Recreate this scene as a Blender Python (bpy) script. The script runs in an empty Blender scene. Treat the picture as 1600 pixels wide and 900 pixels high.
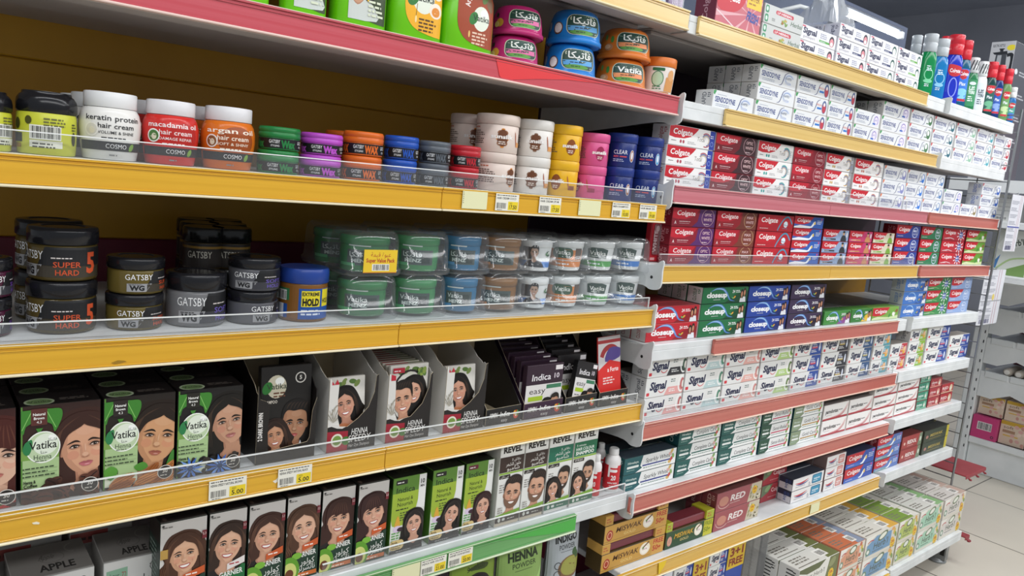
import bpy, math, random
from mathutils import Vector, Matrix
from mathutils.geometry import tessellate_polygon
random.seed(7)
C = bpy.context.scene.collection
SC = bpy.context.scene
ZC = 1.27                       # camera height; all z below are measured from the camera's eye level

# ------------------------------------------------------------------ camera
YAW, PIT, ROL, FPX = 0.690825, -0.145970, 0.095562, 1171.2
_f = Vector((math.sin(YAW)*math.cos(PIT), math.cos(YAW)*math.cos(PIT), math.sin(PIT)))
_r = Vector((math.cos(YAW), -math.sin(YAW), 0)); _u = _r.cross(_f)
CR = _r*math.cos(ROL) + _u*math.sin(ROL); CU = _u*math.cos(ROL) - _r*math.sin(ROL); CF = _f
CP = Vector((0, -1, 0))
cd = bpy.data.cameras.new('camera'); cam = bpy.data.objects.new('camera', cd); C.objects.link(cam)
cd.sensor_width = 36; cd.lens = FPX/1600*36; cd.clip_start = .02
cam.matrix_world = Matrix(((CR.x, CU.x, -CF.x, 0), (CR.y, CU.y, -CF.y, -1), (CR.z, CU.z, -CF.z, ZC), (0, 0, 0, 1)))
SC.camera = cam
SC.view_settings.view_transform = 'Standard'; SC.view_settings.look = 'None'
SC.view_settings.exposure = -0.08; SC.view_settings.gamma = 1; SC.view_settings.use_curve_mapping = False

def at(px, py, y):              # the point of the plane y seen at a pixel of the 1600x900 photograph
    d = CR*((px-800)/FPX) - CU*((py-450)/FPX) + CF
    t = (y+1)/d.y
    return CP + d*t
def atx(px, py, x):             # the same for a plane of constant x
    d = CR*((px-800)/FPX) - CU*((py-450)/FPX) + CF
    return CP + d*(x/d.x)
def xat(px, y, z):              # x of the point (x, y, z) that lies on pixel column px
    k = (px-800)/FPX
    a = CR - CF*k; q = Vector((0, y+1, z))
    return -(a.dot(q))/a.x

# ------------------------------------------------------------------ world and lamps
w = bpy.data.worlds.new('world'); SC.world = w; w.use_nodes = True
w.node_tree.nodes['Background'].inputs[0].default_value = (.86, .93, 1, 1)
w.node_tree.nodes['Background'].inputs[1].default_value = .42
def area(name, loc, rot, sx, sy, power, col=(1, 1, 1)):
    l = bpy.data.lights.new(name, 'AREA'); l.shape = 'RECTANGLE'; l.size = sx; l.size_y = sy; l.energy = power; l.color = col
    o = bpy.data.objects.new(name, l); o.location = loc; o.rotation_euler = rot; C.objects.link(o)
area('unseen_overhead_light', (1.4, -.95, 2.85), (math.radians(12), 0, 0), 5.5, .16, 48, (.97, .985, 1))
area('unseen_overhead_light', (1.8, -2.5, 2.6), (math.radians(48), 0, 0), 6.5, .3, 58, (.97, .985, 1))  # added unseen lamp, softens the light from the front
area('unseen_overhead_light', (3.1, -1.4, 2.8), (0, math.radians(-32), 0), .25, 3, 42, (.97, .985, 1))  # added unseen lamp turned to brighten the white shelving across the aisle end
area('unseen_overhead_light', (5.4, -1.2, 2.85), (0, 0, 0), .2, 4, 70, (.97, .985, 1))  # added unseen lamp that lifts the far wall and the white shelving

# ------------------------------------------------------------------ materials
def lin(h):
    h = h.lstrip('#'); o = []
    for i in (0, 2, 4):
        c = int(h[i:i+2], 16)/255
        o.append(c/12.92 if c <= .04045 else ((c+.055)/1.055)**2.4)
    return (*o, 1)
_M = {}
def m(col, rough=.38, metal=0, coat=0):
    k = (col, rough, metal, coat)
    if k in _M: return _M[k]
    a = bpy.data.materials.new('print_'+col); a.use_nodes = True
    b = a.node_tree.nodes['Principled BSDF']
    b.inputs['Base Color'].default_value = lin(col); b.inputs['Roughness'].default_value = rough
    b.inputs['Metallic'].default_value = metal; b.inputs['Coat Weight'].default_value = coat; b.inputs['Coat Roughness'].default_value = .12
    b.inputs['Specular IOR Level'].default_value = .4
    _M[k] = a; return a
def noisy(name, c1, c2, scale=(1, 1, 1), rough=.4, bump=0, lo=.35, hi=.65, coat=0, metal=0, det=3):
    a = bpy.data.materials.new(name); a.use_nodes = True; n = a.node_tree.nodes; L = a.node_tree.links
    b = n['Principled BSDF']; b.inputs['Roughness'].default_value = rough; b.inputs['Coat Weight'].default_value = coat
    b.inputs['Coat Roughness'].default_value = .15; b.inputs['Metallic'].default_value = metal
    tc = n.new('ShaderNodeTexCoord'); mp = n.new('ShaderNodeMapping'); mp.inputs['Scale'].default_value = scale
    nz = n.new('ShaderNodeTexNoise'); nz.inputs['Scale'].default_value = 1; nz.inputs['Detail'].default_value = det
    cr = n.new('ShaderNodeValToRGB'); cr.color_ramp.elements[0].color = lin(c1); cr.color_ramp.elements[1].color = lin(c2)
    cr.color_ramp.elements[0].position = lo; cr.color_ramp.elements[1].position = hi
    L.new(tc.outputs['Object'], mp.inputs[0]); L.new(mp.outputs[0], nz.inputs[0]); L.new(nz.outputs[0], cr.inputs[0]); L.new(cr.outputs[0], b.inputs['Base Color'])
    if bump:
        bp = n.new('ShaderNodeBump'); bp.inputs['Strength'].default_value = bump; bp.inputs['Distance'].default_value = .002
        L.new(nz.outputs[0], bp.inputs['Height']); L.new(bp.outputs[0], b.inputs['Normal'])
    return a
def clearmat(name, tint=(1, 1, 1), gloss=.10, haze=.04, rough=.06):
    a = bpy.data.materials.new(name); a.use_nodes = True; n = a.node_tree.nodes; L = a.node_tree.links
    n.remove(n['Principled BSDF']); o = n['Material Output']
    t = n.new('ShaderNodeBsdfTransparent'); t.inputs[0].default_value = (*tint, 1)
    g = n.new('ShaderNodeBsdfGlossy'); g.inputs['Roughness'].default_value = rough
    d = n.new('ShaderNodeBsdfDiffuse'); d.inputs[0].default_value = (.8, .82, .84, 1)
    fr = n.new('ShaderNodeLayerWeight'); fr.inputs[0].default_value = .25
    pw = n.new('ShaderNodeMath'); pw.operation = 'POWER'; pw.inputs[1].default_value = 3
    ad = n.new('ShaderNodeMath'); ad.operation = 'MULTIPLY_ADD'; ad.inputs[1].default_value = .6; ad.inputs[2].default_value = gloss*.3; ad.use_clamp = True
    L.new(fr.outputs[1], pw.inputs[0]); L.new(pw.outputs[0], ad.inputs[0])
    m1 = n.new('ShaderNodeMixShader'); m1.inputs[0].default_value = haze
    m2 = n.new('ShaderNodeMixShader')
    L.new(t.outputs[0], m1.inputs[1]); L.new(d.outputs[0], m1.inputs[2]); L.new(ad.outputs[0], m2.inputs[0])
    L.new(m1.outputs[0], m2.inputs[1]); L.new(g.outputs[0], m2.inputs[2]); L.new(m2.outputs[0], o.inputs[0])
    return a
def gel(name, col, tr=.5):
    a = bpy.data.materials.new(name); a.use_nodes = True; n = a.node_tree.nodes; L = a.node_tree.links
    b = n['Principled BSDF']; b.inputs['Base Color'].default_value = lin(col); b.inputs['Roughness'].default_value = .12
    t = n.new('ShaderNodeBsdfTransparent'); t.inputs[0].default_value = lin(col)
    mx = n.new('ShaderNodeMixShader'); mx.inputs[0].default_value = tr
    L.new(b.outputs[0], mx.inputs[1]); L.new(t.outputs[0], mx.inputs[2]); L.new(mx.outputs[0], n['Material Output'].inputs[0])
    return a
def emis(name, col, s):
    a = bpy.data.materials.new(name); a.use_nodes = True
    b = a.node_tree.nodes['Principled BSDF']; b.inputs['Emission Color'].default_value = lin(col); b.inputs['Emission Strength'].default_value = s
    return a
CLEAR = clearmat('clear_plastic', (.965, .972, .975), .10, .035)
CLEAR2 = clearmat('clear_blister', (.95, .96, .96), .16, .06, .1)
EDGE = m('eef0ee', .25)
WHITE = noisy('white_painted_steel', 'd3d6d6', 'e2e4e4', (14, 14, 14), .42)
GREYM = noisy('grey_steel', '8c8f90', 'a2a5a5', (20, 20, 20), .4, metal=.5)
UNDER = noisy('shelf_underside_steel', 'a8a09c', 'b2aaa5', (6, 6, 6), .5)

# ------------------------------------------------------------------ mesh builder
_T = {}
def glyphs(s, b=0.0):
    k = (s, b)
    if k in _T: return _T[k]
    c = bpy.data.curves.new('t', 'FONT'); c.body = s; c.resolution_u = 2; c.offset = b
    o = bpy.data.objects.new('t', c); me = bpy.data.meshes.new_from_object(o)
    v = [(p.co.x, p.co.y) for p in me.vertices]; t = []
    for p in me.polygons:
        q = list(p.vertices)
        for i in range(1, len(q)-1): t.append((q[0], q[i], q[i+1]))
    bpy.data.objects.remove(o); bpy.data.curves.remove(c); bpy.data.meshes.remove(me)
    xs = [p[0] for p in v] or [0, 1]
    _T[k] = (v, t, min(xs), max(xs)); return _T[k]
# Arabic letters: isolated, final, initial, medial presentation forms (0 = does not join onward)
_AR = {'ا': (0xfe8d, 0xfe8e, 0, 0), 'ب': (0xfe8f, 0xfe90, 0xfe91, 0xfe92), 'ت': (0xfe95, 0xfe96, 0xfe97, 0xfe98), 'ح': (0xfea1, 0xfea2, 0xfea3, 0xfea4),
 'ر': (0xfead, 0xfeae, 0, 0), 'ز': (0xfeaf, 0xfeb0, 0, 0), 'ش': (0xfeb5, 0xfeb6, 0xfeb7, 0xfeb8), 'ع': (0xfec9, 0xfeca, 0xfecb, 0xfecc), 'ف': (0xfed1, 0xfed2, 0xfed3, 0xfed4),
 'ق': (0xfed5, 0xfed6, 0xfed7, 0xfed8), 'ك': (0xfed9, 0xfeda, 0xfedb, 0xfedc), 'ل': (0xfedd, 0xfede, 0xfedf, 0xfee0), 'م': (0xfee1, 0xfee2, 0xfee3, 0xfee4), 'ن': (0xfee5, 0xfee6, 0xfee7, 0xfee8),
 'و': (0xfeed, 0xfeee, 0, 0), 'ي': (0xfef1, 0xfef2, 0xfef3, 0xfef4), 'ة': (0xfe93, 0xfe94, 0, 0), 'د': (0xfea9, 0xfeaa, 0, 0), 'ئ': (0xfe89, 0xfe8a, 0xfe8b, 0xfe8c)}
def ar(s):
    out = []
    for wd in s.split(' '):
        o = []
        for i, ch in enumerate(wd):
            f = _AR[ch]
            pj = i > 0 and _AR[wd[i-1]][2]; nj = i < len(wd)-1 and f[2]
            o.append(chr(f[3] if pj and nj else f[1] if pj else f[2] if nj else f[0]))
        out.append(''.join(reversed(o)))
    return ' '.join(reversed(out))
def smooth(pts, k=5, closed=True):
    n = len(pts); o = []
    for i in range(n if closed else n-1):
        if closed: p0, p1, p2, p3 = pts[i-1], pts[i], pts[(i+1) % n], pts[(i+2) % n]
        else: p0, p1, p2, p3 = pts[max(i-1, 0)], pts[i], pts[i+1], pts[min(i+2, n-1)]
        for j in range(k):
            t = j/k
            o.append(tuple(.5*(2*p1[a]+(p2[a]-p0[a])*t+(2*p0[a]-5*p1[a]+4*p2[a]-p3[a])*t*t+(3*p1[a]-p0[a]-3*p2[a]+p3[a])*t**3) for a in (0, 1)))
    if not closed: o.append(tuple(pts[-1]))
    return o
def clip(poly, ax, lim, keep_less):
    o = []; n = len(poly)
    for i in range(n):
        a, b = poly[i], poly[(i+1) % n]
        ia = (a[ax] <= lim) == keep_less or a[ax] == lim; ib = (b[ax] <= lim) == keep_less or b[ax] == lim
        if ia: o.append(a)
        if ia != ib:
            t = (lim-a[ax])/(b[ax]-a[ax]); q = [a[0]+(b[0]-a[0])*t, a[1]+(b[1]-a[1])*t]; q[ax] = lim; o.append(tuple(q))
    return o
class Art:
    """flat printed artwork: x runs 0..W, y runs 0..1 in units of its height"""
    def __init__(s, w, h, bg=None):
        s.h = h; s.W = w/h; s.t = []; s.n = 0; s.ox = s.oy = 0; s.sc = 1; s.lim = (0, s.W, 0, 1)
        if bg: s.rect(0, 0, s.W, 1, bg)
    def tris(s, v, t, col):
        s.n += 1
        a, b, c, d = s.lim
        for q in t:
            p = [v[i] for i in q]
            ar2 = (p[1][0]-p[0][0])*(p[2][1]-p[0][1])-(p[2][0]-p[0][0])*(p[1][1]-p[0][1])
            if abs(ar2) < 1e-12: continue
            if ar2 < 0: p = p[::-1]
            xs = [k[0] for k in p]; ys = [k[1] for k in p]
            if max(xs) <= a or min(xs) >= b or max(ys) <= c or min(ys) >= d: continue
            if min(xs) < a: p = clip(p, 0, a, False)
            if max(xs) > b and p: p = clip(p, 0, b, True)
            if min(ys) < c and p: p = clip(p, 1, c, False)
            if max(ys) > d and p: p = clip(p, 1, d, True)
            if len(p) >= 3: s.t.append((p, col, s.n))
    def poly(s, pts, col, sm=0):
        if sm: pts = smooth(pts, sm)
        t = tessellate_polygon([[Vector((p[0], p[1], 0)) for p in pts]])
        s.tris(pts, t, col)
    def rect(s, x, y, w, h, col): s.tris([(x, y), (x+w, y), (x+w, y+h), (x, y+h)], [(0, 1, 2), (0, 2, 3)], col)
    def ell(s, cx, cy, rx, ry, col, n=22, rot=0):
        cr, sr = math.cos(rot), math.sin(rot)
        p = [(cx+rx*math.cos(i*6.2832/n)*cr-ry*math.sin(i*6.2832/n)*sr, cy+rx*math.cos(i*6.2832/n)*sr+ry*math.sin(i*6.2832/n)*cr) for i in range(n)]
        s.tris(p, [(0, i, i+1) for i in range(1, n-1)], col)
    def rr(s, x, y, w, h, r, col):
        r = min(r, w/2, h/2); p = []
        for cx, cy, a0 in ((x+w-r, y+h-r, 0), (x+r, y+h-r, 90), (x+r, y+r, 180), (x+w-r, y+r, 270)):
            for k in range(5):
                a = math.radians(a0+k*22.5); p.append((cx+r*math.cos(a), cy+r*math.sin(a)))
        s.tris(p, [(0, i, i+1) for i in range(1, len(p)-1)], col)
    def stroke(s, pts, wd, col, sm=0, taper=False):
        if sm: pts = smooth(pts, sm, False)
        v = []; n = len(pts)
        for i, p in enumerate(pts):
            a = pts[max(i-1, 0)]; b = pts[min(i+1, n-1)]; dx, dy = b[0]-a[0], b[1]-a[1]; l = math.hypot(dx, dy) or 1
            k = wd/2*(math.sin(math.pi*(i+.35)/(n-.3)) if taper else 1)
            v += [(p[0]-dy/l*k, p[1]+dx/l*k), (p[0]+dy/l*k, p[1]-dx/l*k)]
        t = []
        for i in range(n-1): t += [(2*i, 2*i+1, 2*i+3), (2*i, 2*i+3, 2*i+2)]
        s.tris(v, t, col)
    def ring(s, cx, cy, rx, ry, wd, col, a0=0, a1=360, n=24):
        s.stroke([(cx+rx*math.cos(math.radians(a0+(a1-a0)*i/n)), cy+ry*math.sin(math.radians(a0+(a1-a0)*i/n))) for i in range(n+1)], wd, col)
    def text(s, st, x, y, h, col, w=None, al='l', b=0.0, sh=0.0, rot=0):
        v, t, x0, x1 = glyphs(st, b); k = h/.727; wd = (x1-x0)*k; kx = k if w is None else k*w/wd
        if w is not None: wd = w
        off = {'l': 0, 'c': -wd/2, 'r': -wd}[al]
        cr, sr = math.cos(rot), math.sin(rot); o = []
        for p in v:
            a = (p[0]-x0)*kx+off+p[1]*k*sh; c = p[1]*k
            o.append((x+a*cr-c*sr, y+a*sr+c*cr))
        s.tris(o, t, col)
    def micro(s, x, y, w, n, lh, col, seed=1):     # lines of print too fine to read in the photograph
        rn = random.Random(seed)
        for i in range(n):
            yy = y-i*lh; xx = x; e = x+w*rn.uniform(.7, 1)
            v = []; t = []
            while xx < e:
                l = min(rn.uniform(.25, .9)*lh*2.2, e-xx); k = len(v); v += [(xx, yy), (xx+l, yy), (xx+l, yy+lh*.5), (xx, yy+lh*.5)]; t += [(k, k+1, k+2), (k, k+2, k+3)]; xx += l+lh*.35
            s.tris(v, t, col); s.n -= 1
        s.n += 1
    def bars(s, x, y, w, h, col='1c1c1c', seed=3, bg=None):
        if bg: s.rect(x-w*.06, y-h*.1, w*1.12, h*1.2, bg)
        rn = random.Random(seed); xx = x; v = []; t = []
        while xx < x+w:
            l = w*rn.choice((.012, .02, .034)); k = len(v); v += [(xx, y), (xx+l, y), (xx+l, y+h), (xx, y+h)]; t += [(k, k+1, k+2), (k, k+2, k+3)]; xx += l+w*rn.choice((.012, .02, .03))
        s.tris(v, t, col)
EPS = 2e-5
class MB:
    def __init__(s): s.v = []; s.f = []; s.mi = []; s.sm = []; s.ms = []
    def mat(s, x):
        if isinstance(x, str): x = m(x)
        if x not in s.ms: s.ms.append(x)
        return s.ms.index(x)
    def add(s, vs, fs, mt, smo=False):
        k = len(s.v); s.v += [tuple(p) for p in vs]; i = s.mat(mt)
        for f in fs: s.f.append([k+a for a in f]); s.mi.append(i); s.sm.append(smo)
    def box(s, x0, x1, y0, y1, z0, z1, mt, **fc):
        v = [(x0, y0, z0), (x1, y0, z0), (x1, y1, z0), (x0, y1, z0), (x0, y0, z1), (x1, y0, z1), (x1, y1, z1), (x0, y1, z1)]
        for nm, f in (('bottom', (3, 2, 1, 0)), ('top', (4, 5, 6, 7)), ('front', (0, 1, 5, 4)), ('right', (1, 2, 6, 5)), ('back', (2, 3, 7, 6)), ('left', (3, 0, 4, 7))):
            s.add([v[i] for i in f], [(0, 1, 2, 3)], fc.get(nm, mt))
        return s
    def bbox(s, x0, x1, y0, y1, z0, z1, mt, b=.002):    # box with chamfered edges
        vs = []; idx = {}
        for sx in (0, 1):
            for sy in (0, 1):
                for sz in (0, 1):
                    X, Y, Z = (x0, x1)[sx], (y0, y1)[sy], (z0, z1)[sz]; dx, dy, dz = (b, -b)[sx], (b, -b)[sy], (b, -b)[sz]
                    idx[sx, sy, sz] = len(vs); vs += [(X, Y+dy, Z+dz), (X+dx, Y, Z+dz), (X+dx, Y+dy, Z)]
        cen = Vector(((x0+x1)/2, (y0+y1)/2, (z0+z1)/2)); fs = []
        i = lambda a, b_, c, k: idx[a, b_, c]+k
        for q in (0, 1):
            fs.append([i(q, 0, 0, 0), i(q, 1, 0, 0), i(q, 1, 1, 0), i(q, 0, 1, 0)]); fs.append([i(0, q, 0, 1), i(1, q, 0, 1), i(1, q, 1, 1), i(0, q, 1, 1)]); fs.append([i(0, 0, q, 2), i(1, 0, q, 2), i(1, 1, q, 2), i(0, 1, q, 2)])
        for a in (0, 1):
            for c in (0, 1):
                fs.append([i(a, c, 0, 0), i(a, c, 1, 0), i(a, c, 1, 1), i(a, c, 0, 1)]); fs.append([i(a, 0, c, 0), i(a, 1, c, 0), i(a, 1, c, 2), i(a, 0, c, 2)]); fs.append([i(0, a, c, 1), i(1, a, c, 1), i(1, a, c, 2), i(0, a, c, 2)])
                for d in (0, 1): fs.append([idx[a, c, d]+k for k in range(3)])
        for f in fs:
            p = [Vector(vs[k]) for k in f]; nrm = (p[1]-p[0]).cross(p[2]-p[0]); ce = sum(p, Vector())/len(p)
            if nrm.dot(ce-cen) < 0: f.reverse()
        s.add(vs, fs, mt); return s
    def prism(s, pts, lo, hi, mt, axis='y', cap=None):
        """pts: 2D outline; axis y -> (x,z) outline, x -> (y,z) outline, z -> (x,y) outline"""
        g = {'y': lambda p, t: (p[0], t, p[1]), 'x': lambda p, t: (t, p[0], p[1]), 'z': lambda p, t: (p[0], p[1], t)}[axis]
        n = len(pts); A = sum(pts[i][0]*pts[(i+1) % n][1]-pts[(i+1) % n][0]*pts[i][1] for i in range(n))
        if A < 0: pts = pts[::-1]
        fl = axis == 'y'
        tr = tessellate_polygon([[Vector((p[0], p[1], 0)) for p in pts]])
        def ori(t):
            a, b, c = (pts[k] for k in t)
            return t if ((b[0]-a[0])*(c[1]-a[1])-(c[0]-a[0])*(b[1]-a[1])) > 0 else t[::-1]
        tr = [tuple(ori(t)) for t in tr]
        s.add([g(p, hi) for p in pts], [t[::-1] if fl else t for t in tr], cap or mt)
        s.add([g(p, lo) for p in pts], [t if fl else t[::-1] for t in tr], cap or mt)
        sd = [(i, (i+1) % n, n+(i+1) % n, n+i) for i in range(n)]
        s.add([g(p, lo) for p in pts]+[g(p, hi) for p in pts], [q[::-1] if fl else q for q in sd], mt); return s
    def rings(s, rg, mt, cap0=True, cap1=True, smo=True):
        n = len(rg[0]); vs = [p for r in rg for p in r]; fs = []
        for j in range(len(rg)-1):
            for i in range(n): fs.append((j*n+i, j*n+(i+1) % n, (j+1)*n+(i+1) % n, (j+1)*n+i))
        s.add(vs, fs, mt, smo)
        if cap0: s.add(rg[0], [list(range(n))[::-1]], mt)
        if cap1: s.add(rg[-1], [list(range(n))], mt)
        return s
    def lathe(s, prof, mt, cx=0, cy=0, n=40, cap0=True, cap1=True):
        return s.rings([[(cx+r*math.sin(i*2*math.pi/n), cy-r*math.cos(i*2*math.pi/n), z) for i in range(n)] for r, z in prof], mt, cap0, cap1)
    def loft(s, secs, mt, n=40, cap0=True, cap1=True):     # secs: z, half width, half depth, exponent
        return s.rings([[sup(hw, hd, e, i*2*math.pi/n)+(z,) for i in range(n)] for z, hw, hd, e in secs], mt, cap0, cap1)
    def tube(s, path, r, mt, n=8):
        rg = []; k = len(path); P = [Vector(p) for p in path]
        for i in range(k):
            d = (P[min(i+1, k-1)]-P[max(i-1, 0)]).normalized(); a = d.orthogonal().normalized() if abs(d.z) > .9 else d.cross(Vector((0, 0, 1))).normalized(); b = d.cross(a)
            rr = r[i] if isinstance(r, (list, tuple)) else r
            rg.append([tuple(P[i]+a*rr*math.cos(j*2*math.pi/n)+b*rr*math.sin(j*2*math.pi/n)) for j in range(n)])
        return s.rings(rg, mt)
    def art(s, A, fn, cell=0):
        cell /= A.h
        for p, col, ly in A.t:
            ps = [p]
            if cell:
                for ax in (0, 1):
                    o = []
                    for q in ps:
                        lo, hi = min(k[ax] for k in q), max(k[ax] for k in q); c = cell*(math.floor(lo/cell)+1)
                        while c < hi-1e-6 and len(q) >= 3:
                            o.append(clip(q, ax, c, True)); q = clip(q, ax, c, False); c += cell
                        o.append(q)
                    ps = [q for q in o if len(q) >= 3]
            for q in ps: s.add([fn(k[0]*A.h, k[1]*A.h, ly) for k in q], [list(range(len(q)))], col)
        return s
    def front(s, A, x0, y, z0): return s.art(A, lambda u, v, l: (x0+u, y-EPS*(l+1), z0+v))
    def left(s, A, x, y1, z0): return s.art(A, lambda u, v, l: (x-EPS*(l+1), y1-u, z0+v))
    def top(s, A, x0, y0, z): return s.art(A, lambda u, v, l: (x0+u, y0+v, z+EPS*(l+1)))
    def build(s, name, parent=None, loc=None, rotz=0):
        me = bpy.data.meshes.new(name); me.from_pydata(s.v, [], s.f)
        for x in s.ms: me.materials.append(x)
        me.polygons.foreach_set('material_index', s.mi); me.polygons.foreach_set('use_smooth', s.sm); me.update()
        o = bpy.data.objects.new(name, me); C.objects.link(o)
        if parent: o.parent = parent
        elif loc is None: o.location = (0, 0, ZC)
        if loc is not None: o.location = (loc[0], loc[1], loc[2]+(0 if parent else ZC))
        o.rotation_euler = (0, 0, rotz); return o
def sup(hw, hd, e, a):
    c, q = math.sin(a), -math.cos(a)
    return (hw*math.copysign(abs(c)**(2/e), c), hd*math.copysign(abs(q)**(2/e), q))
def tag(o, label, cat, group=None):
    o['label'] = label; o['category'] = cat
    if group: o['group'] = group
    return o
def thing(name, label, cat, loc=(0, 0, 0), rotz=0, group=None):
    o = bpy.data.objects.new(name, None); o.empty_display_size = .02; C.objects.link(o)
    o.location = (loc[0], loc[1], loc[2]+ZC); o.rotation_euler = (0, 0, rotz); return tag(o, label, cat, group)
def dup(r, loc, rotz=None, label=None):
    c = r.copy(); C.objects.link(c); c.location = (loc[0], loc[1], loc[2]+ZC)
    if rotz is not None: c.rotation_euler = (0, 0, rotz)
    if label: c['label'] = label
    for ch in list(r.children):
        d = ch.copy(); C.objects.link(d); d.parent = c
        for g in list(ch.children):
            e = g.copy(); C.objects.link(e); e.parent = d
    return c
def struct(o): o['kind'] = 'structure'; return o
# ------------------------------------------------------------------ the room
def tilemat():
    a = bpy.data.materials.new('cream_floor_tile'); a.use_nodes = True; n = a.node_tree.nodes; L = a.node_tree.links; b = n['Principled BSDF']
    tc = n.new('ShaderNodeTexCoord'); mp = n.new('ShaderNodeMapping'); mp.inputs['Location'].default_value = (-3.93/.53, -.215/.53, 0); mp.inputs['Scale'].default_value = (1/.53, 1/.53, 1)
    br = n.new('ShaderNodeTexBrick'); br.offset = 0; br.inputs['Scale'].default_value = 1; br.inputs['Brick Width'].default_value = 1; br.inputs['Row Height'].default_value = 1
    br.inputs['Mortar Size'].default_value = .006; br.inputs['Mortar Smooth'].default_value = .2
    br.inputs['Color1'].default_value = lin('ddd5c6'); br.inputs['Color2'].default_value = lin('dad3c5'); br.inputs['Mortar'].default_value = lin('5c544c')
    nz = n.new('ShaderNodeTexNoise'); nz.inputs['Scale'].default_value = 3; nz.inputs['Detail'].default_value = 5
    mx = n.new('ShaderNodeMix'); mx.data_type = 'RGBA'; mx.blend_type = 'MULTIPLY'; mx.inputs[0].default_value = .18
    L.new(tc.outputs['Object'], mp.inputs[0]); L.new(mp.outputs[0], br.inputs[0]); L.new(tc.outputs['Object'], nz.inputs[0])
    L.new(br.outputs[0], mx.inputs[6]); L.new(nz.outputs[0], mx.inputs[7]); L.new(mx.outputs[2], b.inputs['Base Color']); b.inputs['Roughness'].default_value = .28
    return a
FL = -ZC
struct(MB().box(-1.6, 7, -3.4, 3, FL-.1, FL, tilemat()).build('floor'))
CEIL = noisy('slate_ceiling_paint', '858c9a', '8f96a4', (2, 2, 2), .7)
struct(MB().box(-1.6, 7, -3.4, 3, 1.75, 1.85, CEIL).build('ceiling'))
struct(MB().box(7, 7.1, -3.4, 3, FL, 1.75, noisy('slate_wall_paint', '7c808a', '868a94', (2, 2, 2), .7)).build('wall_right'))
struct(MB().box(-1.6, 7, 3, 3.1, FL, 1.75, noisy('dark_slate_wall_paint', '6a7080', '747a8a', (2, 2, 2), .7)).build('wall_back'))
struct(MB().box(7-.012, 7, -3.4, 3, FL, FL+.08, m('b9b4aa', .5)).build('baseboard_right'))

# ------------------------------------------------------------------ the shelving
XA0, XA1, XB0, XB1, XC0, XC1 = -.34, 1.203, 1.213, 2.436, 2.446, 3.02
YB = .42
def stripemat(name, c1, c2): return noisy(name, c1, c2, (1.1, 1, 120), .3, .08, .3, .7, .5, det=4)
R_YEL = stripemat('yellow_price_strip', 'd9a21c', 'e5b02a'); R_YEL_LIT = stripemat('lit_yellow_price_strip', 'd9b565', 'e6c67c')  # paler copy: the stronger light on the upper shelves is in its colour
R_YEL2 = stripemat('amber_price_strip', 'd6a63a', 'e0b44c')
R_RED = stripemat('red_price_strip', 'c23f4b', 'ca5a64'); R_PINK = stripemat('dusty_pink_price_strip', 'bd5f69', 'cc7c84'); R_BRICK = stripemat('brick_red_price_strip', 'b85a4e', 'c56e60')
R_GREEN = stripemat('green_price_strip', '5d9c56', '6aa862')
def rail(root, xa, xb, zt, yl, mt, lip='efe3c0'):
    b = MB(); L = m(lip, .22)
    b.bbox(xa, xb, yl-.0075, yl-.0012, zt-.032, zt-.003, mt, .0006)
    b.bbox(xa, xb, yl-.0100, yl-.0012, zt-.0030, zt+.0005, mt, .0008); b.bbox(xa, xb, yl-.0104, yl-.0090, zt-.0004, zt+.0007, L, .0003)
    b.bbox(xa, xb, yl-.0120, yl-.0012, zt-.0366, zt-.0334, L, .001)
    b.bbox(xa, xb, yl-.0092, yl-.0076, zt-.0330, zt-.0312, mt, .0003); b.bbox(xa, xb, yl-.0090, yl-.0076, zt-.0072, zt-.0060, mt, .0003)
    return b.build('price_rail', root)
def shelf(label, x0, x1, zt, yl=0, rails=(), guard=None, br='', group=None, lips={}, rz=0, yb=YB):
    r = thing('shelf', label, 'shelf', ((x0+x1)/2, 0, zt), 0, group); ox, oz = (x0+x1)/2, zt
    b = MB()
    b.bbox(x0-ox, x1-ox, yl, yb, -.014, 0, WHITE, .0015)
    b.bbox(x0-ox, x1-ox, yl, yl+.004, -.036, -.0135, WHITE, .001)
    b.bbox(x0-ox, x1-ox, yl+.004, yl+.045, -.036, -.0335, UNDER, .0008)
    b.box(x0-ox+.01, x1-ox-.01, yl+.004, yb-.01, -.018, -.0142, UNDER)
    b.bbox(x0-ox+.015, x1-ox-.015, yl+.11, yl+.22, -.026, -.018, UNDER, .002)
    b.build('deck', r)
    for k in br:
        s = x1-ox+.0006 if k == 'r' else x0-ox-.0042
        out = smooth([(yl-.012, .012), (yl-.014, -.01), (yl-.013, -.044), (yl+.012, -.052), (yl+.05, -.046), (.2, -.062), (YB-.02, -.08), (YB-.004, -.08), (YB-.004, -.03), (YB-.004, -.006), (.2, -.004), (yl+.03, -.003)], 4) if k != 'e' else smooth([(yl-.012, .010), (yl-.014, -.01), (yl-.013, -.036), (yl+.006, -.036), (yl+.03, -.034), (yl+.03, -.003)], 4)
        out = [(min(p[0], YB-.004), p[1]) for p in out]
        q = MB(); q.prism(out, s, s+.0036, WHITE, 'x')
        if k != 'e': q.add([(s-.0003, yl+.012+.0035*math.cos(i*.628), -.026-.0035*math.sin(i*.628)) for i in range(10)], [list(range(10))], m('222222'))
        q.build('bracket', r)
    for (a, c, mt) in rails: rail(r, a-ox, c-ox, rz, yl, mt, lips.get(mt, 'efe3c0'))
    if guard:
        for ga, gb, gh in guard:
            g = MB(); g.box(ga-ox, gb-ox, yl+.001, yl+.0032, .0005, gh-.001, CLEAR); g.box(ga-ox, gb-ox, yl+.0006, yl+.0036, gh-.001, gh+.0003, EDGE)
            g.box(gb-ox, gb-ox+.001, yl+.0006, yl+.0036, .0005, gh+.0003, EDGE); g.build('front_guard', r)
    return r
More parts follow.
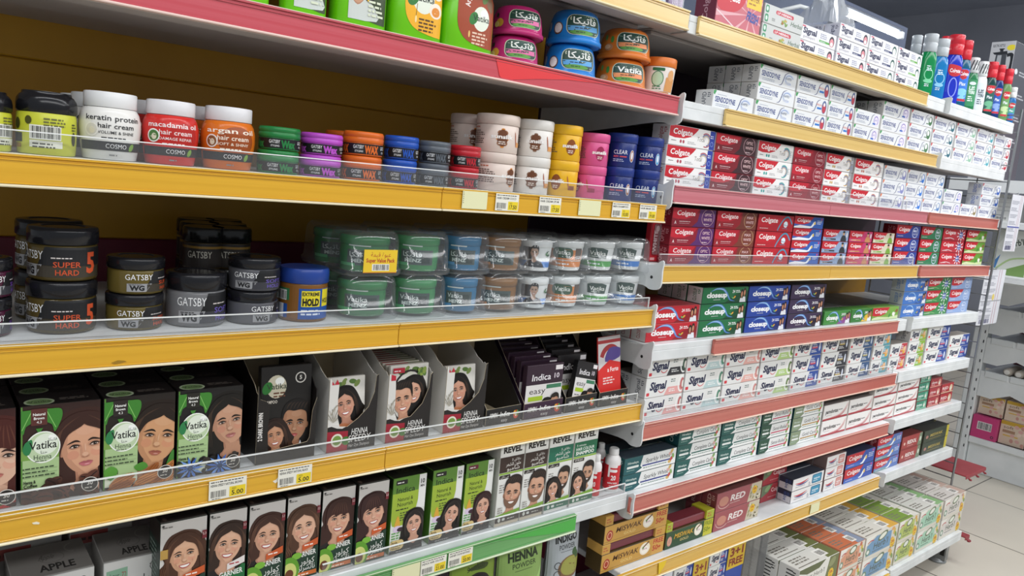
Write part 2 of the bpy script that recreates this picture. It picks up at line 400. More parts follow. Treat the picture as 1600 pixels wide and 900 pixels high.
LR = {R_RED: 'f0d2c8', R_PINK: 'eccfc8', R_BRICK: 'ecc8b4', R_GREEN: 'd8e2c2', R_YEL_LIT: 'f0e2b8'}
ZA = [.352, .188, -.026, -.242, -.445, -.645]; ZB = [.350, .186, .015, -.151, -.321, -.492, -.656, -.836]; ZBASE = -1.13
gs = 'shelves of the long shelving unit'
shelf('top left shelf with brightly lit yellow price strip, above the hammam cream tubs', XA0, XA1, ZA[0], rails=[(XA0, XA1, R_YEL_LIT)], group=gs, lips=LR)
s1 = shelf('shelf with red price strip under the green shampoo bottles', XA0, XA1, ZA[1], rails=[(XA0, XA1, R_RED)], group=gs, lips=LR)
q = MB(); ins = [(.742-.4315, -.004), (1.01-.4315, -.005), (.9-.4315, -.0125), (.83-.4315, -.022), (.775-.4315, -.0315), (.764-.4315, -.033), (.752-.4315, -.030)]
q.prism(ins, -.0084, -.0078, 'e0393d', 'y'); q.build('loose_red_strip', s1)
shelf('shelf with yellow price strip under the hair cream and wax jars', XA0, XA1, ZA[2], rails=[(XA0, .66, R_YEL), (.661, XA1, R_YEL)], guard=[(.07, XA1-.004, .026)], group=gs, lips=LR)
shelf('shelf with yellow price strip under the hair gel jars', XA0, XA1, ZA[3], rails=[(XA0, .60, R_YEL), (.601, XA1, R_YEL)], guard=[(XA0+.01, XA1-.006, .024)], br='r', group=gs, lips=LR)
shelf('shelf with yellow price strip under the henna boxes and sachet trays', XA0, XA1, ZA[4], rails=[(XA0, .592, R_YEL), (.593, XA1, R_YEL)], guard=[(XA0+.01, XA1-.006, .022)], br='r', group=gs, lips=LR)
shelf('shelf with green price strip under the hair colour boxes', XA0, XA1, ZA[5], rails=[(.02, 1.045, R_GREEN)], guard=[(.5, XA1-.01, .022)], group=gs, lips=LR, rz=-.012)
s5 = bpy.data.objects['shelf.005']; q = MB(); q.prism([(1.0445-.4315, -.0165), (1.0445-.4315, -.0445), (1.0-.4315, -.041), (.95-.4315, -.034), (.88-.4315, -.0235), (.82-.4315, -.0170)], -.0084, -.0078, '4fae4a', 'y'); q.build('loose_green_strip', s5)
gb = [('top middle shelf with brightly lit yellow price strip under small white cartons', [(1.236, 2.297, R_YEL_LIT)], None, ''),
 ('middle shelf with brightly lit yellow price strip under the blue wave white cartons', [(1.362, 2.43, R_YEL_LIT)], None, 'l'),
 ('middle shelf with dusty pink price strip just below the white wave cartons', [(1.224, 1.85, R_PINK), (1.851, 2.434, R_PINK)], [(1.224, 2.3, .026)], 'l'),
 ('middle shelf with yellow price strip under the red cartons', [(1.214, 1.9, R_YEL2), (1.901, 2.43, R_YEL2)], [(1.214, 2.41, .024)], 'l'),
 ('middle shelf with brick red strip starting a quarter along its front', [(1.432, 2.362, R_BRICK)], None, 'l'),
 ('middle shelf with brick red strip under the smile logo cartons', [(1.216, 2.41, R_BRICK)], [(1.216, 2.40, .026)], 'l'),
 ('middle shelf with brick red strip under the green and white cartons', [(1.206, 1.8, R_BRICK), (1.801, 2.418, R_BRICK)], None, 'l'),
 ('low middle shelf with amber strip under the gold window cartons', [(1.198, 2.42, R_YEL2)], None, '')]
for i, (lb, rl, gd, br) in enumerate(gb): shelf(lb, XB0, XB1, ZB[i], rails=rl, guard=gd, br=br, group=gs, lips=LR)
gc = [('plain white top right shelf holding the mouthwash bottles', []), ('plain white far right shelf, second from the top', []), ('far right shelf with orange red strip, third from the top', [(XC0+.004, XC1, R_BRICK)]),
 ('far right shelf with orange red strip, fourth from the top', [(XC0+.004, XC1, R_BRICK)]), ('plain white far right shelf, fifth from the top', []), ('plain white far right shelf under smile logo cartons', []),
 ('plain white far right shelf under small green and red cartons', []), ('plain white far right shelf, the lowest above the base', [])]
for i, (lb, rl) in enumerate(gc): shelf(lb, XC0, XC1, ZB[i], rails=rl, br='e' if i in (0, 1, 4, 6, 7) else '', group=gs, lips=LR)
shelf('deep base shelf with amber strip in the middle bay', XB0, XB1, ZBASE, yl=-.08, rails=[(1.5, 2.42, R_YEL2)], group=gs, lips=LR)
shelf('deep white base shelf of the far right bay', XC0, XC1, ZBASE, yl=-.08, group=gs)
shelf('low left shelf under the powder pouches', XA0, XA1, -.91, group=gs)
for sn, pts, col in (('shelf.003', ((174, 567), (184, 563), (194, 563.5), (198, 565), (188, 567.5), (178, 569)), 'a07a22'), ('shelf.004', ((50, 817), (57, 815), (62, 816.5), (61, 819), (52, 819)), 'f0ead0'), ('shelf.004', ((426, 752), (432, 749), (434, 746), (437, 750), (430, 755)), 'efe9da')):
    o = bpy.data.objects[sn]; q = MB(); P = [at(px, py, -.0076) for px, py in pts]; q.prism([(p.x-o.location.x, p.z-(o.location.z-ZC)) for p in P], -.0080, -.0076, col, 'y'); q.build('rail_mark', o)
# frame: back panels, uprights, feet, wire end
MUST = noisy('mustard_back_panel', 'c08a14', 'cc961c', (5, 5, 5), .45); MARO = noisy('maroon_back_panel', '6e2436', '7a2c3e', (5, 5, 5), .45); PLUM = noisy('dark_plum_back_panel', '4a3140', '533848', (5, 5, 5), .5); SLT = noisy('slate_top_panel', '38435a', '3f4a62', (5, 5, 5), .55)
GP = 'back panels and posts of the long shelving unit'
def panel(x0, x1, z0, z1, mt, lb): tag(MB().bbox(x0, x1, YB+.001, YB+.018, z0+.0004, z1-.0004, mt, .0022).build('back_panel'), lb, 'panel', GP)
for z0, z1, mt, lb in ((-1.14, -.45, MARO, 'maroon back panel behind the hair colour boxes, lowest on the left'), (-.45, -.168, MARO, 'maroon back panel behind the gel jars'), (-.168, .1105, MUST, 'mustard back panel behind the cream jars, below the dark groove'), (.1105, .36, MUST, 'mustard back panel above the groove, under the red strip shelf'), (.36, .71, SLT, 'slate back panel above the brightly lit yellow strip at top left')): panel(XA0, XA1+.004, z0, z1, mt, lb)
for z0, z1, mt, lb in ((-1.14, -.50, MARO, 'maroon back panel of the middle bay behind the green and white cartons'), (-.50, -.235, MUST, 'mustard back panel of the middle bay behind the bold word cartons'), (-.235, -.18, MUST, 'narrow mustard strip panel above the bold word cartons'), (-.18, .10, PLUM, 'dark plum back panel of the middle bay behind the red cartons'), (.10, .36, PLUM, 'dark plum back panel of the middle bay behind the blue wave cartons'), (.36, .71, SLT, 'slate back panel of the middle bay behind the tube lamp')): panel(XB0-.004, XB1, z0, z1, mt, lb)
for z0, z1, mt, lb in ((-1.14, -.50, MARO, 'maroon back panel of the far right bay near the floor'), (-.50, -.25, MUST, 'mustard back panel of the far right bay'), (-.25, .05, PLUM, 'lower dark plum back panel of the far right bay'), (.05, .36, PLUM, 'upper dark plum back panel of the far right bay'), (.36, .71, SLT, 'slate back panel behind the mouthwash bottles')): panel(XC0-.006, XC1, z0, z1, mt, lb)
for x, lb in ((XA0, 'steel post at the left end of the unit'), (XA1+.005, 'steel post between the jar shelves and the carton shelves'), (XB1+.005, 'steel post between the middle bay and the far right bay'), (XC1-.014, 'white steel post and foot at the right end of the unit')):
    g = thing('upright_post', lb, 'post', (x, YB+.04, -.3), 0, GP)
    u = MB(); u.bbox(-.014, .014, -.02, .02, FL+.32, 1.0, WHITE if x > 3 else GREYM, .003)
    for k in range(36): u.box(-.004, .004, -.0205, -.0202, -.8+k*.05, -.785+k*.05, '2a2a2a')
    u.build('post', g)
    f = MB(); y0 = -(YB+.04); q = FL+.3; f.prism([(y0-.05, q+.012), (y0-.05, q+.09), (y0+.44, q+.10), (y0+.44, q+.012)], -.013, .013, GREYM, 'x')
    for yy in (y0-.02, y0+.4): f.lathe([(.03, q+.0005), (.032, q+.004), (.028, q+.010), (.012, q+.014), (.012, q+.03)], GREYM, 0, yy, 20)
    f.box(-.0135, -.013, y0-.045, y0-.03, q+.03, q+.08, '202020'); f.build('foot', g)
wm = m('8f9294', .3, .7); wg = MB()
wg.tube([(3.032, -.012, .40), (3.032, -.012, -.98)], .0042, wm); wg.tube([(3.032, .41, .40), (3.032, .41, -.98)], .0042, wm)
for k in range(24): wg.tube([(3.032, -.012, .38-k*.058), (3.032, .41, .38-k*.058)], .0022, wm, 6)
for y in (.09, .195, .30): wg.tube([(3.036, y, .38), (3.036, y, -.954)], .0022, wm, 6)
tag(wg.build('wire_panel'), 'grey wire grid panel closing the right end of the shelving unit', 'wire panel')
# red end shelves hooked outside the wire panel
for z, y0, y1, x1, lb in ((-.93, -.055, .05, 3.235, 'small red steel shelf on the end of the unit, upper one above the floor'), (-1.155, -.09, -.03, 3.08, 'small red steel shelf on the end of the unit, beside the base shelf')):
    RM = noisy('red_painted_steel', '8c3238', '983c42', (9, 9, 9), .4)
    t = thing('end_shelf', lb, 'shelf', (3.04, 0, z), 0, 'red end shelves')
    b = MB(); b.bbox(0, x1-3.04, y0, y1+.35, -.006, 0, RM, .002); b.bbox(0, x1-3.04, y0, y0+.003, -.014, -.005, RM, .001); b.build('plate', t)
    for k in range(3):
        xx = .03+k*(x1-3.04-.05)/2
        MB().tube([(xx, y0+.004, -.012), (xx, y0-.004, -.02), (xx, y0-.008, -.018)], .004, RM).build('hook', t)
# tube lamp under the top header
t = thing('tube_lamp', 'lit white tube lamp behind the small white cartons on top', 'lamp', (2.47, .27, .60))
MB().tube([(-.19, 0, 0), (.17, 0, 0)], .0105, emis('lamp_tube_glow', 'f4faff', 13), 14).build('tube', t)
b = MB(); b.bbox(-.21, .19, -.004, .012, .0125, .022, '4a505c', .002); b.bbox(-.21, -.192, -.011, .011, -.012, .0124, 'c8ccd0', .003); b.bbox(.172, .19, -.011, .011, -.012, .0124, 'c8ccd0', .003); b.build('housing', t)
MB().tube([(-.36, .03, -.02), (-.40, .03, -.022), (-.445, .06, -.04), (-.46, .145, -.07)], .006, WHITE).build('arm', t)
MB().bbox(-.03, .01, .0125, .149, .016, .0205, '4a505c', .001).build('mounting_plate', t)
# ------------------------------------------------------------------ artwork printed on the cartons
RED, NAVY = 'c4202e', '1d2f6f'
def swoosh(A, col=RED, y=.36, wx=.62): 
    W = A.W; A.poly([(0, 1), (wx*W, 1), ((wx-.05)*W, .8), ((wx-.15)*W, y+.16), ((wx-.3)*W, y+.02), (.12*W, y), (0, y+.06)], col)
def heads(A, x, y, s, cols=('1c1512', '2a1d18')):
    for i, (dx, dy) in enumerate(((0, -.05), (.32*s, .05))):
        X, Y = x+dx, y+dy*s
        A.poly([(X-.22*s, Y-.75*s), (X-.14*s, Y-.35*s), (X+.14*s, Y-.35*s), (X+.24*s, Y-.75*s)], 'e4e6ea')
        A.ell(X, Y, .17*s, .3*s, cols[i]); A.ell(X+.01*s, Y-.06*s, .105*s, .2*s, 'c68a6a'); A.rect(X-.04*s, Y-.36*s, .08*s, .14*s, 'b97c5e')
def sens(acc, kind=0, tagc='3f9a58'):
    def f(w, h):
        A = Art(w, h, 'e3e5e7'); W = A.W
        A.poly([(0, 1), (.07*W, 1), (.03*W, .74), (0, .80)], tagc)
        A.text('SENSODYNE', .05*W, .39, .30, '1c3680', .49*W, b=.028)
        A.micro(.1*W, .78, .3*W, 1, .07, '9aa3b4'); A.micro(.08*W, .24, .42*W, 2, .09, '9aa3b4', 4)
        A.stroke([(.52*W, .06), (.60*W, .16), (.64*W, .45), (.68*W, .78), (.78*W, .95)], .075, NAVY, 6, True)
        if kind == 0:
            for i, r in enumerate((1, .82, .6)): A.ring(.80*W, .52, .13*W*r, .30*r, .05, ('c9d3ea', '8ea4d0', 'dfe4f0')[i], 20, 300)
            A.text('RAPID', .69*W, .50, .15, '54627f', .17*W, b=.01, sh=.2); A.rect(.70*W, .24, .13*W, .12, acc)
        elif kind == 1:
            A.rect(.68*W, .30, .14*W, .13, '2f78c8'); A.text('FRESH', .66*W, .52, .13, 'd8604a', .17*W)
            A.ell(.90*W, .5, .075*W, .42, '5c6f9b'); A.ell(.90*W, .42, .055*W, .30, acc); A.ell(.90*W, .66, .03*W, .12, 'f4e8e6')
        elif kind == 2:
            A.ell(.86*W, .5, .12*W, .40, 'e6dff2'); A.ring(.85*W, .5, .085*W, .29, .06, acc, -60, 250); A.text('24/7', .78*W, .46, .12, '5c5aa0', .12*W); A.rect(.72*W, .2, .12*W, .11, '3d6cc0')
        else:
            A.ell(.88*W, .48, .085*W, .36, acc); A.ell(.87*W, .58, .05*W, .2, 'f3f4f4'); A.micro(.70*W, .62, .12*W, 2, .1, '8a93a5')
            A.rect(.70*W, .2, .16*W, .07, acc)
        return A
    return f
def total(acc, end=None, dark='3a3a3a'):
    def f(w, h):
        A = Art(w, h, 'f0eeec'); W = A.W; swoosh(A)
        A.text('Colgate', .07*W, .56, .30, 'f4f2f0', .42*W, b=.02, sh=.12)
        A.text('Total', .60*W, .36, .24, '7b746e', .17*W, sh=.1)
        for i, c in enumerate((acc, '5b6d9e', 'c9b39a')): A.ring(.80*W, .46, (.11-.02*i)*W, .36-.07*i, .06, c, -110+30*i, 130+20*i)
        A.micro(.05*W, .20, .14*W, 1, .07, dark); A.ell(.25*W, .21, .022*W, .09, acc); A.ell(.31*W, .21, .022*W, .09, acc); A.micro(.40*W, .22, .2*W, 2, .08, 'b0aeb0'); A.micro(.88*W, .62, .1*W, 4, .1, 'b4b2b4', 6)
        if end: A.rect(.885*W, 0, .2*W, 1, end); A.micro(.90*W, .70, .08*W, 2, .1, 'dfe4f4', 3); A.ring(.94*W, .3, .03*W, .12, .03, '8fa5e0')
        return A
    return f
def optic(bg, panel, t2='WHITE', t1='OPTIC', pc='c9a0a6'):
    def f(w, h):
        A = Art(w, h, bg); W = A.W; swoosh(A, 'c01e30', .40, .60)
        A.poly([(.62*W, 1), (W, 1), (W, 0), (.46*W, 0), (.58*W, .3)], panel)
        A.text('Colgate', .09*W, .62, .27, 'f2e2e2', .42*W, b=.02, sh=.12)
        A.ell(.82*W, .55, .15*W, .50, pc); A.ell(.82*W, .55, .14*W, .47, panel)
        A.text(t1, .82*W, .64, .17, 'eec9c9', .17*W, 'c', .01); A.text(t2, .82*W, .36, .17, 'eec9c9', .20*W, 'c', .01); A.micro(.74*W, .16, .16*W, 1, .09, 'e0c8cc')
        A.text('A', .05*W, .12, .18, 'f0dede', b=.02); A.micro(.16*W, .26, .34*W, 1, .06, 'eee0e0'); A.micro(.16*W, .16, .26*W, 1, .05, 'd0a8ac', 5)
        return A
    return f
def colg(bg, pic, c2='f0f0f4', sw=RED):
    def f(w, h):
        A = Art(w, h, bg); W = A.W
        A.poly([(0, 0), (W, 0), (W, .28), (.6*W, .16), (.2*W, .26), (0, .12)], c2 if pic in (1, 4) else bg)
        swoosh(A, sw, .30, .64)
        A.text('Colgate', .08*W, .54, .31, 'f6f2f0', .46*W, b=.02, sh=.12)
        if pic == 0:      # tooth and mint wave
            A.stroke([(.56*W, .05), (.62*W, .4), (.74*W, .85), (.86*W, .9), (.97*W, .5)], .10, c2, 6); A.ell(.78*W, .46, .06*W, .2, 'dfeef6'); A.text('Maxi', .72*W, .35, .12, '27507c', .13*W); A.micro(.7*W, .18, .2*W, 1, .07, c2)
        elif pic == 1:    # toothpaste squirt on blue
            A.poly([(.55*W, 0), (.75*W, 1), (W, 1), (W, 0)], bg); A.poly([(.5*W, .1), (.58*W, .2), (.66*W, .55), (.72*W, .62), (.68*W, .3), (.6*W, .05)], 'eef2f6', 3); A.ell(.70*W, .46, .03*W, .13, 'e8c45a'); A.micro(.78*W, .66, .18*W, 3, .13, 'd7e0f2', 2); A.ell(.93*W, .85, .025*W, .08, 'd8467e')
        elif pic == 2:    # starburst
            for i in range(9):
                a = i*.698; A.poly([(.80*W, .5), (.80*W+.85*math.cos(a-.09), .5+.5*math.sin(a-.09)), (.80*W+.85*math.cos(a+.09), .5+.5*math.sin(a+.09))], 'f0eef2')
            A.ell(.80*W, .5, .085*W, .28, '35539c'); A.text('MAX', .80*W, .48, .17, 'f2f2fa', .13*W, 'c', .02); A.text('FRESH', .80*W, .28, .13, 'dfe6ff', .14*W, 'c', .01); A.stroke([(.1*W, .14), (.3*W, .22), (.5*W, .12)], .05, c2, 5)
        elif pic == 3:    # child in a plain suit
            A.ell(.80*W, .72, .045*W, .18, 'caa07e'); A.poly([(.70*W, 0), (.73*W, .45), (.80*W, .55), (.88*W, .45), (.92*W, 0)], c2, 3); A.ell(.80*W, .86, .05*W, .10, '2a2420'); A.ell(.93*W, .6, .03*W, .24, 'e6e2e6'); A.rect(.10*W, .10, .4*W, .13, c2)
        elif pic == 4:    # leaves
            for i, (x, y, r) in enumerate(((.66, .3, .5), (.74, .6, -.3), (.84, .35, .9), (.92, .66, .2))): A.ell(x*W, y, .05*W, .14, ('3f8f3c', '6fae42', 'e7e2d6', '8a5a36')[i], rot=r)
            A.ell(.8*W, .42, .04*W, .16, 'f2efe8')
        elif pic == 5:    # silver cap text
            A.text('MAX', .79*W, .5, .2, 'e6ecfa', .16*W, 'c', .02); A.text('WHITE', .79*W, .26, .16, 'e6ecfa', .18*W, 'c'); A.ring(.79*W, .46, .12*W, .4, .06, 'cfd8ee', 0, 360)
        A.micro(.06*W, .14, .3*W, 1, .07, 'f0e2e0', 8)
        return A
    return f
def closeup(bg, dk):
    def f(w, h):
        A = Art(w, h, bg); W = A.W
        A.poly([(.5*W, 0), (.7*W, .5), (W, .75), (W, 0)], dk)
        A.stroke([(.16*W, .72), (.28*W, .9), (.42*W, .88), (.52*W, .6), (.60*W, .2), (.72*W, .08)], .17, '4f7fc4', 6, True); A.stroke([(.2*W, .78), (.3*W, .92), (.44*W, .84), (.53*W, .52), (.60*W, .2)], .06, 'a9cdee', 6, True)
        A.text('closeup', .09*W, .36, .33, 'f6f6f6', .44*W, b=.045)
        A.text('24', .64*W, .62, .2, 'f2f2f2', b=.02, sh=.1); A.micro(.72*W, .74, .12*W, 2, .1, 'f2f2f2'); A.micro(.24*W, .2, .2*W, 1, .07, 'dadada'); A.ell(.70*W, .34, .03*W, .06, 'e0a83c', rot=.5); A.ell(.66*W, .3, .025*W, .05, '64b070', rot=-.4)
        heads(A, .86*W, .62, .9)
        return A
    return f
def signal(acc, dk, kind=0, tagc='d23c46'):
    def f(w, h):
        A = Art(w, h, 'e6e6e3'); W = A.W
        A.poly([(.56*W, 0), (.66*W, 1), (W, 1), (W, 0)], acc if kind else 'e9e8e4')
        if not kind: A.poly([(.50*W, 0), (.58*W, .42), (W, .42), (W, 0)], acc)
        A.text('Signal', .10*W, .38, .42, '1a2046', .42*W, b=.045, sh=.14)
        A.ring(.42*W, .40, .085*W, .22, .045, 'cf3a42', 200, 340, 12); A.rr(.03*W, .08, .075*W, .17, .04, tagc)
        A.micro(.65*W, .78, .16*W, 2, .11, '6b7a78' if not kind else 'e6eaf4'); A.micro(.62*W, .26, .2*W, 2, .10, 'f2f4f2', 4)
        if kind == 0: A.ring(.95*W, .52, .085*W, .42, .09, 'f4f4f0', 70, 290); A.ell(.965*W, .52, .055*W, .32, dk); A.ell(.985*W, .50, .03*W, .2, 'e8e2da')
        else:
            A.rect(.64*W, .40, .2*W, .16, 'c8404c' if kind == 1 else dk); A.ell(.92*W, .5, .03*W, .3, 'dfe6f2'); A.micro(.66*W, .60, .2*W, 2, .11, 'c9d4ee', 9)
            if kind == 3: A.ell(.84*W, .45, .09*W, .3, dk); A.ell(.84*W, .55, .05*W, .16, 'e9c49c'); A.ell(.85*W, .3, .05*W, .1, 'e2b43c')
        return A
    return f
def sgum(bar, pink):
    def f(w, h):
        A = Art(w, h, 'e6e6eb'); W = A.W
        A.text('Signal', .05*W, .46, .40, '23264c', .38*W, b=.045, sh=.05); A.text('gumexpert', .07*W, .16, .19, '7c7280', .33*W); A.rect(.02*W, .86, .09*W, .1, 'c8566a')
        A.rect(.475*W, 0, .008*W, 1, 'd2d2dc'); A.micro(.54*W, .74, .22*W, 3, .13, '8e90a8'); A.rect(.52*W, .20, .30*W, .15, bar); A.micro(.55*W, .24, .2*W, 1, .08, 'e8eaf2')
        A.ell(.88*W, .48, .075*W, .38, '34303a' if pink else '2f5a52'); A.ell(.88*W, .40, .058*W, .30, 'dc8e98' if pink else 'e6efe9'); A.ell(.88*W, .3, .04*W, .15, 'f3e3e4')
        return A
    return f
def himal(name, acc, g='1f5d57', leafc='7ba45a'):
    def f(w, h):
        A = Art(w, h, 'eceeec'); W = A.W
        A.poly([(0, 0), (.40*W, 0), (.30*W, .38), (.34*W, 1), (0, 1)], g); A.poly([(.22*W, 0), (.40*W, .36), (W, .36), (W, 0)], 'f3f4f2'); A.rect(.34*W, .30, .6*W, .09, acc)
        A.rr(.05*W, .34, .22*W, .14, .06, 'e9eee9'); A.text('Himalaya', .06*W, .62, .14, 'd5e4dc', .2*W, b=.02); A.micro(.05*W, .2, .2*W, 1, .08, '9fc0b4')
        A.text(name, .40*W, .50, .28, '2a2c30', .48*W, sh=.1); A.micro(.36*W, .16, .5*W, 1, .11, '6d8a80', 6)
        for i in range(5): A.ell((.88+.03*(i % 3))*W, .2+.17*i, .035*W, .11, (leafc, 'c9564e', '8fb46a', 'e0b6b0', leafc)[i], rot=i)
        return A
    return f
def parod(w, h):
    A = Art(w, h, 'f0ece8'); W = A.W
    A.poly([(0, 0), (W, 0), (W, .12), (0, .12)], 'b23a44'); A.poly([(.02*W, .14), (.7*W, .14), (.92*W, .6), (W, 1), (.02*W, 1)], 'f3f1ee', 0)
    A.stroke([(.3*W, .14), (.66*W, .2), (.86*W, .5), (.97*W, .98)], .10, 'd9a3a2', 6, True); A.stroke([(.4*W, .10), (.72*W, .16), (.90*W, .46), (.99*W, .9)], .06, 'b23a44', 6, True)
    A.text('parodontax', .08*W, .44, .25, '2c2a2c', .52*W, b=.035, sh=.1); A.micro(.62*W, .52, .2*W, 1, .13, '5a5456', 3); A.micro(.12*W, .28, .3*W, 1, .07, 'b9b2b0')
    return A
def small(bg, t, c, deco):
    def f(w, h):
        A = Art(w, h, bg); W = A.W; A.text(t, .08*W, .42, .3, c, .5*W, b=.02); A.ell(.8*W, .5, .13*W, .36, deco); A.ell(.78*W, .42, .07*W, .2, 'e8dfd2'); A.rect(0, .05, W, .1, deco); A.micro(.1*W, .25, .4*W, 1, .1, c); return A
    return f
def burst(A, x, y, r, col='e8c22c', t='20%', tc='b4402c'):
    A.poly([(x+r*(1 if i % 2 else .84)*math.cos(i*.2618), y+r*(1 if i % 2 else .84)*math.sin(i*.2618)) for i in range(24)], col); A.text(t, x, y-.02*r, r*.55, tc, r*1.15, 'c', .03); A.text('OFF', x, y-.62*r, r*.32, tc, r*.7, 'c', .02)
def herbl(bg, acc, off=True):
    def f(w, h):
        A = Art(w, h, 'd9d3c6'); W = A.W
        A.poly([(.05*W, .14), (.80*W, .14), (.80*W, .86), (.32*W, .92), (.05*W, .62)], bg); A.poly([(0, .62), (.30*W, .98), (.42*W, 1), (0, 1)], 'ebe8e0')
        A.ell(.52*W, .80, .15*W, .17, '5d6f4c', rot=.25); A.ell(.52*W, .80, .11*W, .11, 'e6e8dc', rot=.25); A.text("Herb'l", .26*W, .34, .30, '4c5a4a', .44*W, b=.01, sh=.15)
        A.micro(.24*W, .22, .46*W, 1, .08, '5d6662'); A.stroke([(.06*W, .72), (.14*W, .80), (.24*W, .78)], .05, 'b8434a', 4); A.ell(.10*W, .32, .07*W, .16, '6d8f78'); A.ell(.10*W, .32, .04*W, .09, 'e4e7df')
        A.micro(.82*W, .2, .16*W, 3, .1, '5a5a50', 5)
        for i in range(4): A.ell((.84+.05*(i % 3))*W, .9-.16*i, .05*W, .09, (acc, 'd8b84a', '7f9a58', acc)[i], rot=i*1.1)
        if off: burst(A, .88*W, .22, .24)
        return A
    return f
def herbtop(bg, c2):
    def f(w, h):
        A = Art(w, h, bg); W = A.W; A.poly([(.70*W, 0), (.78*W, 1), (W, 1), (W, 0)], c2); A.rect(.62*W, .2, .2*W, .55, 'ece9e2'); A.bars(.65*W, .28, .14*W, .36, '45423e'); A.micro(.08*W, .7, .4*W, 3, .17, '7d786e'); A.rect(.04*W, .12, .5*W, .05, '6f6a60'); return A
    return f
def wherb(w, h):
    A = Art(w, h, 'e4e2da'); W = A.W; A.poly([(0, .86), (.2*W, .70), (.5*W, .74), (.66*W, 1), (0, 1)], '5c6440'); A.poly([(.68*W, 0), (.76*W, 1), (W, 1), (W, 0)], '6f7448'); A.text("Dabur Herb'l", .06*W, .48, .19, '4a4a42', .58*W, sh=.15)
    A.micro(.2*W, .28, .36*W, 2, .1, '8c8a80'); burst(A, .84*W, .26, .22); A.ell(.84*W, .74, .09*W, .16, '8f9468', rot=.5); return A
def redd(w, h):
    A = Art(w, h, 'a2545a'); W = A.W; A.poly([(.70*W, 0), (.76*W, 1), (W, 1), (W, 0)], 'c9bfa8'); A.ell(.16*W, .5, .10*W, .26, 'c98a78'); A.ring(.17*W, .42, .13*W, .3, .04, 'd7b6ae', 180, 330)
    A.text('RED', .30*W, .40, .34, 'eee4e2', .32*W, b=.03, sh=.2); A.micro(.30*W, .26, .3*W, 1, .07, 'd8bcb8')
    rn = random.Random(5)
    for i in range(14): A.ell(rn.uniform(.74, .98)*W, rn.uniform(.05, .95), .025*W, .06, rn.choice(('6f6a48', '8e8a5e', '4f4a38', 'ded6c2')), rot=rn.random()*3, n=8)
    burst(A, .84*W, .62, .25); return A
def redol(w, h):
    A = Art(w, h, 'a13a38'); W = A.W; A.rect(0, .04, W, .05, '7d2c2c'); A.poly([(.8*W, 0), (.86*W, 1), (W, 1), (W, 0)], '75866c'); A.text('REDOL', .26*W, .36, .3, 'f0e6e0', .46*W, b=.03, sh=.2); A.ell(.13*W, .45, .04*W, .12, 'e4c0b0'); A.micro(.28*W, .18, .4*W, 1, .08, 'd8b4ac'); A.ell(.92*W, .5, .04*W, .2, 'd8dccc'); return A
def aqua(c1, c2):
    def f(w, h):
        A = Art(w, h, 'eceaea'); W = A.W; A.stroke([(.08*W, .58), (.22*W, .50), (.36*W, .56), (.50*W, .74)], .16, 'c23a44', 5, True); A.stroke([(.10*W, .44), (.24*W, .38), (.40*W, .44), (.52*W, .60)], .12, '39508f', 5, True)
        A.rr(.62*W, .10, .32*W, .80, .16, c2); A.rr(.65*W, .18, .26*W, .64, .14, c1); A.text('aqua', .78*W, .46, .17, 'f2f4f6', .2*W, 'c', .02); A.micro(.67*W, .3, .2*W, 1, .1, 'f2f4f6'); A.micro(.1*W, .22, .4*W, 1, .09, '6a6a78'); A.micro(.52*W, .3, .07*W, 4, .12, '707088'); return A
    return f
def mirr(w, h):
    A = Art(w, h, 'a8363f'); W = A.W; A.poly([(0, .3), (.3*W, .55), (.45*W, 1), (0, 1)], '6c7a5c', 0); A.ell(.25*W, .78, .12*W, .16, '8fa878', rot=.4); A.text('Colgate', .92*W, .5, .26, 'e9c9c6', .5*W, 'r', .02, -.12); A.micro(.3*W, .2, .5*W, 1, .08, 'd39a98'); return A
def lpherb(w, h):
    A = Art(w, h, 'c9cbc9'); W = A.W
    A.rr(.02*W, .05, .085*W, .42, .1, '3c8f66'); A.rr(.02*W, .55, .085*W, .40, .1, '3c8f66'); A.ell(.062*W, .26, .025*W, .12, 'cfe4d8'); A.ell(.062*W, .76, .025*W, .12, 'cfe4d8')
    A.rr(.28*W, .62, .46*W, .22, .11, 'c2384a'); A.text('LP HERBAL', .32*W, .67, .12, 'f4ecec', .38*W, b=.02)
    for i in range(9): A.ell((.46+.03*(i % 5))*W, .22+.07*(i % 4), .03*W, .06, ('6f9440', 'a9692f', '86b34e', 'b8a24c')[i % 4], rot=i)
    A.text('Herbal', .68*W, .28, .26, '45674c', .3*W, sh=.25); A.micro(.2*W, .3, .1*W, 2, .09, '8d918f'); return A
def wrapcol(w, h):
    A = Art(w, h, 'c76a76'); W = A.W
    for i in range(10):
        a = i*.628+.2; A.poly([(.74*W, .45), (.74*W+1.4*math.cos(a-.06), .45+math.sin(a-.06)), (.74*W+1.4*math.cos(a+.06), .45+math.sin(a+.06))], 'e0a9b0')
    A.poly([(.02*W, .98), (.52*W, .95), (.62*W, .78), (.5*W, .5), (.3*W, .38), (.02*W, .42)], 'c9303e', 3); A.text('Colgate', .06*W, .62, .18, 'f6eeee', .42*W, b=.03, sh=.1)
    A.text('FRESH', .66*W, .34, .2, '3c4f9c', .27*W, b=.04, sh=.1, rot=-.1); A.rect(.64*W, .60, .34*W, .40, 'ecc53c'); A.text('OFFER', .81*W, .76, .13, '8a5a20', .22*W, 'c', .02); A.micro(.68*W, .68, .24*W, 1, .07, 'a8742c'); A.stroke([(0, .35), (.4*W, .1), (.7*W, 0)], .03, 'ecd0d4'); return A
def endart(bg, t, c, tc2=None):
    def f(w, h):
        A = Art(w, h, bg); W = A.W
        if tc2: A.rect(0, .55, W, .45, tc2)
        A.text(t, W*.62, .12, W*.26, c, .76, b=.01, rot=math.pi/2); A.micro(W*.7, .8, W*.2, 3, .1, c); return A
    return f
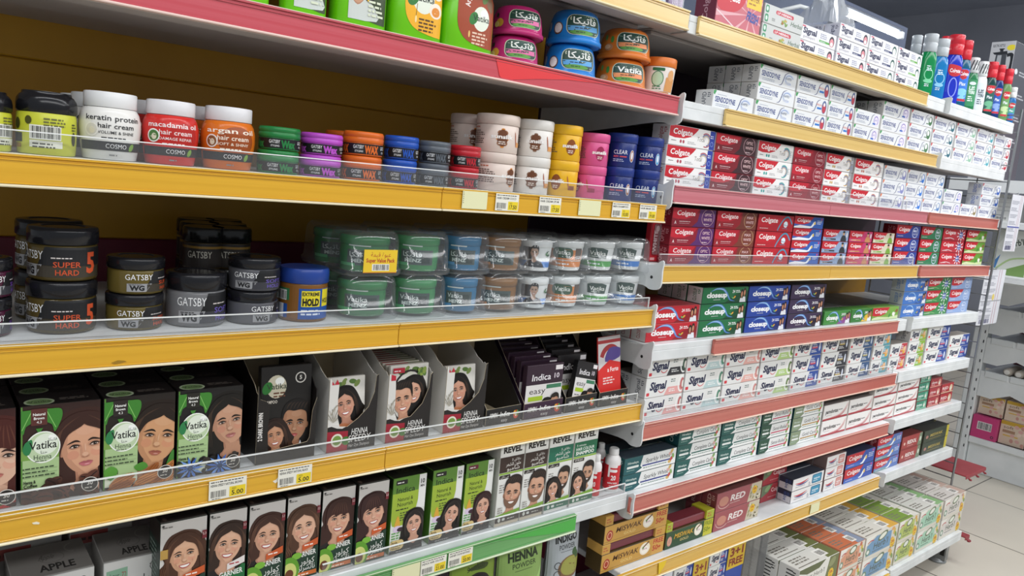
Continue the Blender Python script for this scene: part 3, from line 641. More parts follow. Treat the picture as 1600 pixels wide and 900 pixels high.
# ------------------------------------------------------------------ stacks of cartons
def carton_mesh(w, d, h, art, top='d9d9d9', side='e0e0e0', end=None, topart=None, name='toothpaste_carton'):
    b = MB(); b.bbox(-w/2, w/2, 0, d, 0, h, side, .0012); b.box(-w/2+.001, w/2-.001, .001, d-.001, h-.0005, h+.00005, top)
    b.front(art(w-.0016, h-.0016), -w/2+.0008, 0, .0008)
    if end: b.left(end(d-.0016, h-.0016), -w/2, d-.0008, .0008)
    if topart: b.top(topart(w-.0016, d-.0016), -w/2+.0008, .0008, h+.0001)
    return b
POS = {1: [''], 2: ['lower', 'upper'], 3: ['bottom', 'middle', 'top'], 4: ['bottom', 'second lowest', 'second highest', 'top']}
def stack(z, pl, pr, rows, h, art, look, shelfname, yf=.02, d=.042, depth=1, end=None, top='dcdcdc', side='e2e2e2', topart=None, name='toothpaste_carton', cat='carton', noun='carton', rz=0, jig=.0012, skip=()):
    xl, xr = xat(pl, yf, z+.004), xat(pr, yf, z+.004); wd = xr-xl-.0022
    src = None; rn = random.Random(int(pl*7+z*1000))
    for j in range(depth):
        for i in range(rows):
            if (j, i) in skip: continue
            p = POS[rows][i]; lb = look+(f', {p} of stack' if rows > 1 else '')+(f', {("", "second row back", "third row back", "fourth row back", "fifth row back", "rearmost row")[j]}' if j else '')
            loc = ((xl+xr)/2+rn.uniform(-jig, jig)*.5, yf+j*(d+.0018)+rn.uniform(0, jig), z+.0004+i*(h+.0004))
            if src is None:
                b = carton_mesh(wd, d, h, art, top, side, end, topart); src = b.build(name, None, loc); tag(src, lb, cat, shelfname)
            else: dup(src, loc, None, lb)
    return src
# ------------------------------------------------------------------ the toothpaste bays
W1 = endart('e4e5e6', 'RAPID', '5c6470')
G0 = 'small white cartons on the top shelf'; G1 = 'blue wave white cartons on the second shelf'; G2 = 'red and white cartons on the third shelf'; G3 = 'red cartons on the fourth shelf'
G4 = 'bold word cartons on the fifth shelf'; G5 = 'smile logo cartons on the sixth shelf'; G6 = 'cartons on the seventh shelf'; G7 = 'cartons on the lowest wall shelf'; G8 = 'herbal cartons on the base shelf'
# top
h = .0345
stack(ZB[0], 1188, 1249, 2, .041, lpherb, 'silver carton with red banner and herb pile', G0, d=.05, end=endart('b9bbb9', 'Herbal', '3c8f66'), top='c4c6c4', side='c2c4c2')
stack(ZB[0], 1116, 1186, 1, .098, wrapcol, 'large pink shrink wrapped carton with yellow offer corner', G0, d=.055, end=endart('7c3d4c', 'Colgate', 'c9a0a8'), top='b05a68', side='a84c5c')
stack(ZB[0], 1247, 1302, 2, h, sgum('5aa84a', 1), 'white gum carton with pale green bar', G0, top='e0e0e8', end=endart('dcdce6', 'Signal', '2c2f55'))
stack(ZB[0], 1304, 1350, 3, h, sgum('2c3566', 1), 'white gum carton with navy bar and pink gum', G0, depth=3, top='e0e0e8', end=endart('dcdce6', 'Signal', '2c2f55'))
stack(ZB[0], 1351, 1395, 3, h, sgum('2c3566', 0), 'white gum carton with navy bar and pale tooth', G0, top='e0e0e8')
stack(ZB[0], 1396, 1433, 3, h, sgum('6fae4a', 0), 'white gum carton with leaf green bar beside the bottles', G0, top='e0e0e8')
# second: white cartons with a dark blue wave
s1 = [(1112, 1176, 1, sens('c2c8d8', 0), 'lone white wave carton at the far left end', 1), (1178, 1236, 3, sens('c2c8d8', 0), 'white wave carton with swirl, leftmost tall stack', 3), (1237, 1288, 3, sens('c0404e', 1), 'white wave carton with red tooth, second tall stack', 1),
 (1289, 1329, 3, sens('c0404e', 1), 'white wave carton with red tooth, third tall stack', 1), (1331, 1370, 2, sens('6d62b0', 2), 'white wave carton with purple ring, in the short stack', 1), (1372, 1413, 3, sens('6d62b0', 2), 'white wave carton with purple ring, in the tall stack', 3),
 (1415, 1450, 3, sens('4a7a52', 3, 'c8434a'), 'white wave carton with green herb disc', 1), (1452, 1485, 3, sens('2f6b78', 3, 'c8434a'), 'white wave carton with deep teal disc', 1), (1487, 1518, 3, sens('8fbba0', 3, 'c8434a'), 'white wave carton with pale mint disc', 1),
 (1519, 1545, 3, sens('4aa0ac', 3, 'c8434a'), 'white wave carton with bright turquoise disc', 1), (1547, 1573, 3, sens('c03a48', 3, 'c8434a'), 'white wave carton with crimson disc, right end', 1)]
for a, b, r, ft, lk, dp in s1: stack(ZB[1], a, b, r, .0392, ft, lk, G1, d=.046, depth=dp, end=W1, top='cfcac2', side='dedcd8')
# third
E2 = endart('d0cccb', 'Colgate', '9c2a36')
s2 = [(1036, 1108, total('b04a5a', '2c3fa0'), 'white carton with red fan and blue end', 'dadada', 3), (1109, 1173, optic('7c1824', '3f2026'), 'dark red carton with black panel', '8a2a34', 3), (1175, 1230, total('2fa39a'), 'white carton with red fan and turquoise dots', 'dadada', 3),
 (1231, 1281, optic('9a1c2c', '8c1a2a'), 'crimson carton with wine coloured oval', '8a2a34', 3), (1282, 1325, total('c9a24a', '9a9a9c'), 'white carton with red fan and silver end', 'c2c2c2', 3), (1327, 1371, total('c06a4a'), 'white carton with red fan and copper ring', 'd8d4ce', 3),
 (1373, 1409, sens('8a8fc4', 3, 'e07a4a'), 'white enamel carton with lavender disc', 'd2d6e0', 3), (1410, 1438, sens('2f78d0', 3, 'e07a4a'), 'white enamel carton with bright blue disc', 'd2d6e0', 3), (1439, 1468, sens('5f86b8', 3, 'e07a4a'), 'white enamel carton with steel blue disc', 'd2d6e0', 3),
 (1470, 1498, sens('3a5fb0', 2), 'white wave carton in the two high stack by the post', 'd2d6e0', 2), (1499, 1525, sens('8a7a4a', 3, 'c8434a'), 'single white wave carton with olive disc', 'd2d6e0', 1), (1527, 1556, sens('2f5fb8', 3, 'c8434a'), 'white wave carton with royal blue disc', 'd2d6e0', 3)]
for a, b, ft, lk, tp, r in s2: stack(ZB[2], a, b, r, .0408 if a < 1372 else .0395, ft, lk, G2, d=.046, end=E2 if a < 1372 else endart('e2e4e8', 'SENSO', '2f5fb8'), top=tp, side=tp)
# fourth
s3 = [(1042, 1110, optic('8e1a2c', '5a2a6a', 'WHITE'), 'red carton with purple panel and oval', 3, .040), (1111, 1174, optic('9c1c28', '7a3a2c', 'WHITE', 'MAX', 'c8a27a'), 'red carton with bronze ringed panel', 3, .040), (1175, 1231, colg('b81e2c', 0, '3aa0c0'), 'red carton with turquoise wave end', 3, .040),
 (1232, 1278, colg('2f5fb4', 1), 'red and royal blue carton with white squirt', 4, .0305), (1280, 1320, colg('8fa6c8', 3, '2e3036'), 'pale blue carton with child in black suit', 3, .031), (1321, 1357, colg('c43a6c', 3, 'c88a5a'), 'magenta carton with child in tan dress', 3, .031), (1358, 1391, colg('d8d2b8', 3, '7aa83c'), 'cream and green carton with child print', 3, .031),
 (1393, 1430, colg('2c3f94', 5, '2c3f94'), 'navy carton with red fan, right of child prints', 3, .040), (1432, 1465, colg('2f7a52', 5, '2f7a52'), 'bottle green carton with red fan', 3, .040), (1466, 1501, colg('b8323e', 2, 'e8d8da'), 'red carton with white starburst', 3, .040), (1503, 1534, colg('6a9c3a', 4, 'c9d8a0'), 'leaf green carton with red fan, right end', 3, .040)]
for a, b, ft, lk, r, hh in s3: stack(ZB[3], a, b, r, hh, ft, lk, G3, d=.042, end=endart('7e1826', 'OPTIC', 'c88a90'), top='8c2c36', side='8a2832')
# fifth
EC = endart('d9d4d0', 'CLOSEUP', 'a02a34')
s4 = [(1008, 1088, 2, closeup('c02430', '8e1822'), 'red bold word carton', 3, 'c24a50', EC), (1089, 1161, 3, closeup('1f6f42', '124a2c'), 'dark green bold word carton', 3, '1e4a34', endart('e0dedc', 'CLOSEUP', '1f6f42')), (1162, 1227, 3, closeup('22429a', '14286a'), 'deep blue bold word carton', 1, '24305a', None), (1228, 1283, 3, closeup('3a2a4a', '22182e'), 'dark purple bold word carton', 1, '2c2430', None),
 (1286, 1328, 1, closeup('3f8a3c', '8a4a8c'), 'single green and violet carton', 1, '3f7a3c', None), (1329, 1361, 1, closeup('2f7a34', 'e0b83a'), 'single green and yellow carton', 1, '4f8a3c', None), (1362, 1403, 1, colg('7aa844', 4, 'c8d8a4'), 'single light green carton with red fan', 1, '6f9a44', None),
 (1406, 1443, 3, closeup('3f74c0', '2f5aa4'), 'sky blue bold word carton', 1, '9aa0a8', endart('b9bcc0', 'CLOSEUP', '3f74c0')), (1441, 1478, 3, colg('3a8a4a', 2, '8ac07a'), 'green carton with red fan and white burst', 1, '4a7a4a', None), (1479, 1511, 3, colg('8fa8d4', 5, '2f4a94'), 'pale blue carton with red fan, right end of fifth shelf', 1, '8a94b0', None)]
for a, b, r, ft, lk, dp, tp, en in s4: stack(ZB[4], a, b, r, .0385 if a < 1400 else .0415, ft, lk, G4, d=.042, depth=dp, end=en, top=tp, side=tp)
# sixth: smile logo
s5 = [(1003, 1063, 2, signal('e6a8a4', 'c06a6a'), 'white smile carton with rose panel, lower left', 2), (1064, 1124, 3, signal('bcd2d2', '4f8a70'), 'white smile carton with pale teal panel', 2), (1125, 1180, 3, signal('e6b0a6', 'd08a84'), 'white smile carton with salmon panel', 2), (1181, 1231, 3, signal('b4cf86', '5a7a3a'), 'white smile carton with avocado panel', 1),
 (1233, 1276, 3, signal('2f4f9c', 'd8dcec', 1), 'white smile carton with royal blue end', 1), (1277, 1318, 3, signal('34343c', 'c0a860', 2), 'white smile carton with black end', 1), (1320, 1356, 3, signal('3a5a84', 'b8a860', 2), 'white smile carton with slate blue end', 1), (1358, 1384, 3, signal('5aa0ac', 'e09a4a', 3), 'small smile carton with turquoise cartoon end', 1),
 (1386, 1412, 2, signal('c23c44', 'e6a24a', 3), 'small smile carton with red end', 1), (1414, 1440, 3, signal('8ab43a', 'c89a3c', 3), 'small smile carton with lime end', 1), (1442, 1477, 3, signal('2a4a9c', 'd8dcec', 1), 'smile carton with blue end, far right bay tall stack', 1), (1479, 1510, 2, signal('2a4a9c', 'd8dcec', 1), 'smile carton with blue end, rightmost short stack', 1)]
for a, b, r, ft, lk, dp in s5: stack(ZB[5], a, b, r, .0445 if a < 1357 else .043, ft, lk, G5, d=.045, depth=dp, end=endart('d6d4d2', 'Signal', '55565e'), top='b4aca4', side='d2cfcb')
xl = xat(1003, .02, ZB[5]); xr = xat(1063, .02, ZB[5])
b = carton_mesh(xr-xl-.0022, .045, .0440, signal('35363a', '3f5a48', 0), 'a49c96', 'd2cfcb', endart('d6d4d2', 'Signal', '55565e')); tag(b.build('toothpaste_carton', None, ((xl+xr)/2, .0205, ZB[5]+.0004+2*.0449)), 'white smile carton with black charcoal panel, atop the rose panel stack', 'carton', G5)
# seventh
s6 = [(970, 1052, 2, himal('Sparkly White', '2f3f8c', '1f5d62', 'd8b46a'), 'green and white carton with navy bar', 2, '3f4a54'), (1053, 1119, 3, himal('Complete Care', '24655c'), 'green white carton with teal bar, left stack', 2, '3a524c'), (1120, 1182, 3, himal('Complete Care', '24655c'), 'green white carton with teal bar, right stack', 1, '3a524c'),
 (1184, 1231, 3, himal('Sensi-Relief', 'c23a5c', '24503c'), 'green and white carton with pink bar', 1, '4a524c'), (1233, 1279, 3, himal('Gold Care', 'b08a34', '8a9a7c'), 'white carton with gold bar and leaves', 1, '5c5a4a')]
for a, b, r, ft, lk, dp, tp in s6: stack(ZB[6], a, b, r, .0385, ft, lk, G6, d=.042, depth=dp, end=endart('1f4f54', 'CARE', 'b9d0c8'), top=tp, side='2a5650')
for a, b, r, lk in ((1281, 1320, 2, 'cream carton with red curve, first of the curve stacks'), (1321, 1358, 2, 'cream carton with red curve, second of the curve stacks'), (1359, 1395, 3, 'cream carton with red curve, third of the curve stacks'), (1396, 1429, 3, 'cream carton with red curve, last of the curve stacks')):
    stack(ZB[6], a, b, r, .047 if r == 2 else .041, parod, lk, G6, d=.045, depth=1, end=endart('e2ddd8', 'paro', 'a84a50'), top='8a8280', side='d8d2cc')
for a, b, r, hh, ft, lk in ((1430, 1447, 4, .032, small('3f8a70', 'mint', 'e6f0ea', '8ac0a4'), 'tiny green carton beside the curve cartons'), (1448, 1466, 3, .034, small('a83a40', 'clove', 'f0dcd8', 'd89a8a'), 'tiny crimson carton next to the tiny green ones'), (1467, 1486, 2, .036, small('b03238', 'RED', 'f4e2de', 'd8c0a0'), 'tiny bright red carton by the wire grid')):
    stack(ZB[6], a, b, r, hh, ft, lk, G6, d=.042, top='9a5a58', side='8a3a40')
# lowest wall shelf
Z7 = ZB[7]
stack(Z7, 1113, 1184, 2, .051, redd, 'dusty red carton with yellow burst', G7, d=.045, end=endart('8a4248', 'RED', 'd8b0aa'), top='7c4a48', side='8e4a50', depth=2)
stack(Z7, 1187, 1224, 2, .050, mirr, 'crimson carton set back with leaf corner', G7, yf=.065, d=.05, top='7c3a40', side='8e3a42')
for a, b, r, hh, ft, lk, tp, en in ((1234, 1283, 2, .036, aqua('3a94b8', '2c6f94'), 'white swirl carton with turquoise badge', '3f4450', endart('d2d2d6', 'aqua', '39508f', '2c3246')), (1285, 1315, 3, .036, aqua('d8a09a', 'c87a74'), 'white swirl carton with coral badge', '8a7472', None),
    (1317, 1362, 2, .046, colg('2f52ac', 1, '3f6cc4'), 'blue carton with red fan and yellow sticker', '3a3f58', endart('7e2430', 'Colgate', 'd8a0a4')), (1364, 1402, 3, .039, colg('5a78b8', 1, '7aa0a8'), 'red fan carton with mint squirt, three high', '5a3a50', endart('8e2a34', 'Colgate', 'd8a0a4')),
    (1404, 1436, 2, .046, redol, 'brick red carton with green edge', '7c3432', None)):
    stack(Z7, a, b, r, hh, ft, lk, G7, d=.042, depth=2 if a in (1234, 1285) else 1, end=en, top=tp, side=tp)
# cartons with a window along the top edge
def miswak(z, pl, pr, n, bg, dark, tx, fr, look, yf=.02, h=.066, win=True, ends='4a3a1c', grp=G7):
    xl, xr = xat(pl, yf, z), xat(pr, yf, z); wd = xr-xl-.003; d = .048
    for i in range(n):
        t = thing('toothpaste_carton', look+(', '+POS[n][i]+' of its stack' if n > 1 else ''), 'carton', ((xl+xr)/2, yf, z+.0004+i*(h+.0008)), 0, grp)
        b = MB(); hh = h*.66 if win else h
        b.bbox(-wd/2, wd/2, 0, d, 0, hh, ends, .001)
        A = Art(wd-.002, hh-.002, bg); W = A.W
        A.rect(0, .10, .78*W, .02, dark); A.ell(.08*W, .44, .05*W, .30, 'a83a2c' if bg != '2c5034' else 'c8938a'); A.ring(.08*W, .44, .03*W, .18, .05, 'e6b48a'); A.text('MISWAK', .17*W, .50, .30, tx, .40*W, b=.02, sh=.25); A.text('GOLD', .30*W, .24, .16, 'f0d890', .18*W)
        A.ell(.68*W, .56, .085*W, .36, 'efe6d2'); A.ell(.68*W, .50, .06*W, .22, 'f7f2e6'); A.stroke([(.64*W, .62), (.74*W, .92)], .09, '6a4a34'); A.ell(.65*W, .62, .012*W, .08, '5a8a3c'); A.text('20%', .68*W, .5, .1, 'b05a8a', .08*W, 'c')
        if fr: A.rect(.80*W, 0, .2*W, 1, fr); A.text('FREE', .90*W, .66, .28, 'b8382c' if bg != '2c5034' else '7a8a1c', .17*W, 'c', .03); A.text('50g', .88*W, .26, .30, 'b8382c' if bg != '2c5034' else '7a8a1c', .14*W, 'c', .03)
        b.front(A, -wd/2+.001, 0, .001); b.build('sleeve', t)
        if win:
            q = MB(); q.bbox(-wd/2+.006, wd/2-.006, .006, d-.004, hh, h-.004, '7c3a44' if bg != '2c5034' else '8a3a44', .002); q.build('inner_box', t, (0, 0, 0))
            for s0, s1 in ((-wd/2, -wd/2+wd*.12), (wd/2-wd*.17, wd/2)):
                f = MB(); f.bbox(s0, s1, 0, d, hh+.0001, h, bg if fr is None else fr, .001)
                B = Art(s1-s0-.002, h-hh-.002, bg if bg != '2c5034' else 'a8b43c'); B.micro(.1*B.W, .6, .7*B.W, 2, .3, 'b8603a'); f.front(B, s0+.001, 0, hh+.001); f.build('end_flap', t)
miswak(Z7, 936, 1036, 2, 'c99a48', '7a5a2c', '5c3a1c', 'd2a252', 'gold window carton with chewing stick print')
miswak(Z7, 1037, 1112, 1, '2c5034', '1c3a24', 'd8a838', 'c8c438', 'dark green window carton with yellow end')
stack(Z7, 1439, 1478, 2, .044, lambda w, h: (lambda A: (A.rect(.9*A.W, 0, .1*A.W, 1, 'c8b83c'), A.text('MISWAK', .24*A.W, .4, .26, 'b09a4a', .5*A.W, b=.02, sh=.2), A.ell(.12*A.W, .45, .05*A.W, .14, 'b07a70'), A.rect(.2*A.W, .2, .5*A.W, .05, '8a7a3a'), A)[-1])(Art(w, h, '3a4434')), 'dark green carton with yellow edge by the wire grid', G7, d=.045, depth=2, top='3a3a30', side='3c4034')
# base shelf
hb = .075; yb0 = -.068
tops = 'c9c4ba'
s8 = [(1237, 1300, wherb, herbtop('d8d6ce', '6f7448'), 'white herbal carton with olive end', 'e0ded8', endart('dcdad4', '||||||', '3a3a38')), (1302, 1341, herbl('d89a7c', 'c86a4a', False), herbtop('c4714e', '8a94a8'), 'orange herbal carton', 'c0785c', None), (1342, 1393, herbl('6f98bc', 'e0a860'), herbtop('d6d2c8', 'd8a84a'), 'blue herbal carton with yellow burst', 'd0ccc0', None),
 (1395, 1426, herbl('b4c266', 'd8a040'), herbtop('7f9c44', 'ddd9cf'), 'lime herbal carton', 'c0bca0', None), (1428, 1464, herbl('a4cdb4', '8ab89a'), herbtop('d2d0c8', '8ab07a'), 'mint herbal carton', 'c8ccc0', None), (1466, 1499, herbl('d9d2cc', 'c89a8a'), herbtop('cfc9c2', 'c0a89a'), 'pinkish white herbal carton at the right end', 'cfc8c0', None)]
for a, b, ft, tf, lk, sd, en in s8: stack(ZBASE, a, b, 2, hb, ft, lk, G8, yf=yb0, d=.062, depth=6, end=en, top=sd, side=sd, topart=tf)
# ------------------------------------------------------------------ printed portraits
def portrait(A, cx, cy, s, hair, skin, style='long', tilt=0.0, smile=1, cloth='2c2c30', lip='b0524e', flip=1, hl=None, iris='3a2a20', wave=.04, scarf=None, beard=None, body=True):
    """a printed head: (cx, cy) middle of the face, s the face height, all on the sheet A"""
    ct, st = math.cos(tilt), math.sin(tilt); rn = random.Random(int(cx*999+cy*77+s*555))
    def T(p): x, y = p[0]*flip*s, p[1]*s; return (cx+x*ct-y*st, cy+x*st+y*ct)
    def P(pts, col, sm=4): A.poly([T(p) for p in pts], col, sm)
    def S(pts, wd, col, sm=4, tp=True): A.stroke([T(p) for p in pts], wd*s, col, sm, tp)
    def E(x, y, rx, ry, col, rot=0, n=14): q = T((x, y)); A.ell(q[0], q[1], rx*s, ry*s, col, n, rot+tilt)
    def mixc(c, d, t): return ''.join('%02x' % int(int(c[i:i+2], 16)*(1-t)+int(d[i:i+2], 16)*t) for i in (0, 2, 4))
    dsk = mixc(skin, '5a2a1c', .28); lsk = mixc(skin, 'ffeede', .35); hl = hl or mixc(hair, 'b08060', .25)
    if style != 'male':
        L = -1.25 if style in ('long', 'bangs', 'wavy') else -.75
        lft = [(-.1, .78), (-.38, .68), (-.56, .4), (-.60, .1)]; y = .1; k = 0
        while y > L: y -= .2; k += 1; lft.append((-.60-.10*min(k, 4)/2+(wave*2 if k % 2 else -wave), y))
        rgt = [(.62+.08*min(i, 4)/2+(wave*2 if i % 2 else -wave), L+.2*i) for i in range(0, int((.1-L)/.2)+1)]
        P(lft+[(-.3, L-.05), (.25, L-.05)]+rgt+[(.58, .4), (.40, .68), (.12, .79)], hair)
    if body:
        P([(-1.0, -1.6), (-.85, -1.0), (-.5, -.80), (-.2, -.70), (.2, -.70), (.5, -.80), (.85, -1.0), (1.0, -1.6)], cloth, 3)
        P([(-.17, -.25), (.17, -.25), (.19, -.62), (.30, -.76), (0, -1.02), (-.30, -.76), (-.19, -.62)], dsk, 3); P([(-.13, -.46), (.17, -.52), (.18, -.62), (.26, -.76), (0, -.95), (-.24, -.76), (-.14, -.6)], mixc(skin, dsk, .4), 3)
    if style != 'male' and style != 'none' : pass
    E(-.385, -.02, .05, .10, dsk); E(.385, -.02, .05, .10, mixc(skin, dsk, .5))
    half = [(0, .54), (.20, .51), (.34, .36), (.385, .12), (.375, -.08), (.325, -.26), (.23, -.41), (.11, -.495), (0, -.515)]
    P(half+[(-x, y) for x, y in half[-2:0:-1]], skin)
    P([(-.385, .12), (-.34, .36), (-.26, .30), (-.29, .0), (-.22, -.24), (-.10, -.42), (-.03, -.505), (-.11, -.495), (-.23, -.41), (-.325, -.26), (-.375, -.08)], mixc(skin, dsk, .55), 3)
    E(.20, -.12, .11, .09, mixc(skin, 'd87a6a', .22)); E(-.20, -.12, .10, .09, mixc(skin, 'c06a5a', .25)); E(.04, .34, .17, .10, mixc(skin, lsk, .22)); E(.2, -.06, .08, .04, mixc(skin, lsk, .35), -.3)
    for sx in (-1, 1):      # eyes and brows
        x = sx*.168; E(x, .048, .115, .062, mixc(skin, '6a3a2a', .16)); P([(x-.082, .034), (x-.03, .066), (x+.04, .064), (x+.084, .038), (x+.03, .014), (x-.04, .014)], mixc(dsk, '30201a', .45), 3); P([(x-.062, .035), (x-.02, .054), (x+.03, .053), (x+.064, .037), (x+.02, .021), (x-.03, .021)], mixc('d9cfc8', skin, .25), 3)
        E(x+.008*flip, .038, .031, .027, iris); E(x+.01*flip, .038, .015, .015, '0c0a0a', n=8); E(x+.018, .048, .006, .006, 'e8e4e0', n=6)
        S([(x-.092, .030), (x-.03, .071), (x+.04, .070), (x+.10, .044)], .030, '17110e', 4); S([(x-.07, .018), (x, .010), (x+.07, .022)], .012, mixc(skin, '4a2a20', .5), 3); S([(x-sx*.105, .118), (x-sx*.02, .152 if style != 'male' else .142), (x+sx*.12, .105)], .040 if style != 'male' else .058, mixc(hair, '15100c', .45), 4)
    S([(-.055, .06), (-.05, -.05), (-.075, -.15)], .035, mixc(skin, dsk, .45)); E(.0, -.135, .055, .045, mixc(skin, lsk, .45)); S([(.01, .08), (.008, -.08)], .03, mixc(skin, lsk, .5))
    E(-.045, -.178, .022, .012, dsk, n=8); E(.045, -.178, .022, .012, dsk, n=8); S([(-.08, -.15), (-.04, -.19), (0, -.195), (.04, -.19), (.08, -.15)], .014, dsk)
    if smile:
        P([(-.165, -.275), (-.06, -.262), (0, -.272), (.06, -.262), (.165, -.275), (.10, -.365), (0, -.392), (-.10, -.365)], lip, 3); P([(-.135, -.285), (0, -.290), (.135, -.285), (.08, -.342), (0, -.356), (-.08, -.342)], 'f2ece6', 3); S([(-.20, -.26), (-.235, -.21), (-.22, -.14)], .018, mixc(skin, dsk, .5)); S([(.20, -.26), (.235, -.21), (.22, -.14)], .018, mixc(skin, dsk, .35))
    else:
        P([(-.125, -.300), (-.04, -.268), (0, -.278), (.04, -.268), (.125, -.300), (0, -.312)], mixc(lip, '5a2020', .25), 3); P([(-.115, -.304), (0, -.314), (.115, -.304), (.06, -.362), (0, -.372), (-.06, -.362)], lip, 3); E(.015, -.335, .045, .012, mixc(lip, 'ffdede', .4), n=8)
    if beard:
        P([(-.385, .08), (-.33, -.12), (-.20, -.215), (0, -.235), (.20, -.215), (.33, -.12), (.385, .08), (.385, -.12), (.335, -.32), (.22, -.48), (0, -.56), (-.22, -.48), (-.335, -.32), (-.385, -.12)], beard, 3); P([(-.14, -.285), (0, -.275), (.14, -.285), (.08, -.35), (0, -.365), (-.08, -.35)], 'f0eae4' if smile else lip, 3); S([(-.15, -.285), (0, -.27), (.15, -.285)], .016, lip)
    if style == 'male':
        P([(-.41, .06), (-.43, .34), (-.36, .60), (-.16, .76), (.10, .80), (.34, .70), (.44, .46), (.42, .06), (.375, .22), (.33, .38), (.16, .46), (-.05, .43), (-.24, .46), (-.34, .36), (-.375, .22)], hair, 4)
        for i in range(6): S([(-.30+.11*i, .47), (-.24+.11*i, .62), (-.14+.1*i, .70)], .028, hl)
    elif style == 'bangs':
        P([(-.44, -.25), (-.47, .2), (-.38, .58), (-.1, .72), (.2, .70), (.42, .48), (.46, .1), (.43, -.25), (.385, .05), (.33, .19), (.2, .16), (.06, .20), (-.08, .15), (-.2, .21), (-.33, .14), (-.385, .03)], hair, 4)
        for i in range(7): S([(-.30+.1*i, .18+.02*(i % 2)), (-.22+.075*i, .42), (-.08+.04*i, .62)], .022, hl)
    else:
        P([(.05, .70), (-.22, .66), (-.44, .42), (-.50, .0), (-.52, -.45), (-.43, -.55), (-.41, -.1), (-.355, .10), (-.24, .31), (.03, .47)], hair, 4); P([(.0, .70), (.26, .66), (.46, .42), (.52, .0), (.54, -.45), (.44, -.55), (.41, -.1), (.375, .12), (.28, .31), (.02, .47)], hair, 4)
        for i in range(4): S([(-.05-.05*i, .63-.03*i), (-.34-.035*i, .42-.04*i), (-.43-.03*i, .0), (-.45-.04*i, -.5)], .022, hl); S([(.1+.05*i, .63-.03*i), (.36+.03*i, .40-.04*i), (.44+.03*i, .0), (.46+.04*i, -.5)], .022, hl)
        if style == 'wavy':
            for i in range(3): S([(-.5-.06*i, -.2), (-.56-.05*i, -.5), (-.46-.07*i, -.75), (-.58-.05*i, -1.05)], .035, hl); S([(.52+.06*i, -.2), (.58+.05*i, -.5), (.48+.07*i, -.75), (.6+.05*i, -1.05)], .035, hl)
# ------------------------------------------------------------------ jars, tubs and bottles
def jarpos(pl, pr, z, yf):
    r = .03
    for _ in range(8):
        cy = yf+r; xl, xr = xat(pl, cy, z), xat(pr, cy, z); cx = (xl+xr)/2; r = (xr-xl)/2*math.cos(math.atan2(cx, cy+1))
    return cx, cy, r
def rof(prof, z):
    for (r0, z0), (r1, z1) in zip(prof, prof[1:]):
        if z0 <= z <= z1 and z1 > z0: return r0+(r1-r0)*(z-z0)/(z1-z0)
    return prof[-1][0]
def wrapart(b, A, prof, z0, th0=0.0, off=.0004):      # print wrapped round a turned body
    w = A.W*A.h
    def fn(u, v, l):
        r = rof(prof, z0+v)+off+EPS*l; a = th0+(u-w/2)/max(r, .01); return (r*math.sin(a), -r*math.cos(a), z0+v)
    return b.art(A, fn, .004)
def loftart(b, A, secs, z0, x0=0.0, off=.0005):       # print on the front of a lofted bottle
    w = A.W*A.h
    def fn(u, v, l):
        x = x0+u-w/2; z = z0+v
        for s0, s1 in zip(secs, secs[1:]):
            if s0[0] <= z <= s1[0]: break
        t = min(max((z-s0[0])/((s1[0]-s0[0]) or 1), 0), 1); hw, hd, e = (s0[i]+(s1[i]-s0[i])*t for i in (1, 2, 3))
        return (x, -hd*max(1-min(abs(x/hw), .999)**e, 0)**(1/e)-off-EPS*l, z)
    return b.art(A, fn, .005)
def jar(name, label, cat, pos, z, group, H, body, lidp, bm, lm, arts=(), inner=None):
    """body/lidp: (r fraction, z fraction) outlines; arts: (Art, z0 fraction, angle)"""
    cx, cy, r = pos; t = thing(name, label, cat, (cx, cy, z), 0, group); vw = -math.atan2(cx, 1+cy)
    pb = [(a*r, c*H) for a, c in body]; pl = [(a*r, c*H) for a, c in lidp]
    b = MB(); b.lathe(pb, bm, n=48)
    for A, z0, th in arts: wrapart(b, A, pb, z0*H, th+vw)
    b.build('jar', t)
    if lidp: MB().lathe(pl, lm, n=48).build('lid', t)
    if inner: MB().lathe([(a*r*.93, c*H) for a, c in body[1:-1]], inner, n=40).build('contents', t)
    return t
GA = 'green shampoo bottles and hammam cream tubs'; GB = 'hair cream and wax jars'; GC = 'hair gel jars'
Z = ZA[1]+.0005
def vat(A, x, y, s, txt='Vatika', tc='1f2a24', bg='e6ecdc'):
    A.ell(x, y, .26*s, .3*s, bg); A.ell(x-.24*s, y-.02*s, .12*s, .17*s, '2f7a34', rot=-.5); A.ell(x+.08*s, y+.14*s, .12*s, .1*s, 'f7f8f2'); A.text(txt, x-.26*s, y-.06*s, .15*s, tc, .52*s, b=.012)
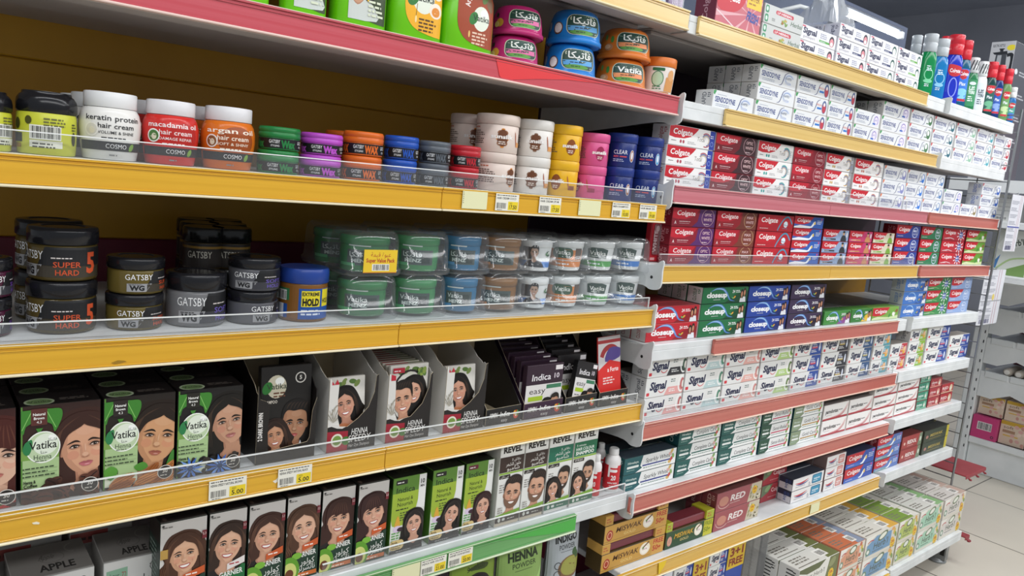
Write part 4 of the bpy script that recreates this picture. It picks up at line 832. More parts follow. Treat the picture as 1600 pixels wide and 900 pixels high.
def shampoo(pl, pr, lab, label, first=False):
    cy = .048; xl, xr = xat(pl, cy, Z), xat(pr, cy, Z); cx = (xl+xr)/2; hw = (xr-xl)/2*.90; hd = hw*.56
    t = thing('shampoo_bottle', label, 'bottle', (cx, cy, Z), 0, GA)
    secs = [(0, hw*.94, hd*.92, 3.4), (.004, hw, hd, 3.6), (.05, hw*1.0, hd, 3.6), (.085, hw*.97, hd*.98, 3.4), (.098, hw*.88, hd*.92, 3), (.105, hw*.66, hd*.75, 2.6), (.109, hw*.36, hd*.5, 2.2)]
    b = MB(); b.loft(secs, m('6cc414', .28), 48)
    A = Art(hw*1.5, .088); W = A.W
    def rrbg(c): A.poly([(0, 1), (W, 1), (W, .10), (.9*W, .0), (.35*W, .06), (.1*W, .2), (0, .45)], c, 4)
    if lab == 0:
        rrbg('3c4a30'); A.poly([(0, 1), (.42*W, 1), (.42*W, .05), (.2*W, .1), (.04*W, .3)], 'b8c4b4', 0); portrait(A, .22*W, .62, .36, '1c1714', 'd8a684', 'long', cloth='ccd2cc'); vat(A, .74*W, .72, .58); A.micro(.5*W, .32, .44*W, 4, .07, 'dbe2c8'); A.ell(.48*W, .38, .02, .05, 'e0b83c')
    elif lab == 1:
        rrbg('f0b022'); vat(A, .46*W, .60, .85); A.ell(.80*W, .44, .14, .13, 'f4e8d8'); A.ell(.80*W, .42, .09, .08, 'e08a2c'); A.ell(.84*W, .74, .12, .12, 'f4e4cc'); A.ell(.85*W, .72, .08, .07, 'e08a2c'); A.text('E', .12*W, .86, .10, '4a2c14', b=.04); A.micro(.36*W, .24, .55*W, 4, .06, '5c3c14'); A.ell(.28*W, .24, .02, .06, 'f6dc9a'); A.stroke([(.30*W, .5), (.28*W, .3)], .012, '8a6a1c')
    elif lab == 2:
        rrbg('a04424'); vat(A, .62*W, .50, .72); A.text('Argan', .30*W, .66, .11, 'f2e6e0', .26, b=.02, rot=math.pi/2); A.micro(.4*W, .22, .5*W, 4, .06, 'e8c8b0'); A.ell(.32*W, .2, .02, .06, 'e8c070'); A.ell(.84*W, .8, .08, .16, '7c5a3c', rot=.4); A.ell(.7*W, .86, .06, .1, '5c7a3c', rot=-.5)
    if lab is not None: loftart(b, A, secs, .012, hw*.12)
    b.build('bottle', t); MB().loft([(.1093, hw*.44, hd*.7, 2.4), (.111, hw*.46, hd*.72, 2.4), (.1225, hw*.44, hd*.70, 2.4), (.124, hw*.38, hd*.6, 2.4)], m('2f7a24', .3), 32).build('cap', t)
    return t
shampoo(340, 420, None, 'green shampoo bottle at the far left of the top shelf, mostly above the frame')
shampoo(434, 508, 0, 'green shampoo bottle with dark photo label, left of a similar one')
shampoo(512, 599, 0, 'green shampoo bottle with dark photo label, beside the yellow label one')
shampoo(597, 684, 1, 'green shampoo bottle with yellow egg label')
shampoo(677, 762, 2, 'green shampoo bottle with brown argan label')
# hammam cream tubs, stacked in pairs
def tub(pl, pr, n, H, col, dk, lab2, fruit, label, last_latin=False):
    pos = jarpos(pl, pr, Z+.02, .018); r = pos[2]
    for i in range(n):
        t = thing('cream_tub', label+(', '+POS[n][i]+' of the pair' if n > 1 else ''), 'tub', (pos[0]+(.004 if i else 0), pos[1], Z+i*(H+.0005)), 0, GA)
        pb = [(.94*r, 0), (.975*r, .03*H), (.975*r, .16*H), (.955*r, .2*H), (.93*r, .45*H), (.88*r, .7*H), (.81*r, .88*H), (.74*r, .965*H), (.66*r, H)]
        b = MB(); b.lathe(pb, m(col, .25), n=48)
        A = Art(r*2.3, H*.72); W = A.W
        A.rr(.36*W, .10, .60*W, .84, .3, 'c9d2b8'); A.rr(.375*W, .12, .57*W, .80, .28, '1f4238'); A.poly([(.40*W, .26), (.92*W, .30), (.90*W, .50), (.38*W, .46)], lab2); A.ell(.62*W, .21, .2*W, .09, '5a9a3c')
        if last_latin and i == 0: A.text('Vatika', .44*W, .52, .26, 'f0f2ec', .46*W, b=.02)
        else: A.text(ar('فاتيكا'), .46*W, .56, .28, 'f0f2ec', .40*W, b=.015)
        A.micro(.50*W, .36, .26*W, 1, .09, dk); A.micro(.52*W, .2, .2*W, 1, .08, '234a1c')
        for (x, y, a, c_, cc) in fruit: A.ell(x*W, y, a, c_, cc)
        wrapart(b, A, pb, .16*H, -math.atan2(pos[0], 1+pos[1])); b.build('tub', t)
        MB().lathe([(.99*r, .01*H), (1.01*r, .03*H), (1.01*r, .13*H), (.98*r, .155*H)], m(col, .3), n=48, cap0=False, cap1=False).build('rim', t)
hT = lambda px, py, y=.06: at(px, py, y).z
tub(758, 841, 2, hT(800, 47)-Z-.012, 'b8246c', '5a1440', 'd86a9c', [(.2, .3, .22, .2, 'd89a3c'), (.14, .22, .16, .14, 'e6c07a'), (.14, .66, .1, .12, '3a2a2a')], 'magenta hammam cream tub')
tub(846, 930, 2, hT(890, 62)-Z-.010, '1f7fd0', '14406c', '5aa4dc', [(.22, .36, .24, .26, '6a4a34'), (.22, .37, .19, .21, 'f2f0ec'), (.02, .45, .12, .2, '8aa4b8')], 'blue hammam cream tub with coconut')
tub(926, 1008, 2, hT(965, 84)-Z-.010, 'd8762a', '6a3a14', 'e8905a', [(.22, .24, .24, .16, 'c98a5c'), (.20, .26, .17, .1, 'e8b88c'), (.28, .6, .09, .16, '4a8a3c'), (.16, .7, .08, .14, '6aa44a')], 'orange hammam cream tub with almond', True)
pos = jarpos(1001, 1053, Z+.03, .018); Hh = hT(1026, 93)-Z
A = Art(pos[2]*2.2, Hh*.70); A.ell(.42*A.W, .55, .2, .24, 'b9d4b0'); A.ring(.42*A.W, .55, .22, .27, .03, '4a8a5c'); A.rr(.26*A.W, .84, .34*A.W, .11, .04, '2f6a44'); A.micro(.3*A.W, .24, .3*A.W, 2, .08, '4a7a54'); A.poly([(.62*A.W, .1), (.95*A.W, .1), (.98*A.W, .6), (.66*A.W, .62)], 'd89a5c', 0); A.rect(.1*A.W, .02, .7*A.W, .06, 'c8763c'); A.ell(.82*A.W, .7, .16, .2, 'e0a870')
jar('hair_mask_tub', 'white hair mask tub with orange lid at the end of the red strip shelf', 'tub', pos, Z, GA, Hh, [(.80, 0), (.84, .02), (.90, .4), (.95, .72), (.95, .76)], [(.98, .765), (1, .78), (1, .975), (.96, 1)], m('ece4dc', .4), m('d9762c', .35), [(A, .06, .15)])
# second shelf ----------------------------------------------------------------
Z = ZA[2]+.0005
def creamjar(pl, pr, ptop, kind, label, yf=.02, th=.12, pos=None, H=None):
    pos = pos or jarpos(pl, pr, Z+.05, yf); r = pos[2]; H = H or hT((pl+pr)/2, ptop, pos[1]-r*.6)-Z
    if kind == 'yellow':
        A = Art(r*2.6, H*.55); W = A.W; A.rect(0, .22, .20*W, .26, '1f1c18'); A.bars(.34*W, .36, .36*W, .34, bg='ecece4'); A.rect(.32*W, .10, .42*W, .2, 'eeeedf'); A.micro(.36*W, .18, .34*W, 2, .09, '55554a'); A.ell(.30*W, .86, .10, .12, '4a4a1c'); A.micro(.5*W, .9, .34*W, 3, .09, '6a6a3c'); A.ell(.94*W, .4, .09, .2, '3c3a1c'); A.micro(.90*W, .8, .1*W, 3, .08, '4a4a2c'); A.ell(.1*W, .75, .12, .16, '3c3a24'); A.rect(0, .06, .18*W, .12, '9a7a2c')
        return jar('hair_cream_jar', label, 'jar', pos, Z, GB, H, [(.90, 0), (.95, .02), (.975, .2), (.985, .45), (.97, .63), (.94, .66)], [(.95, .665), (1.0, .70), (1.0, .80), (.97, .88), (.88, .94), (.82, .955), (.80, 1.0)], m('c9cc3c', .3), m('17171b', .2), [(A, .06, th)])
    col, lc, t1, tx, t2, fr = {'k': ('e9e7e2', 'e6e6e6', 'keratin protein', '2a2a2c', 'VOLUME & SHINE', 'd8d4c8'), 'm': ('cf2f2a', 'e2e0e2', 'macadamia oil', 'f4e6e4', 'DAMAGE REPAIR', '4a7a3c'), 'a': ('d8701f', 'e2e0e2', 'argan oil', 'f6ead8', 'SOFT & SHINY', '8a5a34')}[kind]
    A = Art(r*2.4, H*.70); W = A.W
    if kind == 'a': A.ell(.60*W, .62, .44, .34, '9c4a1c')
    if kind == 'm': A.ell(.66*W, .62, .34, .30, 'b82622')
    A.text(t1, .50*W, .80, .115, tx, .78*W, 'c', .012); A.text('hair cream', .54*W, .64, .11, tx, .50*W, 'c', .01); A.text(t2, .54*W, .52, .065, tx, .50*W, 'c', .006); A.micro(.34*W, .42, .44*W, 1, .06, tx)
    A.ell(.20*W, .60, .15, .15, 'efece6'); A.ell(.20*W, .60, .12, .12, fr); A.ell(.21*W, .58, .06, .07, 'e4dcc4')
    A.rect(0, .17, W, .19, '1b1b1d'); A.text('COSMO', .40*W, .22, .10, 'eeeeee', .28*W, b=.0); A.ell(.76*W, .26, .05, .09, '7aa43c', rot=-.5); A.micro(.45*W, .06, .14*W, 1, .06, '8a8a88')
    return jar('hair_cream_jar', label, 'jar', pos, Z, GB, H, [(.80, 0), (.85, .01), (.93, .22), (.99, .45), (.985, .58), (.92, .70), (.83, .765), (.80, .77)], [(.83, .775), (.845, .785), (.845, .985), (.82, 1.0)], m(col, .25), m(lc, .3), [(A, .02, th)])
creamjar(-78, 20, 140, 'yellow', 'yellow hair cream jar with black lid, cut by the left edge', th=.75)
creamjar(23, 121, 143, 'yellow', 'yellow hair cream jar with black lid and barcode', th=-.1)
for pl, pr, tp, kd, lb in ((121, 221, 144, 'k', 'white keratin hair cream jar'), (220, 311, 157, 'm', 'red macadamia hair cream jar'), (312, 399, 167, 'a', 'orange argan hair cream jar')):
    t = creamjar(pl, pr, tp, kd, lb+', front one')
    x, y, zz = t.location; r = (t.children[0].bound_box[4][0])
    for k in range(1, 3): dup(t, (x-.002*k, y+k*(2*r+.003), Z), None, lb+(', second one back' if k == 1 else ', deepest one'))
def wax(pl, pr, n, ptop, col, word, label, behind=0, dk='18181a'):
    pos = jarpos(pl, pr, Z+.03, .02); r = pos[2]; H = (hT((pl+pr)/2, ptop, pos[1]-r*.7)-Z)/n; src = None
    for j in range(behind+1):
        for i in range(n):
            lb = label+f', {POS[n][i]} of the pair'+(' behind' if j else ''); loc = (pos[0]+(i*.001), pos[1]+j*(2*r+.003), Z+i*(H+.0004))
            if src is None:
                A = Art(r*4.6, H*.42, dk); W = A.W
                for o in (-.02, .33, .66):
                    A.text('GATSBY', (.03+o)*W, .50, .36, 'e4e4e4', .115*W, b=.01); A.text('STYLING', (.05+o)*W, .16, .19, 'd0d0d0', .09*W, b=.03); A.text(word, (.155+o)*W, .10, .74, col, .165*W, b=.06)
                src = jar('hair_wax_jar', lb, 'jar', pos, loc[2]-0, GB, H, [(.90, 0), (.97, .02), (.97, .08), (.97, .50), (.95, .52)], [(.975, .525), (1, .55), (1, .72), (.985, .73), (.985, .76), (1, .77), (1, .90), (.95, .985), (.5, 1)], m(col, .3), m(col, .3), [(A, .07, .15)])
                src.location = (loc[0], loc[1], loc[2]+ZC)
            else: dup(src, loc, None, lb)
wax(401, 467, 2, 198, '1f7a3c', 'Wax', 'emerald green hair wax jar')
wax(467, 533, 2, 208, 'b64cc0', 'Wax', 'violet hair wax jar')
wax(533, 596, 2, 205, 'd8671f', 'WAX', 'orange hair wax jar', 1)
wax(597, 651, 2, 212, '1f4fae', 'WAX', 'cobalt blue hair wax jar')
wax(651, 701, 2, 220, '5a6068', 'WAX', 'slate grey hair wax jar')
wax(700, 748, 2, 227, 'b81f2c', 'WAX', 'crimson hair wax jar')
def sunsilk(pl, pr, n, ptop, col, lidc, circ, label, txt='sunsilk', tc='f4f0ec', behind=0, th=(.35, .05), clear=False):
    pos = jarpos(pl, pr, Z+.05, .02); r = pos[2]; H = (hT((pl+pr)/2, ptop, pos[1]-r*.7)-Z)/n; srcs = {}
    for j in range(behind+1):
        for i in range(n):
            lb = label+f', {POS[n][i]} of the pair'+(' behind' if j else ''); loc = (pos[0]+.0006*i, pos[1]+j*(2*r+.003), Z+i*(H+.0005))
            A = Art(r*3.6, H*.62); W = A.W
            if clear:
                A.text('CLEAR', .38*W, .52, .20, 'e8ecf4', .26*W, b=.006); A.text('MEN', .385*W, .36, .09, 'e4606a', .09*W, b=.02); A.rect(.50*W, .37, .13*W, .06, 'c84a54'); A.micro(.38*W, .24, .24*W, 2, .08, 'b9c4e0'); A.ell(.74*W, .46, .11, .26, circ); A.ell(.74*W, .48, .06, .18, 'e2e6ee'); A.ring(.74*W, .46, .12, .28, .03, 'c8ccd8')
            else:
                A.micro(.04*W, .92, .30*W, 1, .09, 'c0603c'); A.micro(.03*W, .76, .32*W, 7, .085, '6a5a52'); 
                if circ == '6b3f26': 
                    for k in range(8): A.ell(.58*W+.24*math.cos(k*.785), .52+.36*math.sin(k*.785), .09, .05, ('d88a34', '9a6a4c')[k % 2] if label[0] == 'c' else '8a6a54', rot=k*.785+1.57, n=10)
                A.ell(.58*W, .52, .24, .36, circ); A.text(txt, .58*W, .50, .17, tc, .30*W, 'c', .035); A.micro(.53*W, .34, .12*W, 2, .08, 'e4d8cc'); A.rect(.80*W, .2, .13*W, .2, 'd89a5c' if circ == '6b3f26' else circ); A.ell(.79*W, .55, .03, .3, 'b0603c', rot=.2)
            t = th[i % 2]
            q = jar('hair_mask_jar', lb, 'jar', pos, loc[2], GB, H, [(.93, 0), (.965, .02), (.965, .70), (.94, .725)], [(.965, .73), (1, .745), (1, .965), (.96, 1)], m(col, .3), m(lidc, .35), [(A, .06, t)]); q.location = (loc[0], loc[1], loc[2]+ZC)
sunsilk(738, 806, 2, 177, 'e4d3c8', 'dccbc0', '6b3f26', 'cream hair mask jar with orange ringed disc', behind=1, th=(.64, -.03))
sunsilk(803, 859, 2, 186, 'e9e4de', 'dedad4', '6b3f26', 'off white hair mask jar with brown disc', th=(-.25, -.25))
sunsilk(853, 904, 2, 194, 'eab41c', 'e8b422', '8a4a1c', 'golden yellow hair mask jar', th=(-.64, .1))
sunsilk(898, 947, 2, 207, 'd8568e', 'd8588e', '9c2450', 'rose pink hair mask jar', th=(-1.2, .21))
sunsilk(943, 990, 2, 207, '1c2f74', '1f3580', 'b0683c', 'navy hair mask jar with copper emblem', clear=True, th=(-.1, -.1))
sunsilk(984, 1030, 2, 213, '1c2f74', '1f3580', '2f9ad0', 'navy hair mask jar with sky blue emblem', clear=True, th=(-.1, -.1))
# third shelf ----------------------------------------------------------------
Z = ZA[3]+.0005
def geljar(pl, pr, n, ptop, col, num, numc, label, yf=.03, th=(0, 0), behind=0, tr=.35, lidc='1a1a1e', yback=None):
    pos = jarpos(pl, pr, Z+.03, yf); r = pos[2]; H = (hT((pl+pr)/2, ptop, pos[1]-r*.8)-Z)/n
    gm = gel('gel_'+col, col, tr)
    for j in range(behind+1):
        for i in range(n):
            lb = label+(f', {POS[n][i]} of the pair' if n > 1 else '')+(' behind' if j else ''); loc = (pos[0]+.001*i-.004*j, pos[1]+j*(2*r+.004), Z+i*(H+.0004))
            A = Art(r*3.0, H*.62); W = A.W
            A.poly([(.36*W, .96), (W, .96), (W, .40), (.28*W, .40)], '1d1d1f'); A.poly([(.04*W, .06), (.26*W, .06), (.33*W, .42), (.04*W, .42)], '9a9a9c'); A.rect(.27*W, .05, .68*W, .34, '3c362c' if numc == 'c8502c' else '3a3a40')
            A.text('GATSBY', .02*W, .58, .26, 'ececec', .32*W); A.text('WG', .07*W, .12, .22, '1c1c1e', .17*W, b=.05); A.micro(.06*W, .36, .2*W, 1, .06, '3a3a3a')
            A.text(num, .76*W, .20, .62, numc, .11*W, b=.04); A.micro(.42*W, .62, .26*W, 1, .07, 'd0c8c4'); A.text('SUPER' if num == '5' else 'SOFT', .44*W, .36, .17, numc, .26*W, b=.01); A.text('HARD' if num == '5' else 'HOLD', .46*W, .12, .17, numc, .22*W, b=.01)
            t = jar('hair_gel_jar', lb, 'jar', pos, loc[2], GC, H, [(.86, 0), (.94, .02), (.97, .08), (.97, .60), (.95, .66), (.90, .675)], [(.955, .68), (1, .70), (1, .93), (.97, .985), (.62, 1.0), (.60, .985)], gm, m(lidc, .18), [(A, .05, th[i % 2])], inner=m(col, .4)); t.location = (loc[0], loc[1], loc[2]+ZC)
geljar(-70, 19, 2, 405, '5a2440', '2', '7a4ab0', 'plum hair gel jar cut by the left edge', th=(1.3, 1.3))
geljar(39, 152, 2, 357, '6a5a30', '5', 'c8502c', 'large amber hair gel jar with orange 5', th=(-.05, -.1), behind=1, yf=.03)
geljar(163, 255, 2, 404, '7a6a34', '5', 'c8502c', 'small amber hair gel jar', th=(.85, 1.1))
geljar(256, 353, 1, 428, '8e8e90', '2', '6a5ab0', 'single grey hair gel jar', th=(.85, .85))
geljar(352, 435, 2, 404, '6e6e74', '2', '6a5ab0', 'small grey hair gel jar', th=(1.45, .65))
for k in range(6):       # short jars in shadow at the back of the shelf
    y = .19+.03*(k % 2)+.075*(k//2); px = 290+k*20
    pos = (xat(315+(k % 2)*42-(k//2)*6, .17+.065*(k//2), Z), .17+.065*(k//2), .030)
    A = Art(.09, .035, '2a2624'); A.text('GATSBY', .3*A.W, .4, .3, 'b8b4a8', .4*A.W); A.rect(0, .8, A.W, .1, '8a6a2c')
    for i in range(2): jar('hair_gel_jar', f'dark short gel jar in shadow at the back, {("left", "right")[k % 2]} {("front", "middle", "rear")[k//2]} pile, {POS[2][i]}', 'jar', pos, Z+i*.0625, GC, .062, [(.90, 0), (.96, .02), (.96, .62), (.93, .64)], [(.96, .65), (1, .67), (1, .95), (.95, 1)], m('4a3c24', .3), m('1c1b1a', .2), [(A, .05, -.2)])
pos = jarpos(433, 512, Z+.03, .03); H = hT(472, 421, pos[1]-pos[2]*.8)-Z; A = Art(pos[2]*2.8, H*.66); W = A.W
A.rect(0, .05, W, .9, '7a4f1c'); A.rect(.44*W, .04, .54*W, .88, '1f4f9c'); A.rect(.48*W, .40, .28*W, .46, 'e0d02c'); A.text('EXTREME', .62*W, .72, .10, '1c1c1c', .26*W, 'c', .04); A.text('HOLD', .62*W, .44, .20, '1c1c1c', .25*W, 'c', .06); A.rect(.80*W, .40, .16*W, .5, 'e0d02c'); A.text('HOLD', .88*W, .5, .14, '1c1c1c', .14*W, 'c', .04); A.micro(.48*W, .26, .34*W, 2, .10, 'dbe2f0'); A.rect(0, .56, .30*W, .34, '2f6a44'); A.bars(.04*W, .58, .2*W, .24, bg='e4e4e0'); A.rect(.02*W, .05, .18*W, .4, 'd8dce4'); A.rect(.20*W, .05, .07*W, .4, '1f4f9c')
jar('hair_gel_jar', 'brown hair gel jar with royal blue lid and yellow hold label', 'jar', pos, Z, GC, H, [(.90, 0), (.96, .02), (.96, .70), (.94, .72)], [(.97, .725), (1, .74), (1, .95), (.95, 1)], m('7a4f1c', .25), m('23418f', .3), [(A, .03, 0)])
# clear two-cup packs
GD = 'clear twin packs of hair cups'
def shell(b, w, d, z0, z1, mt):
    for a, c, top in ((z0, z1, 0),):
        secs = [(a, w*.95, d*.95, 5), (a+.004, w, d, 5), (a+.010, w, d, 5), (a+.012, w*.94, d*.94, 5), (c-.014, w*.90, d*.90, 5), (c-.006, w*.86, d*.86, 5), (c, w*.78, d*.78, 4)]
        b.loft(secs, mt, 32)
def pack(pl, pr, ptop, kind, col, label, sticker=False, depth=1, yf=.02, pt2=None):
    cy0 = yf; xl, xr = xat(pl, yf+.03, Z), xat(pr, yf+.03, Z); wd = (xr-xl)*.93; hw = wd/2; hd = min(hw, .046); cx = (xl+xr)/2; H = (hT((pl+pr)/2, ptop, yf+.02)-Z)/2
    for j in range(depth):
        for i in range(2):
            t = thing('twin_pack', label+f', {POS[2][i]} tray'+(' behind' if j else ''), 'pack', (cx, yf+hd+j*(2*hd+.004), Z+i*(H+.0004)), 0, GD)
            r = hw*.80 if kind == 'gel' else hw*.82; b = MB()
            if kind == 'gel':
                pb = [(r*.88, .005), (r*.93, .009), (r*.95, H*.55), (r*.93, H*.66)]
                b.lathe(pb, gel('gel_'+col, col, .25), n=40); A = Art(r*2.4, H*.56); W = A.W
                A.rect(.28*W, .08, .6*W, .62, '3a4a48'); A.text('Vatika' if i == 0 else ar('فاتيكا'), .32*W, .42, .2, 'dfe6e4', .34*W); A.text('MENZ', .36*W, .20, .14, 'c2ccc8', .3*W, b=.04); A.rect(.30*W, .84, .36*W, .06, 'cfd8d4'); A.rect(.66*W, .14, .16*W, .44, '20302c'); A.rect(.12*W, .04, .3*W, .12, '3f8ac0' if 'blue' in label else '4aa86a' if 'green' in label else 'c88a5a')
                wrapart(b, A, pb, .012, -.15-math.atan2(cx, 1.07)); b.build('cup', t); MB().lathe([(r*.94, H*.665), (r*.98, H*.68), (r*.98, H*.84), (r*.9, H*.87)], gel('gel_'+col, col, .25), n=40).build('lid', t)
            else:
                pb = [(r*.80, .005), (r*.84, .008), (r*.93, H*.66), (r*.93, H*.70)]
                b.lathe(pb, m('e4e6e6', .35), n=40); A = Art(r*2.3, H*.62); W = A.W
                A.rect(0, 0, W, .26, col); A.micro(.3*W, .09, .4*W, 1, .12, 'e8eef4')
                if kind == 'face': A.rect(.10*W, .34, .30*W, .56, '3a3a3c'); portrait(A, .46*W, .62, .42, '1c1a18', 'c2a08a', 'male', cloth='2c3038'); vat(A, .86*W, .60, .4, bg='2f5a3c', tc='eef2ea')
                elif kind == 'label': A.poly([(.30*W, .40), (.74*W, .36), (.78*W, .78), (.5*W, .92), (.28*W, .80)], '27423a'); A.text('Vatika', .34*W, .52, .2, 'eef0ea', .38*W, b=.01); A.micro(.38*W, .44, .3*W, 1, .08, 'c8d0c8')
                else: A.rect(.0, .30, W, .46, col); A.rr(.18*W, .38, .5*W, .46, .2, '27523a'); A.text('Vatika', .24*W, .54, .2, 'eef0ea', .38*W, b=.01); A.rect(.74*W, .34, .22*W, .5, '5a4a40')
                wrapart(b, A, pb, .012, (-.1 if i else .1)-math.atan2(cx, 1.07)*.8); b.build('cup', t); MB().lathe([(r*.95, H*.705), (r*.97, H*.715), (r*.97, H*.86), (r*.92, H*.88)], m('e2e4e4', .35), n=40).build('lid', t)
            s = MB(); shell(s, hw, hd, 0, H, CLEAR2); e = .0012
            s.build('clear_shell', t)
            if sticker and i == 1 and j == 0:
                A = Art(.058, .036, 'e8c432'); W = A.W; A.rect(0, 0, W, .03, 'c8702c'); A.text(ar('عبوة قيمة'), .5*W, .70, .2, 'b0342c', .6*W, 'c'); A.text('Super Value Pack', .5*W, .46, .17, 'b0342c', .86*W, 'c', .03); A.bars(.28*W, .12, .46*W, .24, bg='f0efe6')
                k = MB(); k.bbox(-.029, .029, -.0006, .0004, 0, .036, 'e8c432', .0002); k.front(A, -.029, -.0006, 0); k.build('yellow_sticker', t, (.004, -hd-.0008, .006))
pack(520, 617, 360, 'gel', '2f8a4a', 'clear pack of dark green gel cups', True, 2)
pack(608, 692, 361, 'gel', '3f9a5a', 'clear pack of mid green gel cups', depth=2)
pack(686, 752, 362, 'gel', '2f7fae', 'clear pack of blue gel cups', depth=2)
pack(742, 815, 364, 'gel', '9a6a34', 'clear pack of amber gel cups', depth=2)
pack(806, 858, 369, 'face', '2f78c8', 'clear pack of white cups with blue band and portrait', depth=2)
pack(853, 909, 370, 'band', 'd8823c', 'clear pack of white cups with orange band', depth=2)
pack(903, 957, 371, 'label', '4aa04a', 'clear pack of white cups with green band')
pack(950, 1000, 372, 'label', '2f78c8', 'clear pack of white cups with blue band, right end')
# ------------------------------------------------------------------ hair colour shelves
GE = 'henna boxes on the left shelf'; GF = 'sachet trays'; GH = 'hair colour boxes on the green strip shelf'
def hbox(x0, x1, z, h, d, yf, label, group, front, topc, sidec, topart=None, leftart=None, name='hair_colour_box', depth=1, rz=0, cat='box'):
    w = x1-x0-.002; src = None
    for j in range(depth):
        lb = label+('' if j == 0 else (', box behind it', ', third box back', ', fourth box back')[j-1]); loc = ((x0+x1)/2, yf+j*(d+.002), z+.0004)
        if src is None:
            b = MB(); b.bbox(-w/2, w/2, 0, d, 0, h, sidec, .0008); b.box(-w/2+.001, w/2-.001, .001, d-.001, h-.0004, h+.00004, topc)
            A = Art(w-.0012, h-.0012); front(A); b.front(A, -w/2+.0006, 0, .0006)
            if topart: T = Art(w-.0012, d-.0012); topart(T); b.top(T, -w/2+.0006, .0006, h+.0001)
            if leftart: T = Art(d-.0012, h-.0012); leftart(T); b.left(T, -w/2, d-.0006, .0006)
            src = tag(b.build(name, None, loc, rz), lb, cat, group)
        else: dup(src, loc, None, lb)
    return src
Z4, Z5 = ZA[4], ZA[5]
def leafs(A, x, y, s, col='3f8230'):
    for sx in (-1, 1):
        P = [(x+sx*.07*s, y), (x+sx*.20*s, y+.02*s), (x+sx*.34*s, y), (x+sx*.36*s, y-.14*s), (x+sx*.30*s, y-.32*s), (x+sx*.24*s, y-.42*s), (x+sx*.20*s, y-.28*s), (x+sx*.10*s, y-.20*s)]
        A.poly(P, col, 3); A.stroke([(x+sx*.12*s, y-.02*s), (x+sx*.26*s, y-.34*s)], .012*s, '8ac46a')
    A.poly([(x-.05*s, y-.33*s), (x+.06*s, y-.33*s), (x+.0*s, y-.44*s)], col)
